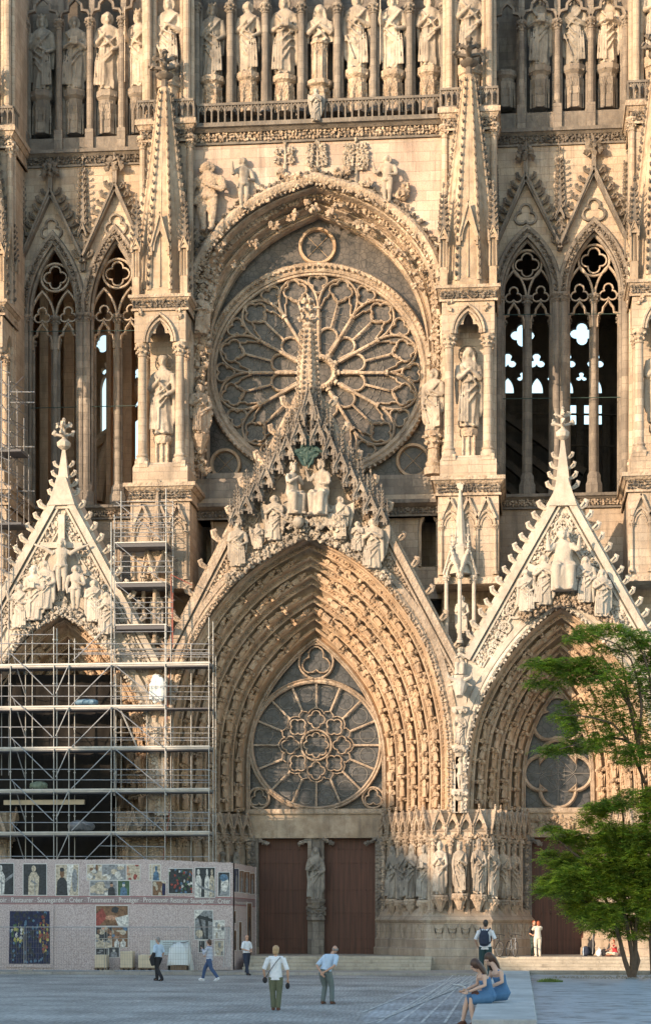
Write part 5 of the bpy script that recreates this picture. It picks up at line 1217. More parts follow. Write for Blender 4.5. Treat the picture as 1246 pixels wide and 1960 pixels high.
# ---- lintels, doors, trumeau
zl1 = PZ(1552,605,YD); zl0 = PZ(1605,605,YD)
for a, b in ((470,740),(90,225),(1000,1138)): mb = MB(); mb.box(PX(a,YD), PX(b,YD), YD-.05, YD+.9, zl0 if a != 90 else zl0, zl1+.02); mb.box(PX(a,YD), PX(b,YD), YD-.14, YD, zl1-.18, zl1-.02); part(mb, 'lintel', 'warm')
mb = MB()
for q in range(90): lump(mb, P(R0.uniform(1016,1130), R0.uniform(1566,1590), YD-.06), .12, .08, .2)
part(mb, 'lintel_relief', 'warm')
def door(a, b, wicket=None):
    m = MB(); z0, z1 = .72, PZ(1604,605,YD); x0, x1 = PX(a,YD), PX(b,YD)
    m.box(x0, x1, YD+.45, YD+.55, z0, z1+.05); dd = part(m, 'door', 'door')
    n = MB()
    for zz in (.13,.35,.55,.78,.9): 
        for i in range(12): sph(n, (x0+(x1-x0)*(i+.5)/12, YD+.44, z0+(z1-z0)*zz), (.03,.03,.03), 5, 4)
    if wicket: 
        xa, xb = PX(wicket[0],YD), PX(wicket[1],YD); zt = PZ(1755,650,YD)
        for p, q in (((xa,zt),(xb,zt)),((xa,z0),(xa,zt)),((xb-.03,z0),(xb-.03,zt))): n.bar((p[0],YD+.44,p[1]),(q[0],YD+.44,q[1]),.04,.03)
    n.box(x0, x1, YD+.42, YD+.46, z0+.25, z0+.29); part(n, 'door_studs', 'redm' if False else 'door', dd)
    return dd
door(492, 592); door(616, 720, (672,716)); door(1014, 1122, (1068,1118)); door(105, 207)
mb = MB(); lg = MB()
for a, b in ((486,494),(589,596),(614,620),(718,724),(1012,1018),(1119,1125)): mb.box(PX(a,YD), PX(b,YD), YD, YD+.6, .7, zl0)
for u, s in ((495,1),(589,-1),(620,1),(717,-1),(1018,1),(1119,-1)):
    p = P(u,1612,YD-.02)
    for q in range(7): lump(mb, p+Vector((s*q*.07, R0.uniform(-.1,.1), .10-q*.035)), .11)
for u in (486,722,1012,1123):
    for v in range(1612, 1790, 8): lump(mb, P(u,v,YD-.1), .085)
part(mb, 'door_jamb', 'darkb')
mb = MB(); tx = PX(604.5,YD-.1); zf = lambda v: PZ(v,604,YD-.2)
mb.lathe([(.42,0),(.42,zf(1800)-.7),(.34,zf(1798)-.7),(.32,zf(1765)-.7),(.45,zf(1762)-.7),(.45,zf(1756)-.7),(.36,zf(1750)-.7),(.38,zf(1733)-.7),(.48,zf(1728)-.7),(.48,zf(1722)-.7)], (tx,YD,.7), 8)
mb.box(PX(590,YD), PX(618,YD), YD+.1, YD+.8, .7, zl0)
for q in range(40): a = R0.uniform(pi,2*pi); lump(mb, (tx+cos(a)*.40, YD+sin(a)*.40, zf(R0.uniform(1735,1755))), .08)
part(mb, 'trumeau', 'darkb')
statue(604,1724,1623,YD-.15,'veil_chest','veiled woman statue on the pillar between the two big central doors','statg',-.1)
# ---- piers with jamb statues
ZP = lambda v: PZ(v, 880, YG)
def pier(uA, uB, uC, uD, full_=True):
    pa = [(PX(uA,YD),YD+.3),(PX(uA,YD),YD),(PX(uB,YG),YG),(PX(uC,YG),YG),(PX(uD,YD),YD),(PX(uD,YD),YD+.3)]
    m = MB(); d = MB(); cn = MB(); k = MB(); t = MB()
    vsweep(m, pa, [(.62,0),(.62,ZP(1835)),(.56,ZP(1833)),(.56,ZP(1818)),(.50,ZP(1815)),(.50,ZP(1800)),(.42,ZP(1797)),(.40,ZP(1768)),(.46,ZP(1766)),(.50,ZP(1762)),(.44,ZP(1760)),(.10,ZP(1740)),(.0,ZP(1738)),(0,ZP(1608)),(.10,ZP(1606)),(.16,ZP(1600)),(.14,ZP(1594)),(.22,ZP(1591)),(.1,ZP(1588)),(.0,ZP(1586)),(0,ZP(1550))])
    for i in range(1, 4):
        A, B = Vector(pa[i]), Vector(pa[i+1]); L = (B-A).length; tt = (B-A)/L; n = Vector((tt.y,-tt.x)); ang = atan2(tt.y, tt.x)
        ng = max(3, round(L/(.62 if i == 2 else .66)))
        for q in range(ng):
            c = A+tt*(L*(q+.5)/ng)+n*.30; gablet(cn, c.x, c.y, ZP(1592), L/ng*1.06, ZP(1550)-ZP(1592), .35, ang)
        for q in range(ng*7): c = A+tt*(L*(q+.5)/(ng*7))+n*.17; lump(k, (c.x, c.y, ZP(1602+R0.uniform(-4,4))), .075)
        nc = ng-1
        for q in range(nc+1): c = A+tt*(L*(q+.03)/(nc+.06))+n*.14; column(k, c.x, c.y, ZP(1752), ZP(1606), .10, caph=.5)
        # draped dado
        nd_ = max(3, round(L/.62))
        for q in range(nd_):
            for w_ in range(4):
                y0 = ZP(1770)-.08*w_; pts = []
                for s_ in range(7): f_ = (s_/6-.5)*2; c = A+tt*(L*(q+.5)/nd_+f_*L/nd_*.42*(1-.1*w_))+n*.43; pts.append((c.x, c.y, y0-.45*(1-f_*f_)*(.5+.25*w_)))
                t.tube(pts, .035, 5)
    p = part(m, 'portal_pier', 'wall'); part(cn, 'canopy', 'carv', p, 25); part(k, 'colonettes', 'carv', p, 25); part(t, 'draped_dado', 'wall', p)
    return p
pier(738, 828, 930, 1003); pier(1134, 1222, 1330, 1400); pier(152-350, -86, 12, 100)
pier(211, 244, 346, 472)
# carved strips beside the doors
for a, b in ((722,738),(1001,1014),(472,488),(1122,1136)):
    mb = MB()
    mb.box(PX(a,YD-.1), PX(b,YD-.1), YD-.12, YD+.3, .7, ZP(1592))
    for v in range(1615, 1760, 17):
        for q in range(7): lump(mb, P(R0.uniform(a+3,b-3), v+R0.uniform(-6,6), YD-.14), .085)
        mb.box(PX(a+1,YD-.12), PX(b-1,YD-.12), YD-.2, YD-.1, ZP(v+9), ZP(v+7))
    part(mb, 'carved_door_strip', 'darkb')
GJ = 'statues lining the right side of the central doors'; GJ2 = 'statues on the left side of the right doors'
JY = lambda u, a, b: YD+(YG-YD)*(u-a)/(b-a)-.45
def js(u, vb, vt, Y, k, l, m, g, rz):
    jm = MB(); statue(u, vb, vt, Y, k, l, m, rz, g, .80); x = PX(u,Y); z = PZ(vb,u,Y)
    jm.lathe([(.10,-.75),(.16,-.6),(.36,-.18),(.40,-.08),(.36,0)], (x,Y,z), 8)
    for q in range(12): a = q*.52; lump(jm, (x+cos(a)*.3, Y+sin(a)*.3, z-.2), .09)
    for a in range(8): q = a*pi/4; jm.tube([(x+cos(q)*.33,Y+sin(q)*.33,z-.12),(x+cos(q)*.36,Y+sin(q)*.36,z-.32)], [.05,.01], 4)
    part(jm, 'statue_console', 'carv')
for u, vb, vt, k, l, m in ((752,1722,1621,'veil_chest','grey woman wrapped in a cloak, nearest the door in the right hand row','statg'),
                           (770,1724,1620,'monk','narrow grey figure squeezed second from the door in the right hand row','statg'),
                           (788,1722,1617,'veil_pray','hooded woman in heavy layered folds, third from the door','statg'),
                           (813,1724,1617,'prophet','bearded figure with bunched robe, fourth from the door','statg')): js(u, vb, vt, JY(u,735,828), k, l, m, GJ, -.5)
js(842,1714,1611,YG-.42,'bearded','draped apostle on the left corner of the pier between centre and right doors','stat',None,-.15)
js(880,1711,1612,YG-.50,'king_down','broad sunlit figure with a sash in the middle of the pier front','stat',None,0)
js(916,1713,1610,YG-.42,'bishop','figure in a tall mitre on the right corner of the pier front','stat',None,.15)
for u, vb, vt, k, l in ((940,1722,1606,'bishop','mitred narrow figure, first behind the pier corner by the right doors'),
                     (962,1723,1618,'youth','figure with bent arm, middle of the row left of the right doors'),
                     (983,1724,1620,'monk','cloaked figure nearest the right doors')): js(u, vb, vt, JY(u,1003,930), k, l, 'carv' if u > 950 else 'stat', GJ2, .5)
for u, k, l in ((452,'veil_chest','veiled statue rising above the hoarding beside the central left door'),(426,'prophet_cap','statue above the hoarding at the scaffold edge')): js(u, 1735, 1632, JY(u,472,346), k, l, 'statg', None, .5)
for u, k, l in ((1158,'monk','sunlit statue behind the tree, nearest the right doors on their right side'),(1180,'bearded','sunlit statue behind the tree, second right of the right doors'),(1202,'king_chest','sunlit statue behind the tree, third right of the right doors')): js(u, 1735, 1622, JY(u,1134,1222), k, l, 'stat', None, -.5)
# ------------------------------------------------ ground, steps, kerbs, slab
def setts():
    m, t, b = new_mat('blue_grey_setts'); L = t.links.new; g = nd(t, 'ShaderNodeNewGeometry')
    mp = nd(t, 'ShaderNodeMapping'); mp.inputs['Rotation'].default_value = (0,0,.5); L(g.outputs['Position'], mp.inputs[0])
    br = nd(t, 'ShaderNodeTexBrick'); br.inputs['Scale'].default_value = 1; br.inputs['Brick Width'].default_value = .15; br.inputs['Row Height'].default_value = .12; br.inputs['Mortar Size'].default_value = .014; br.inputs['Mortar Smooth'].default_value = .4
    br.inputs['Color1'].default_value = (.29,.288,.28,1); br.inputs['Color2'].default_value = (.46,.455,.44,1); br.inputs['Mortar'].default_value = (.20,.20,.195,1)
    wn = nd(t, 'ShaderNodeTexNoise'); wn.inputs['Scale'].default_value = .6; L(g.outputs['Position'], wn.inputs['Vector'])
    ad = nd(t, 'ShaderNodeVectorMath', operation='MULTIPLY_ADD'); ad.inputs[1].default_value = (.35,.35,0); L(wn.outputs['Color'], ad.inputs[0]); L(mp.outputs[0], ad.inputs[2]); L(ad.outputs[0], br.inputs[0])
    n = nd(t, 'ShaderNodeTexNoise'); n.inputs['Scale'].default_value = 6; n.inputs['Detail'].default_value = 8; n.inputs['Roughness'].default_value = .75; L(g.outputs['Position'], n.inputs['Vector'])
    n2 = nd(t, 'ShaderNodeTexNoise'); n2.inputs['Scale'].default_value = .35; n2.inputs['Detail'].default_value = 7; L(g.outputs['Position'], n2.inputs['Vector'])
    r = nd(t, 'ShaderNodeMapRange'); r.inputs[1].default_value = .3; r.inputs[2].default_value = .7; r.inputs[3].default_value = .6; r.inputs[4].default_value = 1.45; L(n.outputs[0], r.inputs[0])
    r2 = nd(t, 'ShaderNodeMapRange'); r2.inputs[1].default_value = .35; r2.inputs[2].default_value = .65; r2.inputs[3].default_value = .68; r2.inputs[4].default_value = 1.25; L(n2.outputs[0], r2.inputs[0])
    mu = nd(t, 'ShaderNodeMath', operation='MULTIPLY'); L(r.outputs[0], mu.inputs[0]); L(r2.outputs[0], mu.inputs[1])
    y = nd(t, 'ShaderNodeVectorMath', operation='SCALE'); L(br.outputs[0], y.inputs[0]); L(mu.outputs[0], y.inputs[3]); L(y.outputs[0], b.inputs['Base Color']); b.inputs['Roughness'].default_value = .7
    bu = nd(t, 'ShaderNodeBump'); bu.inputs['Strength'].default_value = .8; bu.inputs['Distance'].default_value = .03; L(br.outputs['Fac'], bu.inputs['Height']); bu.invert = True
    b2 = nd(t, 'ShaderNodeBump'); b2.inputs['Strength'].default_value = .6; b2.inputs['Distance'].default_value = .03; L(n.outputs[0], b2.inputs['Height']); L(bu.outputs[0], b2.inputs['Normal']); L(b2.outputs[0], b.inputs['Normal'])
    return m
M['setts'] = setts(); M['setts2'] = M['setts'].copy(); M['setts2'].name = 'pale_setts'
for n_ in M['setts2'].node_tree.nodes:
    if n_.type == 'TEX_BRICK': n_.inputs['Color1'].default_value = (.31,.325,.34,1); n_.inputs['Color2'].default_value = (.46,.48,.50,1); n_.inputs['Brick Width'].default_value = .2; n_.inputs['Row Height'].default_value = .17
M['kerb'] = stone('pale_kerb_stone', (.36,.34,.31), (.44,.41,.37), (.30,.28,.25), dk=.25, block=.3, joint=.5, bw=1.1, bh=.6)
M['step'] = stone('worn_step_stone', (.46,.41,.33), (.54,.49,.41), (.36,.31,.25), dk=.3, block=.3, joint=.5, bw=1.4, bh=.15)
M['slab'] = stone('light_slab', (.46,.47,.47), (.52,.53,.53), (.38,.39,.39), dk=.3, dark=(.2,.2,.2), block=.25, joint=.7, bw=60, bh=50)
def streaky(name, c1, c2, rough=.45):
    m, t, b = new_mat(name); L = t.links.new; g = nd(t, 'ShaderNodeNewGeometry'); mp = nd(t, 'ShaderNodeMapping'); mp.inputs['Scale'].default_value = (1.6,3.2,1); mp.inputs['Rotation'].default_value = (0,0,-.25); L(g.outputs['Position'], mp.inputs[0])
    n = nd(t, 'ShaderNodeTexNoise'); n.inputs['Scale'].default_value = .9; n.inputs['Detail'].default_value = 6; n.inputs['Roughness'].default_value = .7; n.inputs['Distortion'].default_value = .6; L(mp.outputs[0], n.inputs['Vector'])
    r = nd(t, 'ShaderNodeValToRGB'); e = r.color_ramp.elements; e[0].position = .40; e[0].color = (*[x*.35 for x in c1],1); e[1].position = .60; e[1].color = (*c2,1); q = e.new(.47); q.color = (*c1,1); L(n.outputs[0], r.inputs[0]); L(r.outputs[0], b.inputs['Base Color'])
    b.inputs['Roughness'].default_value = rough; bu = nd(t, 'ShaderNodeBump'); bu.inputs['Strength'].default_value = .5; bu.inputs['Distance'].default_value = .08; L(n.outputs[0], bu.inputs['Height']); L(bu.outputs[0], b.inputs['Normal'])
    return m
M['basin'] = streaky('rippled_stone_paving', (.33,.37,.41), (.42,.46,.50))
def struct(mb, name, mat, kind='structure', label=None, smooth=None):
    o = mb.build(name, M[mat], None, smooth); return tag(o, label, kind=kind)
mb = MB(); mb.raw([(-900,-500,0),(900,-500,0),(900,1400,0),(-900,1400,0)], [(0,1,2,3)]); struct(mb, 'ground', 'setts')
# smoother setts in fan rows with pale joints near the slab
mb = MB()
def gp(u, v, z=0): p = G(u, v, z); return (p.x, p.y)
for i in range(7):
    a = G(806-i*2, 1958-0*i, .006); 
rows = [((880,1872),(760,1960)),((868,1874),(720,1960)),((893,1874),(805,1960)),((905,1878),(850,1960)),((852,1876),(690,1940)),((912,1888),(880,1960))]
for ri, (a, b) in enumerate(rows):
    A, B = G(*a, .009+.002*ri), G(*b, .009+.002*ri); n = 16
    for i in range(n):
        p = A.lerp(B, i/n); q = A.lerp(B, (i+.86)/n); w_ = .035; d = (q-p).normalized(); s = Vector((-d.y,d.x,0))*w_
        mb.raw([p+s, p-s, q-s, q+s], [(0,1,2,3)])
for i in range(9):
    pts = [G(700+i*24+k*17, 1960-i*10.0-k*k*.6-k*3.5, .022+.002*i) for k in range(11)]
    for k in range(10):
        p, q = pts[k], pts[k].lerp(pts[k+1], .85); d = (q-p).normalized(); s = Vector((-d.y,d.x,0))*.025; mb.raw([p+s,p-s,q-s,q+s], [(0,1,2,3)])
M['joint'] = plain('pale_mortar', (.58,.57,.54), .9, 0, 8, .2); struct(mb, 'paving_joints', 'joint')
mb = MB(); mb.raw([G(u,v,.003) for u, v in ((700,1960),(690,1950),(760,1905),(850,1875),(925,1868),(930,1900),(905,1960))], [(0,1,2,3,4,5,6)]); struct(mb, 'pale_paving', 'setts2')
mb = MB(); mb.box(-60, PX(915,85), 84.6, 88.9, 0, .12); mb.box(PX(915,85), 40, 86.5, 88.9, 0, .12); mb.box(-60, 40, 88.9, 92, 0, .10); struct(mb, 'pavement', 'kerb')
def steps(u0, u1):
    m = MB(); x0, x1 = PX(u0,89), PX(u1,89)
    for i in range(4): m.box(x0, x1, 88.0+i*.36, 95.5, .1+(i*.155), .1+(i+1)*.155 if i < 3 else .72)
    struct(m, 'steps', 'step')
steps(470, 826); steps(934, 1400); steps(-100, 240)
ZS = .69
def line_at(u0, v0, u1, v1, D, z):                       # point of the ground line through two pixels at depth D
    v = HY+FP*(HC-z)/D; t = (v-v0)/(v1-v0); return gp(u0+(u1-u0)*t, v, z)
Lf = [line_at(932,1859,912,1922,D,ZS) for D in (68.2,)][0]; Ln = line_at(912,1922,900,1960,37,ZS); Rf = line_at(1013,1859,1029,1960,68.2,ZS); Rn = line_at(1013,1859,1029,1960,37,ZS)
mb = MB(); mb.zprism([Lf, gp(912,1922,ZS), Ln, Rn, Rf], 0, ZS)
o = struct(mb, 'stone_slab', 'slab', None); tag(o, 'long low slab of pale stone used as a seat', 'bench'); o.data.polygons.foreach_set('use_smooth', [False]*len(o.data.polygons))
m_ = o.modifiers.new('b','BEVEL'); m_.width = .02
mb = MB(); mb.zprism([Rf, Rn, (30, Rn[1]), (30, Rf[1])], .0, .546); struct(mb, 'terrace', 'basin')
mb = MB(); mb.zprism([(Rf[0]+.0, Rf[1]), (30, Rf[1]), (30, Rf[1]+.5), (Rf[0], Rf[1]+.5)], 0, ZS-.003); o = struct(mb, 'low_wall', 'kerb', None); tag(o, 'low stone kerb wall along the far side of the rippled terrace', 'wall')
mb = MB(); TB = G(1205,1873,.546); rr = random.Random(3)
for q in range(260):
    a = rr.uniform(0,6.28); r_ = sqrt(rr.random()); s = rr.uniform(.02,.05); lump(mb, (TB.x+cos(a)*r_*2.6, TB.y+sin(a)*r_*1.1, .556), s, s, s*.6, rr)
struct(mb, 'gravel', 'kerb', 'stuff', smooth=None)
# ------------------------------------------------ unseen houses behind and left of the camera, heights shaped to shade the square
M['render'] = plain('cream_house_render', (.55,.50,.42), .9, 0, 2, .1); M['slate'] = plain('slate_roof', (.09,.10,.12), .7, 0, 3, .2); M['wglass'] = plain('house_window', (.05,.06,.08), .2)
for i, (y0, y1, h, c) in enumerate(((-75,-44,30,'cream'),(-44,-18,31,'tall cream'),(-18,-3,30,'broad cream'),(-3,24.3,17.2,'lower cream'),(24.3,30,21.6,'narrow cream'),(30,45,20.6,'plain cream'),(45,75,17.6,'end cream'))):
    t = thing('town_house', '%s rendered house with slate roof out of view, shaped to shade the square' % c, 'house', (-68,(y0+y1)/2,0), group='unseen houses shading the square')
    b = MB(); b.box(-6,6,y0-(y0+y1)/2+.02,(y1-y0)/2-.02,0,h); b.build('wall', M['render'], t)
    b = MB(); b.raw([(-6.4,(y0-y1)/2,h),(6.4,(y0-y1)/2,h),(6.4,(y1-y0)/2,h),(-6.4,(y1-y0)/2,h),(0,(y0-y1)/2,h+3.6),(0,(y1-y0)/2,h+3.6)], [(0,3,5,4),(1,4,5,2),(0,4,1),(3,2,5),(0,1,2,3)])
    for k in range(2): b.box(-1.2,1.2,(y1-y0)*(.25-.5*k)-.5,(y1-y0)*(.25-.5*k)+.5,h+2,h+5)
    b.build('roof', M['slate'], t)
    for f in range(int(h//3.4)):
        for k in range(int((y1-y0)//3)): b = MB(); yy = (y0-y1)/2+1.6+3*k; b.box(6.0,6.03,yy-.55,yy+.55,1+f*3.3,2.9+f*3.3); b.build('window', M['wglass'], t)
# ------------------------------------------------ hoarding with printed photographs
def speck():
    m, t, b = new_mat('printed_pink_granite_vinyl'); L = t.links.new; g = nd(t, 'ShaderNodeNewGeometry')
    n = nd(t, 'ShaderNodeTexNoise'); n.inputs['Scale'].default_value = 20; n.inputs['Detail'].default_value = 4; n.inputs['Roughness'].default_value = .8; L(g.outputs['Position'], n.inputs['Vector'])
    r = nd(t, 'ShaderNodeValToRGB'); e = r.color_ramp.elements; e[0].position = .40; e[0].color = (.34,.26,.25,1); e[1].position = .60; e[1].color = (.64,.55,.53,1); L(n.outputs[0], r.inputs[0])
    L(r.outputs[0], b.inputs['Base Color']); b.inputs['Roughness'].default_value = .6
    w2 = nd(t, 'ShaderNodeTexNoise'); w2.inputs['Scale'].default_value = .8; L(g.outputs['Position'], w2.inputs['Vector']); bu = nd(t, 'ShaderNodeBump'); bu.inputs['Strength'].default_value = .5; bu.inputs['Distance'].default_value = .25; L(w2.outputs[0], bu.inputs['Height']); L(bu.outputs[0], b.inputs['Normal'])
    return m
M['vinyl'] = speck()
def pcol(name, c): M[name] = plain(name, c, .6, 0, 11, .75)
for n_, c in (('print_dark',(.035,.04,.045)),('print_white',(.62,.60,.56)),('print_cream',(.50,.43,.33)),('print_brown',(.20,.11,.06)),('print_blue',(.09,.17,.26)),('print_red',(.30,.07,.055)),('print_green',(.06,.12,.06)),('print_grey',(.24,.25,.26)),('print_yellow',(.42,.38,.12)),('print_skin',(.50,.28,.18)),('print_navy',(.015,.022,.07))): pcol(n_, c)
M['text'] = plain('white_print', (.75,.72,.68), .6); M['band'] = plain('mauve_band', (.29,.22,.22), .6, 0, 9, .2); M['redline'] = plain('red_print', (.34,.12,.12), .6); M['border'] = plain('white_border', (.66,.65,.63), .6)
HA, HB, HCn, HD = (PX(-70,87.3),87.3), (PX(291,87.1),87.1), (PX(446,88.1),88.1), (PX(489,93.2),93.2)
def Pseg(u, v, A, B, off=0.0):
    a = (u-HX)/FP; dx = FX+RX*a; dy = FY+RY*a; ex, ey = B[0]-A[0], B[1]-A[1]
    k = (A[0]*ey-A[1]*ex)/(dx*ey-dy*ex); n = Vector((ey,-ex,0)).normalized()
    return Vector((k*dx, k*dy, HC+k*(HY-v)/FP))+n*off
hd = thing('hoarding', 'tall pink speckled site hoarding printed with restoration photographs and a line of words', 'hoarding', (HA[0],HA[1],.12))
hoff = Matrix.Translation((-HA[0],-HA[1],-.12))
def hpart(mb, name, mat, par=None, smooth=None, label=None):
    o = mb.build(name, M[mat], par or hd, smooth); 
    if par is None: o.matrix_parent_inverse = hoff
    return tag(o, label)
def seg_panel(A, B, h0, h1, name='panel'):
    m = MB(); n = 24; v = []; nn = Vector((B[1]-A[1],-(B[0]-A[0]),0)).normalized(); rr = random.Random(8)
    for i in range(n+1):
        t = i/n; x, y = A[0]+(B[0]-A[0])*t, A[1]+(B[1]-A[1])*t; hh = h0+(h1-h0)*t
        for j in range(9): z = .12+(hh-.12)*j/8; v.append((x, y, z+(rr.uniform(-.02,.02) if j == 8 else 0)))
    m.raw(v, [(i*9+j, (i+1)*9+j, (i+1)*9+j+1, i*9+j+1) for i in range(n) for j in range(8)])
    for t in (0,1):
        x, y = A[0]+(B[0]-A[0])*t, A[1]+(B[1]-A[1])*t; m.box(x-.04, x+.04, y+.02, y+.10, .12, (h0,h1)[t])
    return hpart(m, name, 'vinyl')
seg_panel(HA, HB, 5.12, 5.06); seg_panel(HB, HCn, 5.06, 4.93); seg_panel(HCn, HD, 4.93, 4.86)
rp_ = random.Random(21)
def picture(seg, u0, u1, v0, v1, bg, shapes, name='photograph', border=True, off=.012):
    A, B = seg; o0 = MB(); e = 1.3
    if border: o0.raw([Pseg(u, v, A, B, off) for u, v in ((u0-e,v1+e),(u1+e,v1+e),(u1+e,v0-e),(u0-e,v0-e))], [(0,1,2,3)])
    else: o0.raw([Pseg(u, v, A, B, off) for u, v in ((u0,v1),(u1,v1),(u1,v0),(u0,v0))], [(0,1,2,3)])
    par = hpart(o0, name, 'border' if border else bg); par2 = par
    mats = {}
    mats.setdefault(bg, MB()).raw([Pseg(u, v, A, B, off+.005) for u, v in ((u0,v1),(u1,v1),(u1,v0),(u0,v0))], [(0,1,2,3)])
    for j, (mt, pts) in enumerate(shapes):
        P3 = [Pseg(u0+(u1-u0)*x, v0+(v1-v0)*y, A, B, off+.009+j*.0016) for x, y in pts]
        mats.setdefault(mt, MB()).raw(P3, [tuple(range(len(P3)))])
    allm = MB(); idx = []; me_m = []
    for k, (mt, q) in enumerate(mats.items()): allm.raw(q.v, q.f); idx += [k]*len(q.f); me_m.append(M[mt])
    me = allm.mesh('print'); [me.materials.append(x) for x in me_m]; me.polygons.foreach_set('material_index', idx); o = link(bpy.data.objects.new('print', me), par)
    return par
def el(cx, cy, rx, ry, n=12, w=.12, a=0):
    return [(min(1,max(0,cx+rx*(1+rp_.uniform(-w,w))*cos(2*pi*i/n+a))), min(1,max(0,cy+ry*(1+rp_.uniform(-w,w))*sin(2*pi*i/n+a)))) for i in range(n)]
def bust(c, sk, x=.5, s=1.0): return [(c, [(x-.28*s,1),(x-.24*s,.55),(x-.1*s,.42),(x+.1*s,.42),(x+.24*s,.55),(x+.28*s,1)]), (sk, el(x,.28,.11*s,.15,10,.05)), (c, el(x,.16,.12*s,.07,8,.1))]
def robed(c, x=.5, s=1.0): return [(c, [(x-.22*s,1),(x-.2*s,.4),(x-.1*s,.26),(x+.1*s,.26),(x+.22*s,.42),(x+.18*s,1)]), (c, el(x,.15,.09*s,.11,10,.05)), ('print_grey', [(x-.1*s,.5),(x+.12*s,.62),(x+.1*s,.68),(x-.12*s,.56)]), ('print_grey', [(x+.02,.45),(x+.05,.45),(x+.08,1),(x+.04,1)])]
def jumble(cols, n=9): return [(rp_.choice(cols), el(rp_.random(), rp_.random(), rp_.uniform(.08,.22), rp_.uniform(.08,.25))) for _ in range(n)]
S1, S2, S3 = (HA, HB), (HB, HCn), (HCn, HD)
picture(S1,-12,26,1654,1713,'print_dark',robed('print_white',.35)+[('print_grey',[(.6,.5),(1,.3),(1,.4),(.6,.6)])])
picture(S1,45,89,1655,1714,'print_dark',robed('print_cream',.45,1.1)); picture(S1,107,150,1656,1715,'print_cream',[('print_white',[(.5,0),(.8,0),(.6,1),(.45,1)])]+bust('print_dark','print_brown',.28,.9)+[('print_grey',el(.85,.5,.12,.4))])
picture(S1,167,195,1656,1685,'print_cream',jumble(['print_brown','print_white','print_grey'])); picture(S1,196,241,1656,1685,'print_grey',jumble(['print_cream','print_white','print_brown'],8)); picture(S1,243,268,1656,1685,'print_cream',jumble(['print_red','print_white','print_skin'],6))
picture(S1,173,224,1687,1715,'print_grey',jumble(['print_white','print_cream'],6)+bust('print_dark','print_skin',.8,.5)); picture(S1,226,248,1687,1715,'print_green',bust('print_blue','print_white',.5,1.1))
picture(S1,287,307,1656,1685,'print_cream',bust('print_blue','print_blue',.5,1.4)) if False else picture(S1,286.5,290.5,1656,1685,'print_cream',[])
picture(S2,292,307,1656,1686,'print_cream',bust('print_blue','print_blue',.45,1.4)); picture(S2,292,317,1688,1715,'print_brown',jumble(['print_skin','print_cream'],6)+[('print_navy',el(.85,.6,.14,.5))])
picture(S2,323,368,1664,1711,'print_dark',jumble(['print_red','print_green','print_blue','print_red','print_white'],40) if False else [(rp_.choice(['print_red','print_green','print_blue','print_brown','print_white']), el(rp_.random(),rp_.random(),.05,.06,6,.4)) for _ in range(46)])
picture(S2,374,411,1662,1718,'print_dark',robed('print_white',.15,.8)+robed('print_white',.6,.6)+robed('print_cream',.85,.6)+[('print_grey',[(.2,.6),(1,.8),(1,.88),(.2,.68)])])
picture(S2,418,439,1671,1716,'print_dark',[('print_grey',[(.1,1),(.2,.6),(.4,.1),(.8,.1),(1,.5),(1,1)]),('print_white',el(.55,.5,.33,.35,12)),('print_blue',el(.5,.22,.35,.16,10)),('print_dark',el(.42,.5,.06,.03,6))])
picture(S1,184,245,1735,1773,'print_brown',[('print_red',[(0,.4),(.2,.1),(.35,.6),(.1,1),(0,1)]),('print_dark',el(.6,.2,.12,.15)),('print_skin',el(.5,.6,.2,.12)),('print_white',[(.6,.6),(1,.45),(1,1),(.7,1)])])
picture(S1,184,214,1775,1797,'print_dark',jumble(['print_cream','print_brown','print_skin'])); picture(S1,215,245,1775,1797,'print_brown',jumble(['print_skin','print_blue','print_cream']))
picture(S1,184,214,1798,1816,'print_cream',jumble(['print_grey','print_dark'],5)); picture(S1,215,245,1798,1814,'print_brown',robed('print_white',.3,.8)+robed('print_white',.7,.8)); picture(S1,209,228,1815,1833,'print_dark',bust('print_grey','print_white',.5,1.3)); picture(S1,184,207,1817,1830,'print_dark',jumble(['print_grey'],4))
picture(S2,373,407,1744,1799,'print_grey',[('print_dark',[(0,.1),(1,.3),(1,.4),(0,.25)]),('print_dark',[(.1,0),(.2,0),(.6,1),(.45,1)]),('print_white',[(0,.0),(.5,0),(0,.3)]),('print_dark',[(.6,.2),(.75,.2),(.75,1),(.6,1)]),('print_cream',el(.25,.8,.2,.15))])
picture(S2,381,392,1802,1824,'print_dark',jumble(['print_grey'],3)); picture(S2,409,429,1764,1797,'print_white',jumble(['print_grey','print_cream'],4)); picture(S2,411,428,1802,1830,'print_cream',jumble(['print_white','print_grey'],5))
for a,b,c,d in ((448,456,1664,1708),(458,466,1668,1709),(467,477,1670,1710),(478,487,1673,1712)): picture(S3,a,b,c,d,'print_brown' if a != 448 else 'print_navy',robed('print_grey',.5,1.2),border=True)
for a,b,c,d in ((447,451,1745,1768),(447,452,1782,1820),(457,462,1766,1820),(473,481,1730,1830)): picture(S3,a,b,c,d,'print_brown',robed('print_dark',.5,1.0))
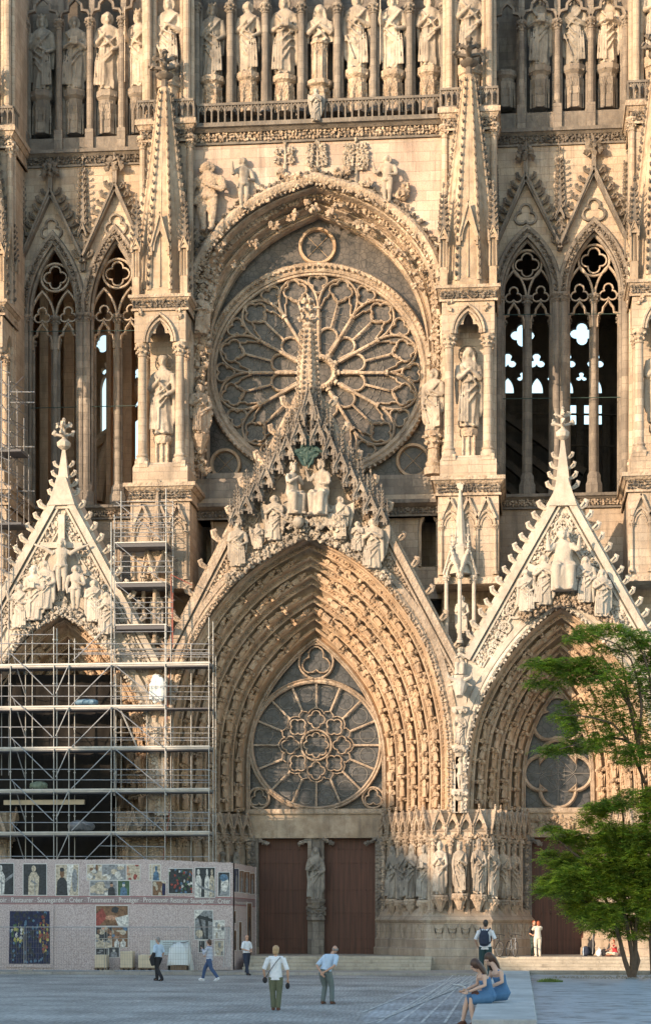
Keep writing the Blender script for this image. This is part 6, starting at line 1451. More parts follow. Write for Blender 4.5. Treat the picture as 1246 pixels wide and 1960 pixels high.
for seg, ua, ub in ((S1,-40,291),(S2,291,446),(S3,446,488)):
    q = MB(); vb_ = lambda u: 0 if u < 291 else (u-291)*.012 if u < 446 else 2+(u-446)*.09
    q.raw([Pseg(ua,1731+vb_(ua),*seg,.005),Pseg(ub,1731+vb_(ub),*seg,.005),Pseg(ub,1717+vb_(ub),*seg,.005),Pseg(ua,1717+vb_(ua),*seg,.005)], [(0,1,2,3)]); hpart(q, 'text_band', 'band')
    for v in (1717, 1731):
        q = MB(); n = 12; k = 0.0
        va = lambda u: v+(0 if u < 291 else (u-291)*.012 if u < 446 else 2+(u-446)*.09)
        q.raw([Pseg(ua,va(ua)+.8,*seg,.008),Pseg(ub,va(ub)+.8,*seg,.008),Pseg(ub,va(ub)-.5,*seg,.008),Pseg(ua,va(ua)-.5,*seg,.008)], [(0,1,2,3)]); hpart(q, 'red_line', 'redline')
def word(txt, seg, u0, u1, v, hpx=8.5, mat='text', off=.014, par=None):
    cu = bpy.data.curves.new('t','FONT'); cu.body = txt; ob = bpy.data.objects.new('t', cu); COL.objects.link(ob); bpy.context.view_layer.update(); me = bpy.data.meshes.new_from_object(ob); bpy.data.objects.remove(ob)
    xs = [q.co.x for q in me.vertices]; x0, x1 = min(xs), max(xs); A, B = seg; sy = hpx/.72
    for q in me.vertices: q.co = Pseg(u0+(u1-u0)*(q.co.x-x0)/(x1-x0), v-q.co.y*sy, A, B, off)
    me.materials.clear(); me.materials.append(M[mat]); o = bpy.data.objects.new('word', me); link(o, par or hd)
    if par is None: o.matrix_parent_inverse = hoff
    return o
for t_, a, b, s in (('oir',0,13,S1),('Restaurer',22,64,S1),('Sauvegarder',72,126,S1),('Créer',133,159,S1),('Transmettre',167,219,S1),('Protéger',228,266,S1),('Pro',275,290,S1),('mouvoir',291.5,322,S2),('Restaurer',327,360,S2),('Sauvegarder',365,410,S2),('Créer',417,441,S2),('Promouvoir',450,474,S3)):
    word(t_, s, a, b, 1728 if a < 291 else 1728+(a-291)*.018+(1 if a > 446 else 0), 9.5 if a < 446 else 7)
for u in (17.5,68,129.5,163,223.5,270.5): word('.', S1, u-.7, u+.7, 1725, 6)
for u in (324.5,362.5,413.5): word('.', S2, u-.7, u+.7, 1726, 6)
# big dark blue poster in its canvas frame
pz = thing('poster', 'large dark blue stained glass poster in a pale canvas frame on the hoarding', 'poster', (PX(58,87.1),87.1,.3)); pof = Matrix.Translation(-Vector(pz.location))
S1p = ((HA[0],HA[1]-.06),(HB[0],HB[1]-.06))
q = MB(); q.raw([Pseg(u,v,*S1p) for u,v in ((10,1852),(101,1854),(103,1737),(13,1735))]+[Pseg(u,v,*S1p,-.05) for u,v in ((10,1852),(101,1854),(103,1737),(13,1735))], [(0,1,2,3),(4,7,6,5),(0,4,5,1),(1,5,6,2),(2,6,7,3),(3,7,4,0)]); o = q.build('canvas', M['vinyl'], pz, None); o.matrix_parent_inverse = pof
q = MB(); q.raw([Pseg(u,v,*S1p,.01) for u,v in ((17,1846),(96,1846),(95,1745),(19,1745))], [(0,1,2,3)]); o = q.build('print', M['print_navy'], pz, None); o.matrix_parent_inverse = pof
mats = {}
for j in range(420):
    x, y = rp_.random(), rp_.random(); c = rp_.choice(['print_navy','print_blue','print_dark','print_dark','print_navy','print_navy','print_dark'])
    if hypot((x-.2)/.17, (y-.42)/.2) < 1: c = rp_.choice(['print_yellow','print_yellow','print_white','print_green'])
    elif hypot((x-.85)/.13, (y-.45)/.35) < 1: c = rp_.choice(['print_red','print_brown','print_yellow'])
    r_ = rp_.uniform(.012,.045); n = rp_.randint(4,7); a0 = rp_.random()*6
    P3 = [Pseg(19+76*min(1,max(0,x+r_*rp_.uniform(.6,1.2)*cos(a0+k*2*pi/n))), 1745+100*min(1,max(0,y+r_*1.2*rp_.uniform(.6,1.2)*sin(a0+k*2*pi/n))), *S1p, .014+j*.0001) for k in range(n)]
    mats.setdefault(c, MB()).raw(P3, [tuple(range(n))])
for c, q in mats.items(): o = q.build('colour_patches', M[c], pz, None); o.matrix_parent_inverse = pof; tag(o)
# ------------------------------------------------ mesh fence, pallets, stone blocks, tarpaulin
def fence_panel(u0, u1, lab, v0=1777, v1=1862, Y=85.4, Y2=None):
    Y2 = Y2 or Y; a = P(u0, v1, Y); b = P(u1, v1, Y2); a.z = b.z = .16; d = (b-a).length; t = thing('fence_panel', lab, 'fence', a, atan2(b.y-a.y, b.x-a.x), 'mesh site fence panels'); m = MB(); h = 1.9
    m.tube([(0,0,0),(0,0,h),(d,0,h),(d,0,0)], .024, 6, True); m.build('frame', M['steel'], t)
    g = MB(); n = int(d/.11)
    for i in range(1, n): x = d*i/n; g.box(x-.0028, x+.0028, -.003, .003, 0, h)
    for z in (.25,.5,.75,1,1.25,1.5,1.75): g.box(0, d, -.003, .003, z-.003, z+.003)
    tag(g.build('wire_mesh', M['steeld'], t, None))
    f = MB(); f.box(-.32,.32,-.12,.12,-.14,.02); f.build('foot', M['kerb'], t)
fence_panel(-60,46,'leftmost mesh fence panel in front of the blue poster'); fence_panel(50,200,'mesh fence panel between the poster and the stacked stone blocks'); fence_panel(205,361,'mesh fence panel in front of the pale stone blocks'); fence_panel(366,441,'short mesh fence panel turning back beside the red bags',1777,1858,85.4,87.2)
M['block'] = plain('sawn_pale_stone', (.62,.52,.38), .85, 0, 4, .12); M['pallet'] = plain('pallet_wood', (.16,.11,.07), .85, 0, 6, .3); M['tarp'] = plain('white_tarpaulin', (.66,.70,.70), .5, 0, 2, .12, .3); M['redbag'] = plain('orange_red_bag', (.48,.09,.06), .7, 0, 5, .35, .5)
def block(u0, u1, v0, v1, lab, dY=.7, Y=86.2):
    x0, x1 = PX(u0,Y), PX(u1,Y); z0 = .12; z1 = PZ(v0,(u0+u1)/2,Y); t = thing('stone_block', lab, 'stone block', ((x0+x1)/2,Y+dY/2,z0), .02, 'stone blocks on pallets'); w = (x1-x0)/2
    b = MB(); b.box(-w,w,-dY/2,dY/2,.14,z1-z0); o = b.build('block', M['block'], t, None); q = o.modifiers.new('b','BEVEL'); q.width = .02
    b = MB(); [b.box(-w-.05,w+.05,-dY/2+k*(dY-.1)/2,-dY/2+.1+k*(dY-.1)/2,.10,.135) for k in range(3)]; [b.box(-w+k*(w-.05),-w+.1+k*(w-.05),-dY/2,dY/2,0,.10) for k in range(3)]; b.build('pallet', M['pallet'], t, None)
block(181,203,1829,1853,'small pale block leftmost behind the fence'); block(230,253,1822,1853,'tallest pale block, second from the left'); block(264,296,1829,1855,'wide low pale block behind the man in the blue shirt',.9)
t = thing('covered_pile', 'pile under a white tarpaulin with brown crate showing beneath', 'pile', G(341,1860,.12)); o_ = t.location; sw = 1/S(341,86)
m = MB(); n = 14
prf = [(1.02,.0),(1.0,.25),(.9,.7),(.8,1.05),(.5,1.17),(.15,1.2)]
v = []; f = []
for k, (r_, z) in enumerate(prf):
    for i in range(n*2): a = 2*pi*i/(n*2); q = 1+.08*sin(5*a+k)*(1-k/6); c, s = cos(a), sin(a); v.append((.55*r_*q*(abs(c)**.5)*(1 if c > 0 else -1), .5+.45*r_*q*(abs(s)**.5)*(1 if s > 0 else -1), z*(1.0+.06*sin(3*a)) if not (k == 0 and s < -.5) else .36+.05*sin(9*a)))
for k in range(5): 
    for i in range(n*2): f.append((k*28+i,k*28+(i+1)%28,(k+1)*28+(i+1)%28,(k+1)*28+i))
f.append(tuple(range(5*28,6*28))); m.raw(v, f); m.build('tarpaulin', M['tarp'], t, 50)
m = MB(); m.box(-.36,.36,.1,.9,.02,.42); m.build('crate', M['pallet'], t, None); m = MB(); [m.tube([(-.3+k*.12,.3,1.22),(.25+k*.05,.5,1.25+k*.02)], .015, 4) for k in range(4)]; m.build('rods', M['steeld'], t)
t = thing('rubble_bags', 'heap of orange red rubble bags behind the fence corner', 'bags', G(398,1857,.12)); m = MB(); rr = random.Random(4)
for q in range(7): p = (rr.uniform(-.4,.42), .4+rr.uniform(-.1,.2), .22+.12*(q%3)+.05*q*.5); sph(m, p, (.26,.22,.20+.05*rr.random()), 9, 6)
m.v = [(x+.03*sin(z*30+x*9), y, z+.03*sin(x*25)) for x,y,z in m.v]; me = remesh(m, .03, name='bags'); me.materials.append(M['redbag']); link(bpy.data.objects.new('bags', me), t)
m = MB(); [m.tube([(-.4+k*.25,.25,.5),(-.3+k*.25,.1,.75),(-.2+k*.25,.25,.5)], .025, 5) for k in range(4)]; m.build('strap', M['redbag'], t)
t = thing('site_board', 'pale blue site board with faint lines fixed to the hoarding', 'board', Pseg(325,1815,*S2,.05)); m = MB(); iv = Matrix.Translation(-Vector(t.location))
m.raw([Pseg(u,v,*S2,.05) for u,v in ((287,1829),(363,1829),(363,1801),(287,1801))], [(0,1,2,3)]); M['board'] = plain('pale_board', (.52,.60,.62), .5); o = m.build('panel', M['board'], t, None); o.matrix_parent_inverse = iv
m = MB(); [m.raw([Pseg(u,v,*S2,.06) for u,v in ((312,1806+k*4),(345-k*5,1806+k*4),(345-k*5,1805+k*4),(312,1805+k*4))], [(0,1,2,3)]) for k in range(5)]; o = m.build('lines', M['print_grey'], t, None); o.matrix_parent_inverse = iv; tag(o)
for i, (a, b) in enumerate(((428,433),(433,436),(437,438),(441,440))):
    p, q = P(a,1852,86.9), P(b,1776,87.3); m = MB(); m.tube([p, q], .02, 5); o = m.build('scaffold_pole', M['steel']); tag(o, ('most slanted steel pole leaning on the hoarding corner','second steel pole leaning on the hoarding corner','third, nearly upright pole leaning on the hoarding corner','rightmost upright pole at the hoarding corner')[i], 'pole', 'steel poles leaning on the hoarding corner')
# ------------------------------------------------ scaffolding
YF, YK = 88.55, 89.35
sc = thing('scaffold', 'wide galvanised scaffold with five decks in front of the left portal', 'scaffold', (PX(18,YF),YF,.12)); si = Matrix.Translation(-Vector(sc.location))
def spart(m, name, mat, root, inv, smooth=35): o = m.build(name, M[mat], root, smooth); o.matrix_parent_inverse = inv; return o
def std(u, Y, vt, root, inv, zb=.12, mat='steel'):
    m = MB(); x = PX(u,Y); z1 = PZ(vt,u,Y); m.tube([(x,Y,zb),(x,Y,z1)], .023, 6)
    z = zb+1
    while z < z1: m.tube([(x,Y,z-.03),(x,Y,z+.03)], .05, 6); z += 2.0
    return spart(m, 'upright', mat, root, inv)
for u, Y, vt in ((20,YF,1270),(103,YF,1200),(109,YF+.15,1203),(132,YF,1225),(213,YF,1000),(316,YF,1196),(400,YF,1182),(408,YK,1190),(413,YK+.5,1255),(49,YK,1225),(143,YK,1222),(222,YK,1238),(281,YK,1310),(327,YK,1195),(366,YK,1232),(62,YK,1205),(-18,YF,1240)): std(u, Y, vt, sc, si)
DV = [1270,1351,1430,1511,1593]
for i, v in enumerate(DV):
    for a, b in ((-60,103),(103,213),(213,316),(316,402)):
        if i == 1 and a == 316: continue
        m = MB(); z = PZ(v,200,YF); m.box(PX(a,YF)+.01, PX(b,YF)-.01, YF+.04, YK+.30, z-.05, z); [m.box(PX(a,YF)+.01, PX(b,YF)-.01, YF+.04+k*.28, YF+.09+k*.28, z-.13, z-.05) for k in range(4)]
        m.box(PX(a,YF)+.01, PX(b,YF)-.01, YF-.02, YF+.01, z-.06, z+.02); spart(m, 'deck', 'deck', sc, si, None)
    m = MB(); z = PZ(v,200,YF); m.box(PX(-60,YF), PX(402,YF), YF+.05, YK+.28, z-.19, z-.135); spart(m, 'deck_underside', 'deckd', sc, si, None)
def rail(u0, v0, u1, v1, Y0, Y1, root, inv, r=.021, mat='steel'): m = MB(); m.tube([P(u0,v0,Y0), P(u1,v1,Y1)], r, 6); return spart(m, 'rail', mat, root, inv)
for i, v in enumerate(DV):
    rail(-60,v-18,402,v-17,YF-.03,YF-.03,sc,si); rail(-60,v-38,402,v-37,YF-.03,YF-.03,sc,si)
    rail(213,v-13,402,v-12,YK,YK,sc,si,.018); rail(222,v-27,402,v-26,YK,YK,sc,si,.018)
    rail(-60,v+8,402,v+8,YK,YK,sc,si,.018); rail(400,v-37,412,v-34,YF,YK+.5,sc,si); rail(400,v-18,412,v-15,YF,YK+.5,sc,si)
rail(20,1215,104,1215,YF,YF,sc,si); rail(140,1243,316,1242,YK,YK,sc,si); rail(150,1250,402,1250,YK,YK,sc,si); rail(-60,1640,402,1641,YF,YF,sc,si); rail(188,1620,316,1622,YF,YF,sc,si)
def brace(u0,v0,u1,v1,Y=YF-.07,Y1=None,root=None,inv=None,mat='steel',r=.024): m = MB(); m.tube([P(u0,v0,Y),P(u1,v1,Y1 or Y)], r, 6); o = m.build('brace', M[mat], root or sc); o.matrix_parent_inverse = inv or si; return o
for i, v in enumerate(DV):
    w_ = v+80
    brace(137,w_,213,v+3); brace(219,v+3,312,w_); brace(21,v-18,101,w_-19); brace(107,w_-22,131,v+4); brace(26,v-12,48,w_-20,YF,YK)
brace(140,1265,214,1192); brace(230,1357,262,1430,YF+.2,YK,mat='deck',r=.04)
m = MB(); m.box(PX(8,YK),PX(162,YK),YK-.1,YK+.1,PZ(1541,90,YK),PZ(1532,90,YK)); spart(m,'plank','block',sc,si,None)
for (a,b,c,d) in ((312,1650,327,1535),(318,1400,330,1190),(330,1190,322,1250)): m = MB(); m.tube([P(a,b,YK+.1),P(c,d,YK+.1)], .02, 6); spart(m,'red_pole','redm',sc,si)
m = MB(); rr = random.Random(9); v = []; f = []
for i in range(31):
    for j in range(13): q = P(-40+255*i/30+(rr.uniform(-4,4) if i == 30 else 0), 1292+358*j/12, 90.35); v.append((q.x, q.y+.10*sin(i*1.3+j*.4)+rr.uniform(-.03,.03), q.z))
m.raw(v, [(i*13+j,(i+1)*13+j,(i+1)*13+j+1,i*13+j+1) for i in range(30) for j in range(12)])
M['sheet'] = plain('near_black_sheet', (.012,.010,.009), .95, 0, 3, .4); o = m.build('darkening_sheet', M['sheet'], None, 60, fix=False); tag(o, 'near-black sheet added to darken the left portal behind the scaffold', 'sheet')  # near-black sheet added to darken the left portal opening
# things lying on the decks
def heap(u, v, w_, h, mat, lab, cat='bundle'):
    m = MB(); p = P(u,v,YF+.45); rr = random.Random(int(u)); 
    for q in range(6): sph(m, (rr.uniform(-w_,w_)*.35,rr.uniform(-.1,.1),h*rr.uniform(.3,.6)), (w_*.4,.2,h*.45), 8, 6)
    for q in range(16): a = rr.uniform(0,6.28); m.tube([(cos(a)*w_*.1, -.1, h*.95), (cos(a)*w_*.5, -.18-rr.uniform(0,.08), h*rr.uniform(.4,.7)), (cos(a)*w_*.6, -.12, h*rr.uniform(.0,.3))], [.03,.045,.02], 5)
    me = remesh(m, .035, name='cloth'); me.materials.append(M[mat]); o = link(bpy.data.objects.new('wrapped_bundle', me)); o.location = p; tag(o, lab, cat)
M['bluecloth'] = plain('blue_sheet', (.12,.22,.32), .6, 0, 5, .3, .5); M['greencloth'] = plain('green_grey_sheet', (.16,.20,.15), .7, 0, 5, .3, .5)
heap(166,1351,.8,.30,'bluecloth','blue sheet over material on the second scaffold deck'); heap(75,1511,.7,.35,'greencloth','green grey wrapped heap on the fourth scaffold deck'); heap(155,1592,.9,.5,'steeld','grey hose and tools on the lowest scaffold deck'); heap(301,1344,.6,1.3,'tarp','sculpture wrapped in white sheeting by the scaffold uprights')
# tower scaffold
tw = thing('scaffold_tower', 'narrow scaffold tower rising over the pier between the left and central gables', 'scaffold', (PX(218,88.7),88.7,6)); ti = Matrix.Translation(-Vector(tw.location)); Y0, Y1_ = 88.65, 89.75
for u, Y, vt in ((219,Y0,985),(318,Y0,935),(232,Y1_,940),(331,Y1_,960)): std(u, Y, vt, tw, ti, 8)
for v in (1037,1114,1195):
    m = MB(); z = PZ(v,268,Y0); m.box(PX(222,Y0), PX(318,Y0), Y0+.02, Y1_+.3, z-.22, z-.05); spart(m,'deck','deckd',tw,ti,None); m = MB(); m.box(PX(220,Y0), PX(319,Y0), Y0-.02, Y1_, z-.045, z); spart(m,'deck_edge','deck',tw,ti,None)
for v in (968,990,1001,1010,1020,1027,1075,1085,1096,1154,1164,1175,1184,1210): rail(218,v,331,v-1,Y0-.03,Y0-.03,tw,ti,.018)
for v in (956,980,1000,1060,1080,1140,1160): rail(318,v,336,v+10,Y0,Y1_,tw,ti,.018); rail(228,v+4,331,v+4,Y1_,Y1_,tw,ti,.016)
for v in (960,1040,1117): brace(222,v,312,v+75,Y0-.05,root=tw,inv=ti,r=.02)
for k in range(9): brace(331,945+k*24,352,962+k*24,Y1_,Y1_+1,root=tw,inv=ti,r=.016,mat='steeld'); brace(331,955+k*24,347,955+k*24,Y1_,Y1_+1,root=tw,inv=ti,r=.016,mat='steeld')
for a,b,c,d in ((327,1100,368,1120),(327,1100,331,1240),(331,1135,331,1240)): m = MB(); m.tube([P(a,b,Y0),P(c,d,Y0)], .02, 6); spart(m,'red_pole','redm',tw,ti)
# dark far scaffold on the left edge
fs = thing('scaffold_tower', 'dark lattice scaffold climbing the tower pier on the far left edge', 'scaffold', (PX(10,89.6),89.6,10)); fi = Matrix.Translation(-Vector(fs.location))
for u, Y, vt in ((3,89.2,690),(17,89.2,720),(33,90.6,745),(46,90.6,800),(-12,89.2,680),(55,90.9,870)): std(u, Y, vt, fs, fi, 9, 'steeld')
for k in range(17):
    v = 700+k*24; brace(-15,v,20,v+14,89.2,89.2,root=fs,inv=fi,mat='steeld',r=.022); brace(20,v+30,50,v+46,89.3,90.8,root=fs,inv=fi,mat='steeld',r=.022)
    if k % 2: brace(-15,v+20,52,v+52,89.2,90.8,root=fs,inv=fi,mat='steeld',r=.02); brace(3,v,40,v+60,89.2,90.8,root=fs,inv=fi,mat='steeld',r=.018)
    else: brace(45,v+20,8,v+60,90.8,89.2,root=fs,inv=fi,mat='steeld',r=.018)
for v in (750,770,855,940): rail(20,v,66,v,90.8,90.8,fs,fi,.03); 
for v in (860,1000): m = MB(); z = PZ(v,10,89.2); m.box(PX(-30,89.2),PX(40,89.2),89.2,90.6,z-.1,z); spart(m,'deck','deckd',fs,fi,None)
# ------------------------------------------------ people
M['skin'] = plain('skin', (.50,.29,.20), .55); M['skinp'] = plain('pale_skin', (.58,.38,.29), .55)
for n_, c, b_ in (('cl_lightblue',(.44,.55,.68),.3),('cl_black',(.018,.018,.022),.3),('cl_white',(.72,.74,.78),.3),('cl_navy',(.022,.03,.055),.3),('cl_jean',(.045,.08,.17),.3),('cl_olive',(.12,.13,.08),.3),('cl_greygreen',(.13,.155,.15),.3),('cl_teal',(.02,.05,.055),.3),('cl_denim',(.07,.17,.32),.4),('cl_cream',(.66,.60,.50),.3),('cl_red',(.48,.03,.04),.3),('cl_darkgreen',(.04,.07,.06),.3),('cl_brown',(.12,.05,.03),.3),('hair_brown',(.07,.035,.022),.5),('hair_blond',(.40,.26,.14),.5),('hair_grey',(.22,.20,.19),.5),('hair_red',(.32,.08,.03),.5),('hair_dark',(.025,.018,.015),.5),('cl_pink',(.5,.3,.3),.3),('paper',(.7,.7,.68),.1)):
    M[n_] = plain(n_, c, .85 if n_[:2] == 'cl' else .5, 0, 12, .14, b_)
def stripes():
    m, t, b = new_mat('striped_knit'); L = t.links.new; g = nd(t,'ShaderNodeTexCoord'); s = nd(t,'ShaderNodeSeparateXYZ'); L(g.outputs['Object'], s.inputs[0])
    q = nd(t,'ShaderNodeMath',operation='MULTIPLY'); q.inputs[1].default_value = 17; L(s.outputs[2], q.inputs[0]); r = nd(t,'ShaderNodeMath',operation='FRACT'); L(q.outputs[0], r.inputs[0])
    k = nd(t,'ShaderNodeMath',operation='GREATER_THAN'); k.inputs[1].default_value = .55; L(r.outputs[0], k.inputs[0]); x = nd(t,'ShaderNodeMix',data_type='RGBA'); L(k.outputs[0], x.inputs[0]); x.inputs[6].default_value = (.68,.70,.74,1); x.inputs[7].default_value = (.10,.14,.28,1); L(x.outputs[2], b.inputs['Base Color']); b.inputs['Roughness'].default_value = .85
    return m
M['cl_stripe'] = stripes()
def hand(m, w_, d, s=1):
    """palm, four bent fingers of different lengths and a thumb; w_ wrist, d pointing direction"""
    w_ = Vector(w_); d = Vector(d).normalized(); sd = d.cross(Vector((0,1,0)));
    if sd.length < .2: sd = Vector((1,0,0))
    sd.normalize(); nn = d.cross(sd); sph(m, w_+d*.045, (.030,.026,.040), 8, 6)
    for q, L in enumerate((.070,.082,.078,.060)):
        a = w_+d*.07+sd*((q-1.5)*.017); b = a+d*L*.55+nn*.010; c = b+d*L*.35+nn*.028; m.tube([a,b,c], [.0105,.0095,.008], 5)
    a = w_+d*.02-sd*.026*s; m.tube([a, a-sd*.03*s+d*.03+nn*.01, a-sd*.032*s+d*.06+nn*.02], [.012,.011,.009], 5)
def person(label, loc, rz, sc, jt, top, legs, hair, skin='skin', shoes='cl_black', sleeve=.95, cat='person', extra=None, hairkind='short', topkind='shirt', waist_out=True):
    """jt: hip, chest, neck, head, knees (R,L), ankles, elbows, hands, toe directions"""
    J = dict(hip=(0,0,.95), chest=(0,0,1.32), neck=(0,0,1.47), head=(0,-.02,1.64), kR=(-.10,-.03,.50), kL=(.10,-.03,.50), aR=(-.10,.02,.08), aL=(.10,.02,.08), eR=(-.27,.03,1.12), eL=(.27,.03,1.12), hR=(-.27,-.06,.88), hL=(.27,-.06,.88), tR=(-.03,-1,0), tL=(.03,-1,0), turn=0.0, shR=None, shL=None, sw=.18); J.update(jt)
    V = {k: Vector(v) for k, v in J.items() if isinstance(v, (tuple, Vector))}
    t = thing('person', label, cat, loc, rz); t.scale = (sc,)*3
    up = (V['neck']-V['hip']).normalized(); ax = Vector((1,0,0)); shR = V['neck']-up*.06-ax*J['sw']; shL = V['neck']-up*.06+ax*J['sw']
    if J['shR']: shR = Vector(J['shR'])
    if J['shL']: shL = Vector(J['shL'])
    b = MB()
    for s, k, a, e, h, sh, td in ((-1,'kR','aR','eR','hR',shR,'tR'),(1,'kL','aL','eL','hL',shL,'tL')):
        hp = V['hip']+Vector((s*.09,0,-.03)); b.tube([hp, hp.lerp(V[k],.5), V[k], V[k].lerp(V[a],.35), V[a]], [.088,.075,.055,.054,.036], 10)
        tt = V[td].normalized(); sph(b, V[a]+Vector((0,0,-.035)), (.04,.045,.04), 8, 6); b.tube([V[a]+Vector((0,0,-.045))-tt*.04, V[a]+tt*.08+Vector((0,0,-.05)), V[a]+tt*.17+Vector((0,0,-.058))], [.04,.038,.026], 8)
        b.tube([sh, sh.lerp(V[e],.5), V[e], V[e].lerp(V[h],.3), V[h]], [.052,.043,.036,.038,.024], 9); hand(b, V[h], V[h]-V[e], s)
    ch = V['chest']; hp = V['hip']
    b.tube([hp-up*.06, hp, hp.lerp(ch,.5), ch, V['neck']-up*.08, V['neck']-up*.01], [.13,.135,.115,.14,.13,.06], 12, sq=.72)
    b.tube([V['neck']-up*.05, V['neck'].lerp(V['head'],.4), V['head']-Vector((0,0,.04))], [.058,.052,.05], 9)
    H = MB(); sph(H, (0,0,0), (.073,.092,.112), 14, 10); H.tube([(0,-.085,.02),(0,-.108,-.012)], [.010,.017], 6); sph(H, (0,-.055,-.07), (.045,.035,.035), 8, 6); H.tube([(-.024,-.088,-.048),(.024,-.088,-.048)], .008, 5); H.tube([(-.05,-.082,.028),(0,-.094,.03),(.05,-.082,.028)], .010, 5)
    for s in (-1,1): sph(H, (s*.075,.005,-.005), (.010,.018,.030), 6, 5)
    HM = Matrix.Translation(V['head']) @ Matrix.Rotation(J['turn'], 4, 'Z') @ Matrix.Rotation(J.get('nod',0), 4, 'X')
    b.inst((H.v, H.f), HM); me = remesh(b, .011, name='body'); me.materials.append(M[skin]); link(bpy.data.objects.new('body', me), t)
    # eyes
    e = MB()
    for s in (-1,1): e.inst((lambda q: (q.v, q.f))((lambda q: (sph(q, (s*.028,-.088,.008), (.010,.006,.006), 6, 5), q)[1])(MB())), HM)
    e.build('eyes', M['cl_black'], t)
    # clothes
    if legs:
        c = MB()
        for s, k, a in ((-1,'kR','aR'),(1,'kL','aL')):
            hp = V['hip']+Vector((s*.085,0,-.02)); ank = V[a]+Vector((0,0,.0)); kn = V[k]
            if legs[1] == 'short': ank = kn.lerp(V[a],.1)
            c.tube([hp, hp.lerp(kn,.5)+Vector((s*.005,0,0)), kn, kn.lerp(ank,.5), ank-Vector((0,0,.01))], [.118,.104,.080,.072,.066], 12)
            for q in range(3): w0 = kn.lerp(ank,.55+q*.16); c.tube([w0+Vector((-.06,-.01,.0)), w0+Vector((0,-.066,.012*(-1)**q)), w0+Vector((.06,0,0))], .010, 5)
        c.tube([V['hip']-up*.10, V['hip'], V['hip']+up*.09], [.135,.150,.142], 14, sq=.78)
        me = remesh(c, .013, name='trousers'); me.materials.append(M[legs[0]]); link(bpy.data.objects.new('trousers' if legs[1] != 'short' else 'shorts', me), t)
    c = MB(); lo = .02 if not waist_out else -.10
    c.tube([V['hip']+up*lo, V['hip']+up*.08, V['hip'].lerp(ch,.6), ch, V['neck']-up*.07, V['neck']-up*.015], [.185,.172,.150,.160,.140,.070], 16, sq=.76)
    for sh, e_ in ((shR,'eR'),(shL,'eL')):
        if topkind == 'strap': continue
        c.tube([sh-ax*0+up*.005, sh.lerp(V[e_],.45), sh.lerp(V[e_],sleeve)], [.070,.066,.062], 10)
        c.tube([V['neck']-up*.06, sh], [.075,.068], 10)
        if sleeve > 1: h_ = 'h'+e_[1]; c.tube([V[e_], V[e_].lerp(V[h_], .9)], [.056,.042], 10)
    rr = random.Random(len(label)); 
    for q in range(7): z = rr.uniform(.1,.9); p = V['hip'].lerp(ch,z); a0 = rr.uniform(0,6.28); c.tube([p+Vector((cos(a0)*.14, sin(a0)*.108, 0)), p+Vector((cos(a0+.5)*.15, sin(a0+.5)*.116, rr.uniform(-.05,.05))), p+Vector((cos(a0+1)*.14, sin(a0+1)*.108, rr.uniform(-.07,.07)))], .011, 5)
    if topkind == 'dress':
        c = MB(); c.tube([ch+up*.02, ch, V['hip'].lerp(ch,.5), V['hip'], V['hip']+Vector((0,-.03,-.05))], [.12,.150,.130,.165,.15], 16, sq=.8)
        for s,k in ((-1,'kR'),(1,'kL')): c.tube([V['hip']+Vector((s*.08,0,0)), V['hip'].lerp(V[k],.6), V[k]], [.14,.12,.095], 12)
        for s in (-1,1): c.tube([ch+up*.02+ax*s*.08+Vector((0,-.09,0)), V['neck']-up*.03+ax*s*.09, ch+up*.02+ax*s*.08+Vector((0,.09,0))], .016, 6)
    me = remesh(c, .013, name='top'); me.materials.append(M[top]); link(bpy.data.objects.new('dress' if topkind == 'dress' else 'shirt', me), t)
    c = MB()
    for a, td in (('aR','tR'),('aL','tL')):
        tt = V[td].normalized(); c.tube([V[a]+Vector((0,0,-.035))-tt*.05, V[a]+Vector((0,0,-.035))+tt*.06, V[a]+tt*.18+Vector((0,0,-.055))], [.050,.046,.032], 9); c.bar(V[a]-tt*.08+Vector((0,0,-.075)), V[a]+tt*.20+Vector((0,0,-.075)), .02, .085)
    if shoes: me = remesh(c, .012, name='shoes'); me.materials.append(M[shoes]); link(bpy.data.objects.new('shoes', me), t)
    c = MB()
    if hairkind == 'short': sph(c, (0,.018,.022), (.084,.092,.105), 14, 9); sph(c, (0,.045,-.03), (.072,.06,.075), 10, 7); c.v = [(x,max(y,-.075) if z < .03 else y, z) for x,y,z in c.v]
    elif hairkind == 'bob': sph(c, (0,.02,.02), (.095,.10,.112), 14, 9); sph(c, (0,.05,-.05), (.09,.065,.09), 10, 7)
    elif hairkind == 'rim': 
        for s in (-1,1): sph(c, (s*.064,.03,.0), (.020,.055,.045), 8, 6)
        sph(c, (0,.075,-.01), (.062,.025,.045), 8, 6)
    elif hairkind == 'long':
        sph(c, (0,.015,.02), (.095,.105,.118), 14, 9)
        for q in range(9): a = -1.3+q*.33; x = sin(a)*.09; y = cos(a)*.07+.02; c.tube([(x*.6,y*.5,.08),(x,y,-.02),(x*1.15,y*1.1,-.16),(x*1.2,y*1.2-.02,-.32)], [.035,.04,.038,.016], 6)
    me = remesh(c, .012, name='hair'); me.materials.append(M[hair]); me.transform(HM); link(bpy.data.objects.new('hair', me), t)
    if extra: extra(t, V)
    return t
def H_(u, vf, vt, z=0.0, ht=1.76):
    p = G(u, vf, z); s = FP/(FX*p.x+FY*p.y); return p, (vf-vt)/s/ht
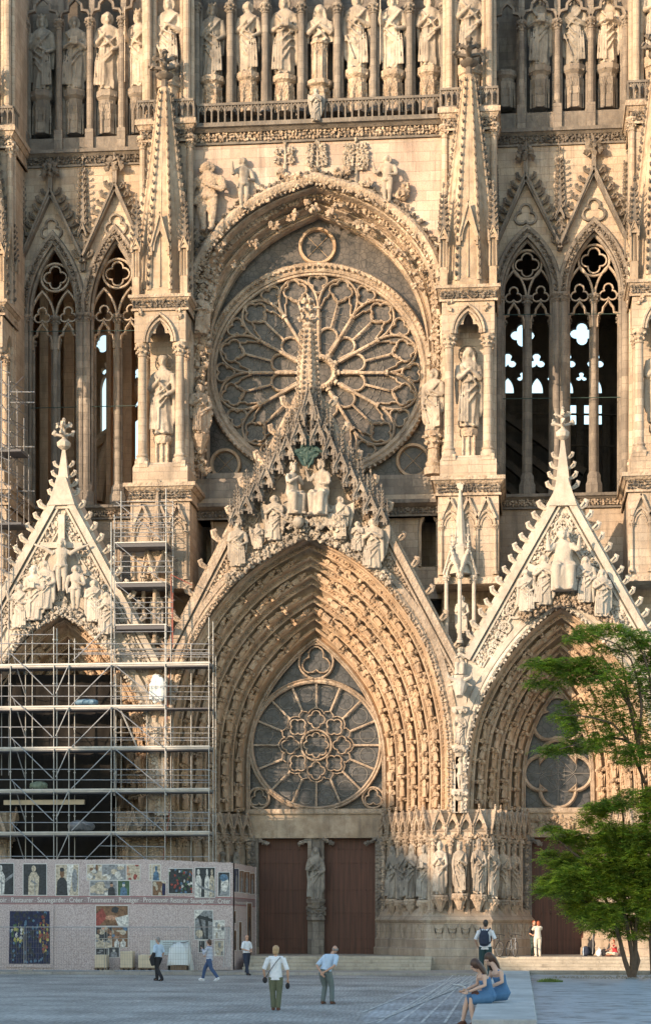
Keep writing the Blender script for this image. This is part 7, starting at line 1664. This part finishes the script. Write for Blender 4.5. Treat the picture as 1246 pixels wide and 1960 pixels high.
# the group in the square
p, s = H_(303,1879,1795)
def jacket(t, V):
    m = MB(); h = V['eL']; [m.tube([h+Vector((.0+.03*q,.02,.02)), h+Vector((.03+.04*q,-.08,-.25)), h+Vector((.0+.03*q,-.04,-.50))], [.05,.075,.05], 8) for q in range(3)]; me = remesh(m, .016); me.materials.append(M['cl_black']); link(bpy.data.objects.new('jacket', me), t)
person('grey haired man in pale blue shirt and black trousers carrying a jacket', p, radians(-125), s, dict(kR=(-.10,-.20,.52),aR=(-.09,-.16,.12),kL=(.10,.02,.50),aL=(.10,.32,.13),tL=(0,-1,-.35),eR=(-.25,.06,1.13),hR=(-.24,-.10,.92),eL=(.27,.05,1.12),hL=(.26,-.18,1.0),turn=.25), 'cl_lightblue', ('cl_black','long'), 'hair_grey', extra=jacket, waist_out=False)
p, s = H_(401,1879,1802,0,1.70)
person('woman in a blue striped top and jeans striding past the red bags', p, radians(-105), s, dict(kR=(-.08,-.24,.54),aR=(-.08,-.34,.12),kL=(.08,.12,.52),aL=(.08,.42,.16),tL=(0,-1,-.5),eR=(-.27,-.02,1.14),hR=(-.22,-.25,1.05),eL=(.22,-.14,1.20),hL=(.12,-.28,1.36),turn=.1,sw=.16), 'cl_stripe', ('cl_jean','long'), 'hair_brown', shoes='cl_white', sleeve=1.3, hairkind='bob')
p, s = H_(472,1868,1790,.0,1.76)
person('bald man in white tee shirt and navy trousers turning by the hoarding corner', p, radians(52), s, dict(kR=(-.12,-.10,.50),aR=(-.14,-.22,.09),kL=(.10,.04,.50),aL=(.12,.16,.10),eR=(-.28,-.02,1.14),hR=(-.12,-.24,1.06),eL=(.28,-.02,1.14),hL=(.02,-.28,1.04),turn=-.35), 'cl_white', ('cl_navy','long'), 'hair_grey', hairkind='rim', waist_out=False)
p, s = H_(528,1935,1818,0,1.66)
def bagw(t, V):
    m = MB(); m.tube([(-.14,.10,1.44),(-.02,.155,1.30),(.12,.145,1.10),(.25,.09,.90)], .013, 6); m.tube([(-.14,.10,1.44),(-.10,-.06,1.45)], .013, 6); sph(m, (.29,.06,.82), (.07,.045,.09), 9, 7); me = remesh(m, .011); me.materials.append(M['cl_black']); link(bpy.data.objects.new('shoulder_bag', me), t)
    m = MB(); sph(m, (-.32,-.03,.66), (.065,.06,.09), 9, 7); me = remesh(m, .012); me.materials.append(M['cl_black']); o = link(bpy.data.objects.new('black_cap', me), t)
person('woman seen from behind in white top and olive trousers with bag strap', p, radians(178), s, dict(kR=(-.09,-.02,.50),aR=(-.07,.03,.08),kL=(.09,-.02,.50),aL=(.07,.0,.08),eR=(-.33,.04,1.08),hR=(-.33,-.02,.84),eL=(.33,.02,1.10),hL=(.31,-.06,.90),hip=(0,0,.92),sw=.20), 'cl_white', ('cl_olive','long'), 'hair_blond', shoes='cl_brown', hairkind='bob', extra=bagw)
t = bpy.context.view_layer.objects
p, s = H_(625,1923,1808,0,1.72)
person('stooping bald man in grey trousers with hands clasped behind his back', p, radians(160), s, dict(hip=(.02,.05,.93),chest=(-.04,-.06,1.27),neck=(-.10,-.14,1.42),head=(-.17,-.20,1.56),turn=.9,kR=(-.15,-.03,.50),aR=(-.20,.06,.08),kL=(.08,-.06,.50),aL=(.10,.04,.08),eR=(-.32,.14,1.10),hR=(-.05,.25,.92),eL=(.24,.14,1.10),hL=(.04,.24,.88)), 'cl_lightblue', ('cl_greygreen','long'), 'hair_grey', hairkind='rim', shoes='cl_brown', waist_out=False)
p = G(929,1872,ZS)
def pack(t, V):
    m = MB(); m.tube([(0,.21,.98),(0,.25,1.10),(0,.25,1.28),(0,.20,1.42)], [.13,.165,.155,.10], 14, sq=.72); m.tube([(0,.33,1.02),(0,.34,1.20)], [.10,.085], 10, sq=.6)
    for s_ in (-1,1): m.tube([(s_*.10,.18,1.40),(s_*.15,.05,1.51),(s_*.15,-.12,1.36),(s_*.17,-.06,1.12),(s_*.13,.16,1.02)], .024, 7)
    m.tube([(-.04,.20,1.43),(0,.22,1.49),(.04,.20,1.43)], .012, 5); me = remesh(m, .012); me.materials.append(M['cl_navy']); link(bpy.data.objects.new('backpack', me), t)
person('dark haired young man in white tee shirt with a big black backpack', p, radians(172), 1.78/1.76, dict(kR=(-.12,-.02,.50),aR=(-.14,.03,.08),kL=(.12,-.02,.50),aL=(.14,.0,.08),eR=(-.30,-.02,1.16),hR=(-.24,-.16,.95),eL=(.31,-.0,1.14),hL=(.26,-.18,.95),turn=.35), 'cl_white', ('cl_teal','long'), 'hair_dark', extra=pack)
# two young women seated on the slab edge, facing left
def book(t, V):
    m = MB(); m.box(-.16,.16,-.12,.0,0,.012); o = m.build('magazine', M['paper'], t, None); o.location = (-.02,-.48,.72+.02); o.rotation_euler = (-.35,0,.15)
    m = MB(); m.tube([(-.12,-.20,.58),(.02,-.24,.62),(.12,-.20,.58)], [.05,.075,.05], 8); m.tube([(-.1,-.2,.6),(0,-.3,.72),(.1,-.2,.6)], .012, 5); me = remesh(m, .012); me.materials.append(M['cl_brown']); link(bpy.data.objects.new('handbag', me), t)
seat = dict(hip=(0,.06,.56),chest=(0,-.04,.88),neck=(0,-.12,1.03),head=(0,-.22,1.15),nod=.55,kR=(-.09,-.36,.50),kL=(.09,-.34,.50),aR=(-.10,-.44,.10),aL=(.13,-.30,.08),eR=(-.22,-.12,.78),hR=(-.12,-.38,.68),eL=(.22,-.10,.78),hL=(.12,-.38,.66),sw=.16,tR=(0,-1,-.5),tL=(0,-1,-.55))
p = G(916,1921,ZS); p = Vector((p.x+.28, p.y, ZS-.50))
person('nearer young woman in denim dress reading at the slab edge', p+Vector((-.10,-.15,0)), radians(-72), 1.16, dict(seat), 'cl_denim', None, 'hair_brown', skin='skinp', shoes='cl_brown', hairkind='long', topkind='dress', extra=book)
person('second young woman in a denim dress leaning against her friend on the slab', p+Vector((.20,.45,.04)), radians(-58), 1.18, dict(seat, turn=.3, head=(-.08,-.20,1.20), kR=(-.12,-.34,.50)), 'cl_denim', None, 'hair_brown', skin='skinp', shoes='cl_brown', hairkind='long', topkind='dress')
# couple by the right door, seated person, bags
zL = .72
def at(u, Y, z=zL): return Vector((PX(u,Y), Y, z))
person('red haired woman all in white hugging someone beside the right hand doors', at(1029,90.1), radians(-160), .93, dict(eR=(-.22,-.12,1.30),hR=(-.14,-.26,1.46),eL=(.22,-.12,1.28),hL=(.14,-.24,1.44),head=(-.05,-.05,1.60)), 'cl_cream', ('cl_cream','long'), 'hair_red', shoes='cl_cream', hairkind='bob')
person('person in a dark top and teal trousers half hidden behind the woman in white', at(1022,90.42), radians(25), .92, dict(eR=(-.26,-.06,1.12),hR=(-.20,-.2,1.05)), 'cl_black', ('cl_darkgreen','long'), 'hair_red', shoes='cl_black', hairkind='short')
person('person in a red vest sitting cross legged on the step against the wall', at(1176,90.0,.72), radians(-60), .86, dict(hip=(0,.05,.14),chest=(0,.0,.46),neck=(0,-.02,.62),head=(0,-.08,.78),kR=(-.32,-.26,.16),kL=(.32,-.26,.16),aR=(.10,-.38,.09),aL=(-.10,-.34,.09),tR=(1,-.3,0),tL=(-1,-.3,0),eR=(-.24,-.12,.40),hR=(-.12,-.36,.34),eL=(.22,-.22,.46),hL=(.06,-.26,.66)), 'cl_red', ('cl_cream','short'), 'hair_red', shoes='cl_brown', topkind='strap')
def soft(label, cat, name, loc, mat, blobs, vox=.015, pn='body', rz=0, extra=None):
    t = thing(name, label, cat, loc, rz); m = MB()
    for b_ in blobs: sph(m, b_[0], b_[1], 10, 7)
    me = remesh(m, vox, name=pn); me.materials.append(M[mat]); link(bpy.data.objects.new(pn, me), t)
    if extra: extra(t)
    return t
def gcase(t):
    m = MB(); [m.tube([(.02,-.13,.1),(.04,-.15,.5),(.03,-.1,1.0)], .008, 4)]; m.build('piping', M['paper'], t)
t = thing('guitar_case', 'black soft guitar case leaning upright beside the right doors', 'guitar case', at(1133,90.6)); m = MB(); m.tube([(-.06,0,.02),(-.06,0,.14),(-.04,0,.30),(-.02,0,.42),(.0,0,.56),(.02,0,.68),(.05,0,.76),(.09,0,1.0),(.10,0,1.12)], [.12,.20,.20,.15,.165,.12,.06,.055,.05], 12, sq=.42); me = remesh(m,.015); me.materials.append(M['cl_black']); link(bpy.data.objects.new('case_body', me), t); gcase(t)
soft('dark blue and black rucksack on the step beside the guitar case','rucksack','rucksack', at(1121,90.4), 'cl_navy', [((0,0,.18),(.17,.13,.19)),((0,.02,.34),(.14,.11,.13)),((0,-.1,.15),(.12,.08,.11))], extra=lambda t: [(lambda m: (m.tube([(-.1,-.12,.4),(-.12,-.17,.2),(-.1,-.13,.05)], .02, 5), m.build('strap', M['cl_lightblue'], t)))(MB())])
soft('white shopping bag between the guitar case and the seated person','bag','shopping_bag', at(1146,90.2), 'cl_white', [((0,0,.14),(.13,.1,.15)),((.04,0,.26),(.08,.05,.08))], extra=lambda t: [(lambda m: (m.tube([(-.05,0,.3),(0,0,.42),(.05,0,.3)], .012, 5), m.build('handle', M['cl_white'], t)))(MB())])
soft('round black bag on the step just left of the seated person','bag','round_bag', at(1156,90.3), 'cl_black', [((0,0,.17),(.15,.10,.18)),((.05,0,.1),(.15,.12,.1))], extra=lambda t: [(lambda m: (m.tube([(-.05,0,.33),(0,0,.42),(.05,0,.33)], .012, 5), m.build('handle', M['cl_black'], t)))(MB())])
soft('crumpled white cloth bundle on the step right of the seated person','bundle','cloth_bundle', at(1203,90.0), 'cl_cream', [((0,0,.1),(.25,.12,.12)),((.18,0,.12),(.14,.1,.13)),((-.2,0,.08),(.1,.1,.09))])
# ------------------------------------------------ bicycles
def bike(label, loc, rz, fr='cl_black'):
    t = thing('bicycle', label, 'bicycle', loc, rz, 'bicycles leaning at the portal pier'); t.rotation_euler = (radians(-6),0,rz)
    R = .34
    for x in (-.52,.52):
        m = MB(); m.tube([(x+R*cos(k*pi/14),0,R+R*sin(k*pi/14)) for k in range(28)], .02, 6, True); w_ = m.build('wheel', M['cl_black'], t)
        m = MB(); m.tube([(x+(R-.03)*cos(k*pi/14),0,R+(R-.03)*sin(k*pi/14)) for k in range(28)], .010, 5, True); [m.tube([(x,0,R),(x+R*cos(k*pi/8),0,R+R*sin(k*pi/8))], .003, 3) for k in range(16)]; m.tube([(x,-.05,R),(x,.05,R)], .02, 6); m.build('rim', M['steel'], w_)
    m = MB(); bb, st, hd_ = (-.08,0,.30), (-.22,0,.78), (.36,0,.84)
    for a,b_ in ((bb,st),(st,hd_),(bb,(.38,0,.74)),(bb,(-.52,0,R)),(st,(-.52,0,R)),(hd_,(.52,0,R))): m.tube([a,b_], .020, 6)
    m.build('frame', M[fr], t)
    m = MB(); m.tube([hd_,(.32,0,.98)], .016, 6); m.tube([(.28,-.30,.99),(.36,-.10,1.0),(.36,.10,1.0),(.28,.30,.99)], .014, 6); m.build('handlebar', M['cl_black'], t)
    m = MB(); sph(m, (-.26,0,.93), (.13,.06,.035), 8, 5); m.tube([st,(-.25,0,.92)], .014, 5); m.build('saddle', M['cl_black'], t)
    m = MB(); m.tube([(bb[0]+.09*cos(k*pi/6),.03,bb[2]+.09*sin(k*pi/6)) for k in range(12)], .008, 4, True); m.tube([(bb[0],.05,bb[2]),(bb[0]+.12,.06,bb[2]-.1)], .01, 4); m.tube([(bb[0],-.05,bb[2]),(bb[0]-.12,-.06,bb[2]+.1)], .01, 4); m.build('crank', M['steeld'], t)
    return t
bike('black bicycle just right of the man with the backpack', at(945,89.45), radians(-62)); bike('silver framed bicycle nearer the right hand doors', at(978,89.6), radians(-72), 'steel')
# ------------------------------------------------ the locust tree and small plants
def leafmat(name, c, tr):
    m, t, b = new_mat(name); L = t.links.new; g = nd(t,'ShaderNodeNewGeometry'); n = nd(t,'ShaderNodeTexNoise'); n.inputs['Scale'].default_value = 2.6; n.inputs['Detail'].default_value = 6; L(g.outputs['Position'], n.inputs['Vector'])
    r = nd(t,'ShaderNodeMapRange'); r.inputs[1].default_value = .35; r.inputs[2].default_value = .65; L(n.outputs[0], r.inputs[0]); x = nd(t,'ShaderNodeMix',data_type='RGBA'); L(r.outputs[0], x.inputs[0]); x.inputs[6].default_value = (*[q*.45 for q in c],1); x.inputs[7].default_value = (c[0]*1.8,c[1]*1.45,c[2]*1.2,1)
    L(x.outputs[2], b.inputs['Base Color']); b.inputs['Roughness'].default_value = .5; tn = nd(t,'ShaderNodeBsdfTranslucent'); L(x.outputs[2], tn.inputs[0]); ms = nd(t,'ShaderNodeMixShader'); ms.inputs[0].default_value = tr; L(b.outputs[0], ms.inputs[1]); L(tn.outputs[0], ms.inputs[2]); L(ms.outputs[0], t.nodes['Material Output'].inputs[0])
    return m
M['leaf'] = leafmat('locust_leaf', (.18,.33,.05), .5); M['leaf2'] = leafmat('bright_locust_leaf', (.38,.52,.08), .6); M['bark'] = plain('brown_bark', (.10,.07,.05), .9, 0, 8, .3, .5)
tree = thing('locust_tree', 'feathery green honey locust with several slim stems in the gravel bed at right', 'tree', TB)
DT = TB.y; iv = Matrix.Translation(-TB)
def TP(u, v, d=0.0): return P(u, v, DT+d)
tm = MB()
stems = [[(1207,1872),(1196,1840),(1186,1800),(1172,1755),(1150,1700),(1120,1650)],[(1210,1870),(1210,1830),(1203,1790),(1195,1750),(1200,1640),(1190,1540)],[(1213,1871),(1216,1830),(1216,1780),(1232,1690),(1235,1560),(1222,1430)],[(1212,1872),(1222,1840),(1212,1800),(1206,1760)],[(1250,1865),(1246,1800),(1256,1700),(1262,1500),(1250,1350)]]
for k, s_ in enumerate(stems):
    n = len(s_); tm.tube([TP(u,v,(k-2)*.25*(i/n)) for i,(u,v) in enumerate(s_)], [.08*(1-.8*i/(n-1))+.012 for i in range(n)], 8)
limbs = [[(1222,1430),(1200,1330),(1150,1290),(1090,1280),(1040,1272)],[(1222,1430),(1230,1330),(1200,1240),(1130,1215)],[(1222,1430),(1180,1410),(1120,1420),(1070,1435)],[(1235,1500),(1190,1390),(1120,1370),(1070,1370)],[(1250,1350),(1240,1270),(1210,1215)],[(1190,1540),(1150,1560),(1110,1560)],[(1120,1650),(1080,1620),(1050,1590)],[(1150,1700),(1100,1680),(1050,1670)],[(1200,1640),(1150,1610),(1090,1600)],[(1172,1755),(1130,1730),(1080,1710)],[(1222,1430),(1195,1300),(1190,1250)]]
for k, s_ in enumerate(limbs):
    s2 = smooth_pts(s_, 1); n = len(s2); dd = R0.uniform(-.8,.8); tm.tube([TP(u,v,dd*i/n) for i,(u,v) in enumerate(s2)], [.045*(1-.8*i/(n-1))+.008 for i in range(n)], 5)
o = tm.build('trunk', M['bark'], tree); o.matrix_parent_inverse = iv
cl = [(1120,1212,26,18,1),(1095,1222,18,10,.7),(1165,1205,36,14,1),(1215,1222,32,20,1),(1240,1255,22,34,1),(1185,1245,30,12,.5),(1150,1240,20,8,.5),
 (1035,1270,32,11,1),(1080,1276,44,18,1.1),(1130,1272,36,18,1.1),(1105,1298,36,14,.9),(1030,1305,22,14,.8),(1060,1312,14,10,.6),(1160,1292,26,14,.6),(1170,1300,40,36,.35),(1215,1300,36,30,.55),(1238,1340,20,40,.6),
 (1072,1372,20,9,.9),(1098,1352,28,12,.7),(1100,1385,22,16,.9),(1060,1436,36,10,1),(1110,1428,40,15,1.1),(1095,1400,18,12,.7),(1150,1360,26,40,.45),(1150,1418,30,22,.9),(1190,1345,34,36,.4),(1195,1395,34,26,.5),(1210,1445,40,22,1),(1240,1425,14,26,.8),(1232,1390,18,16,.4),
 (1140,1552,26,18,1),(1175,1540,30,14,.8),(1210,1528,36,20,.8),(1240,1545,20,40,1),(1165,1585,30,14,.9),(1120,1575,14,10,.6),
 (1058,1587,20,6,1),(1088,1600,30,12,1.1),(1130,1612,38,16,1.1),(1180,1610,40,26,1.1),(1225,1620,34,44,1.2),(1050,1633,18,8,1),(1068,1655,18,14,1),(1095,1650,30,22,1.1),(1055,1690,24,18,1.1),(1038,1648,10,5,.8),(1045,1706,20,10,1),
 (1100,1690,42,34,1.2),(1150,1670,46,50,1.2),(1200,1680,46,56,1.2),(1240,1700,30,60,1.2),(1110,1735,34,26,1.1),(1150,1752,38,26,1.2),(1190,1752,34,26,1.1),(1130,1775,18,10,.9),(1178,1782,18,12,.9),(1235,1775,20,24,.9),(1205,1790,8,10,.5),
 (1290,1300,40,70,.9),(1290,1450,40,70,1),(1290,1620,44,70,1.1),(1285,1730,40,50,1)]
crown = MB(); rr = random.Random(12); cidx = []
for (u, v, ru, rv, dn) in cl:
    cd = rr.uniform(-.9,.9); nt_ = int(ru*rv*(.36 if v < 1540 else .56)*dn)+6
    for q in range(nt_):
        tone = 1 if rr.random() < (.62 if v > 1540 else .25) else 0  # more bright leaves low down, putting light into the lower crown's colour
        a = rr.uniform(0,6.28); r_ = rr.random()**.55; uu = u+cos(a)*ru*r_; vv = v+sin(a)*rv*r_; p = TP(uu, vv, cd+rr.uniform(-1,1)*.035*min(ru,rv*1.6)*.5)
        d = Vector((rr.uniform(-1,1), rr.uniform(-1,1), rr.uniform(-.25,.25))).normalized(); Ln_ = rr.uniform(.22,.46); sd_ = d.cross(Vector((0,0,1))).normalized(); nl = 10
        if rr.random() < .25: crown.tube([p, p+d*Ln_*.5+Vector((0,0,.02)), p+d*Ln_-Vector((0,0,.08))], .004, 3)
        for i in range(nl):
            t_ = (i+.5)/nl; c = p+d*Ln_*t_-Vector((0,0,.10*t_*t_)); s2 = 1 if i % 2 else -1; ll = rr.uniform(.10,.16)*(1.15-t_*.6); ww = ll*.20
            e = (sd_*s2+d*.45+Vector((0,0,rr.uniform(-.55,.15)))).normalized(); f_ = e.cross(Vector((rr.uniform(-.5,.5),rr.uniform(-.5,.5),1))).normalized()*ww
            crown.raw([c, c+e*ll*.45+f_, c+e*ll, c+e*ll*.45-f_], [(0,1,2,3)])
        while len(cidx) < len(crown.f): cidx.append(tone)
me = crown.mesh('crown'); me.materials.append(M['leaf']); me.materials.append(M['leaf2']); me.polygons.foreach_set('material_index', cidx); o = link(bpy.data.objects.new('crown', me), tree); o.matrix_parent_inverse = iv
wd = MB(); c0 = G(1052,1881,.546)
for q in range(420):
    a = rr.uniform(0,6.28); r_ = rr.random()**.6; b_ = c0+Vector((cos(a)*r_*.42, sin(a)*r_*.30, 0)); h = .16*(1-r_*.6)*rr.uniform(.5,1.2); d = Vector((rr.uniform(-.08,.08), rr.uniform(-.08,.08), h)); s_ = Vector((.012,0,0)); wd.raw([b_-s_,b_+s_,b_+d], [(0,1,2)])
M['weed'] = leafmat('weed_leaf', (.12,.20,.04), .3)
tag(wd.build('weeds', M['weed'], None, None, fix=False), 'low tuft of green weeds growing on the rippled terrace', 'weeds')
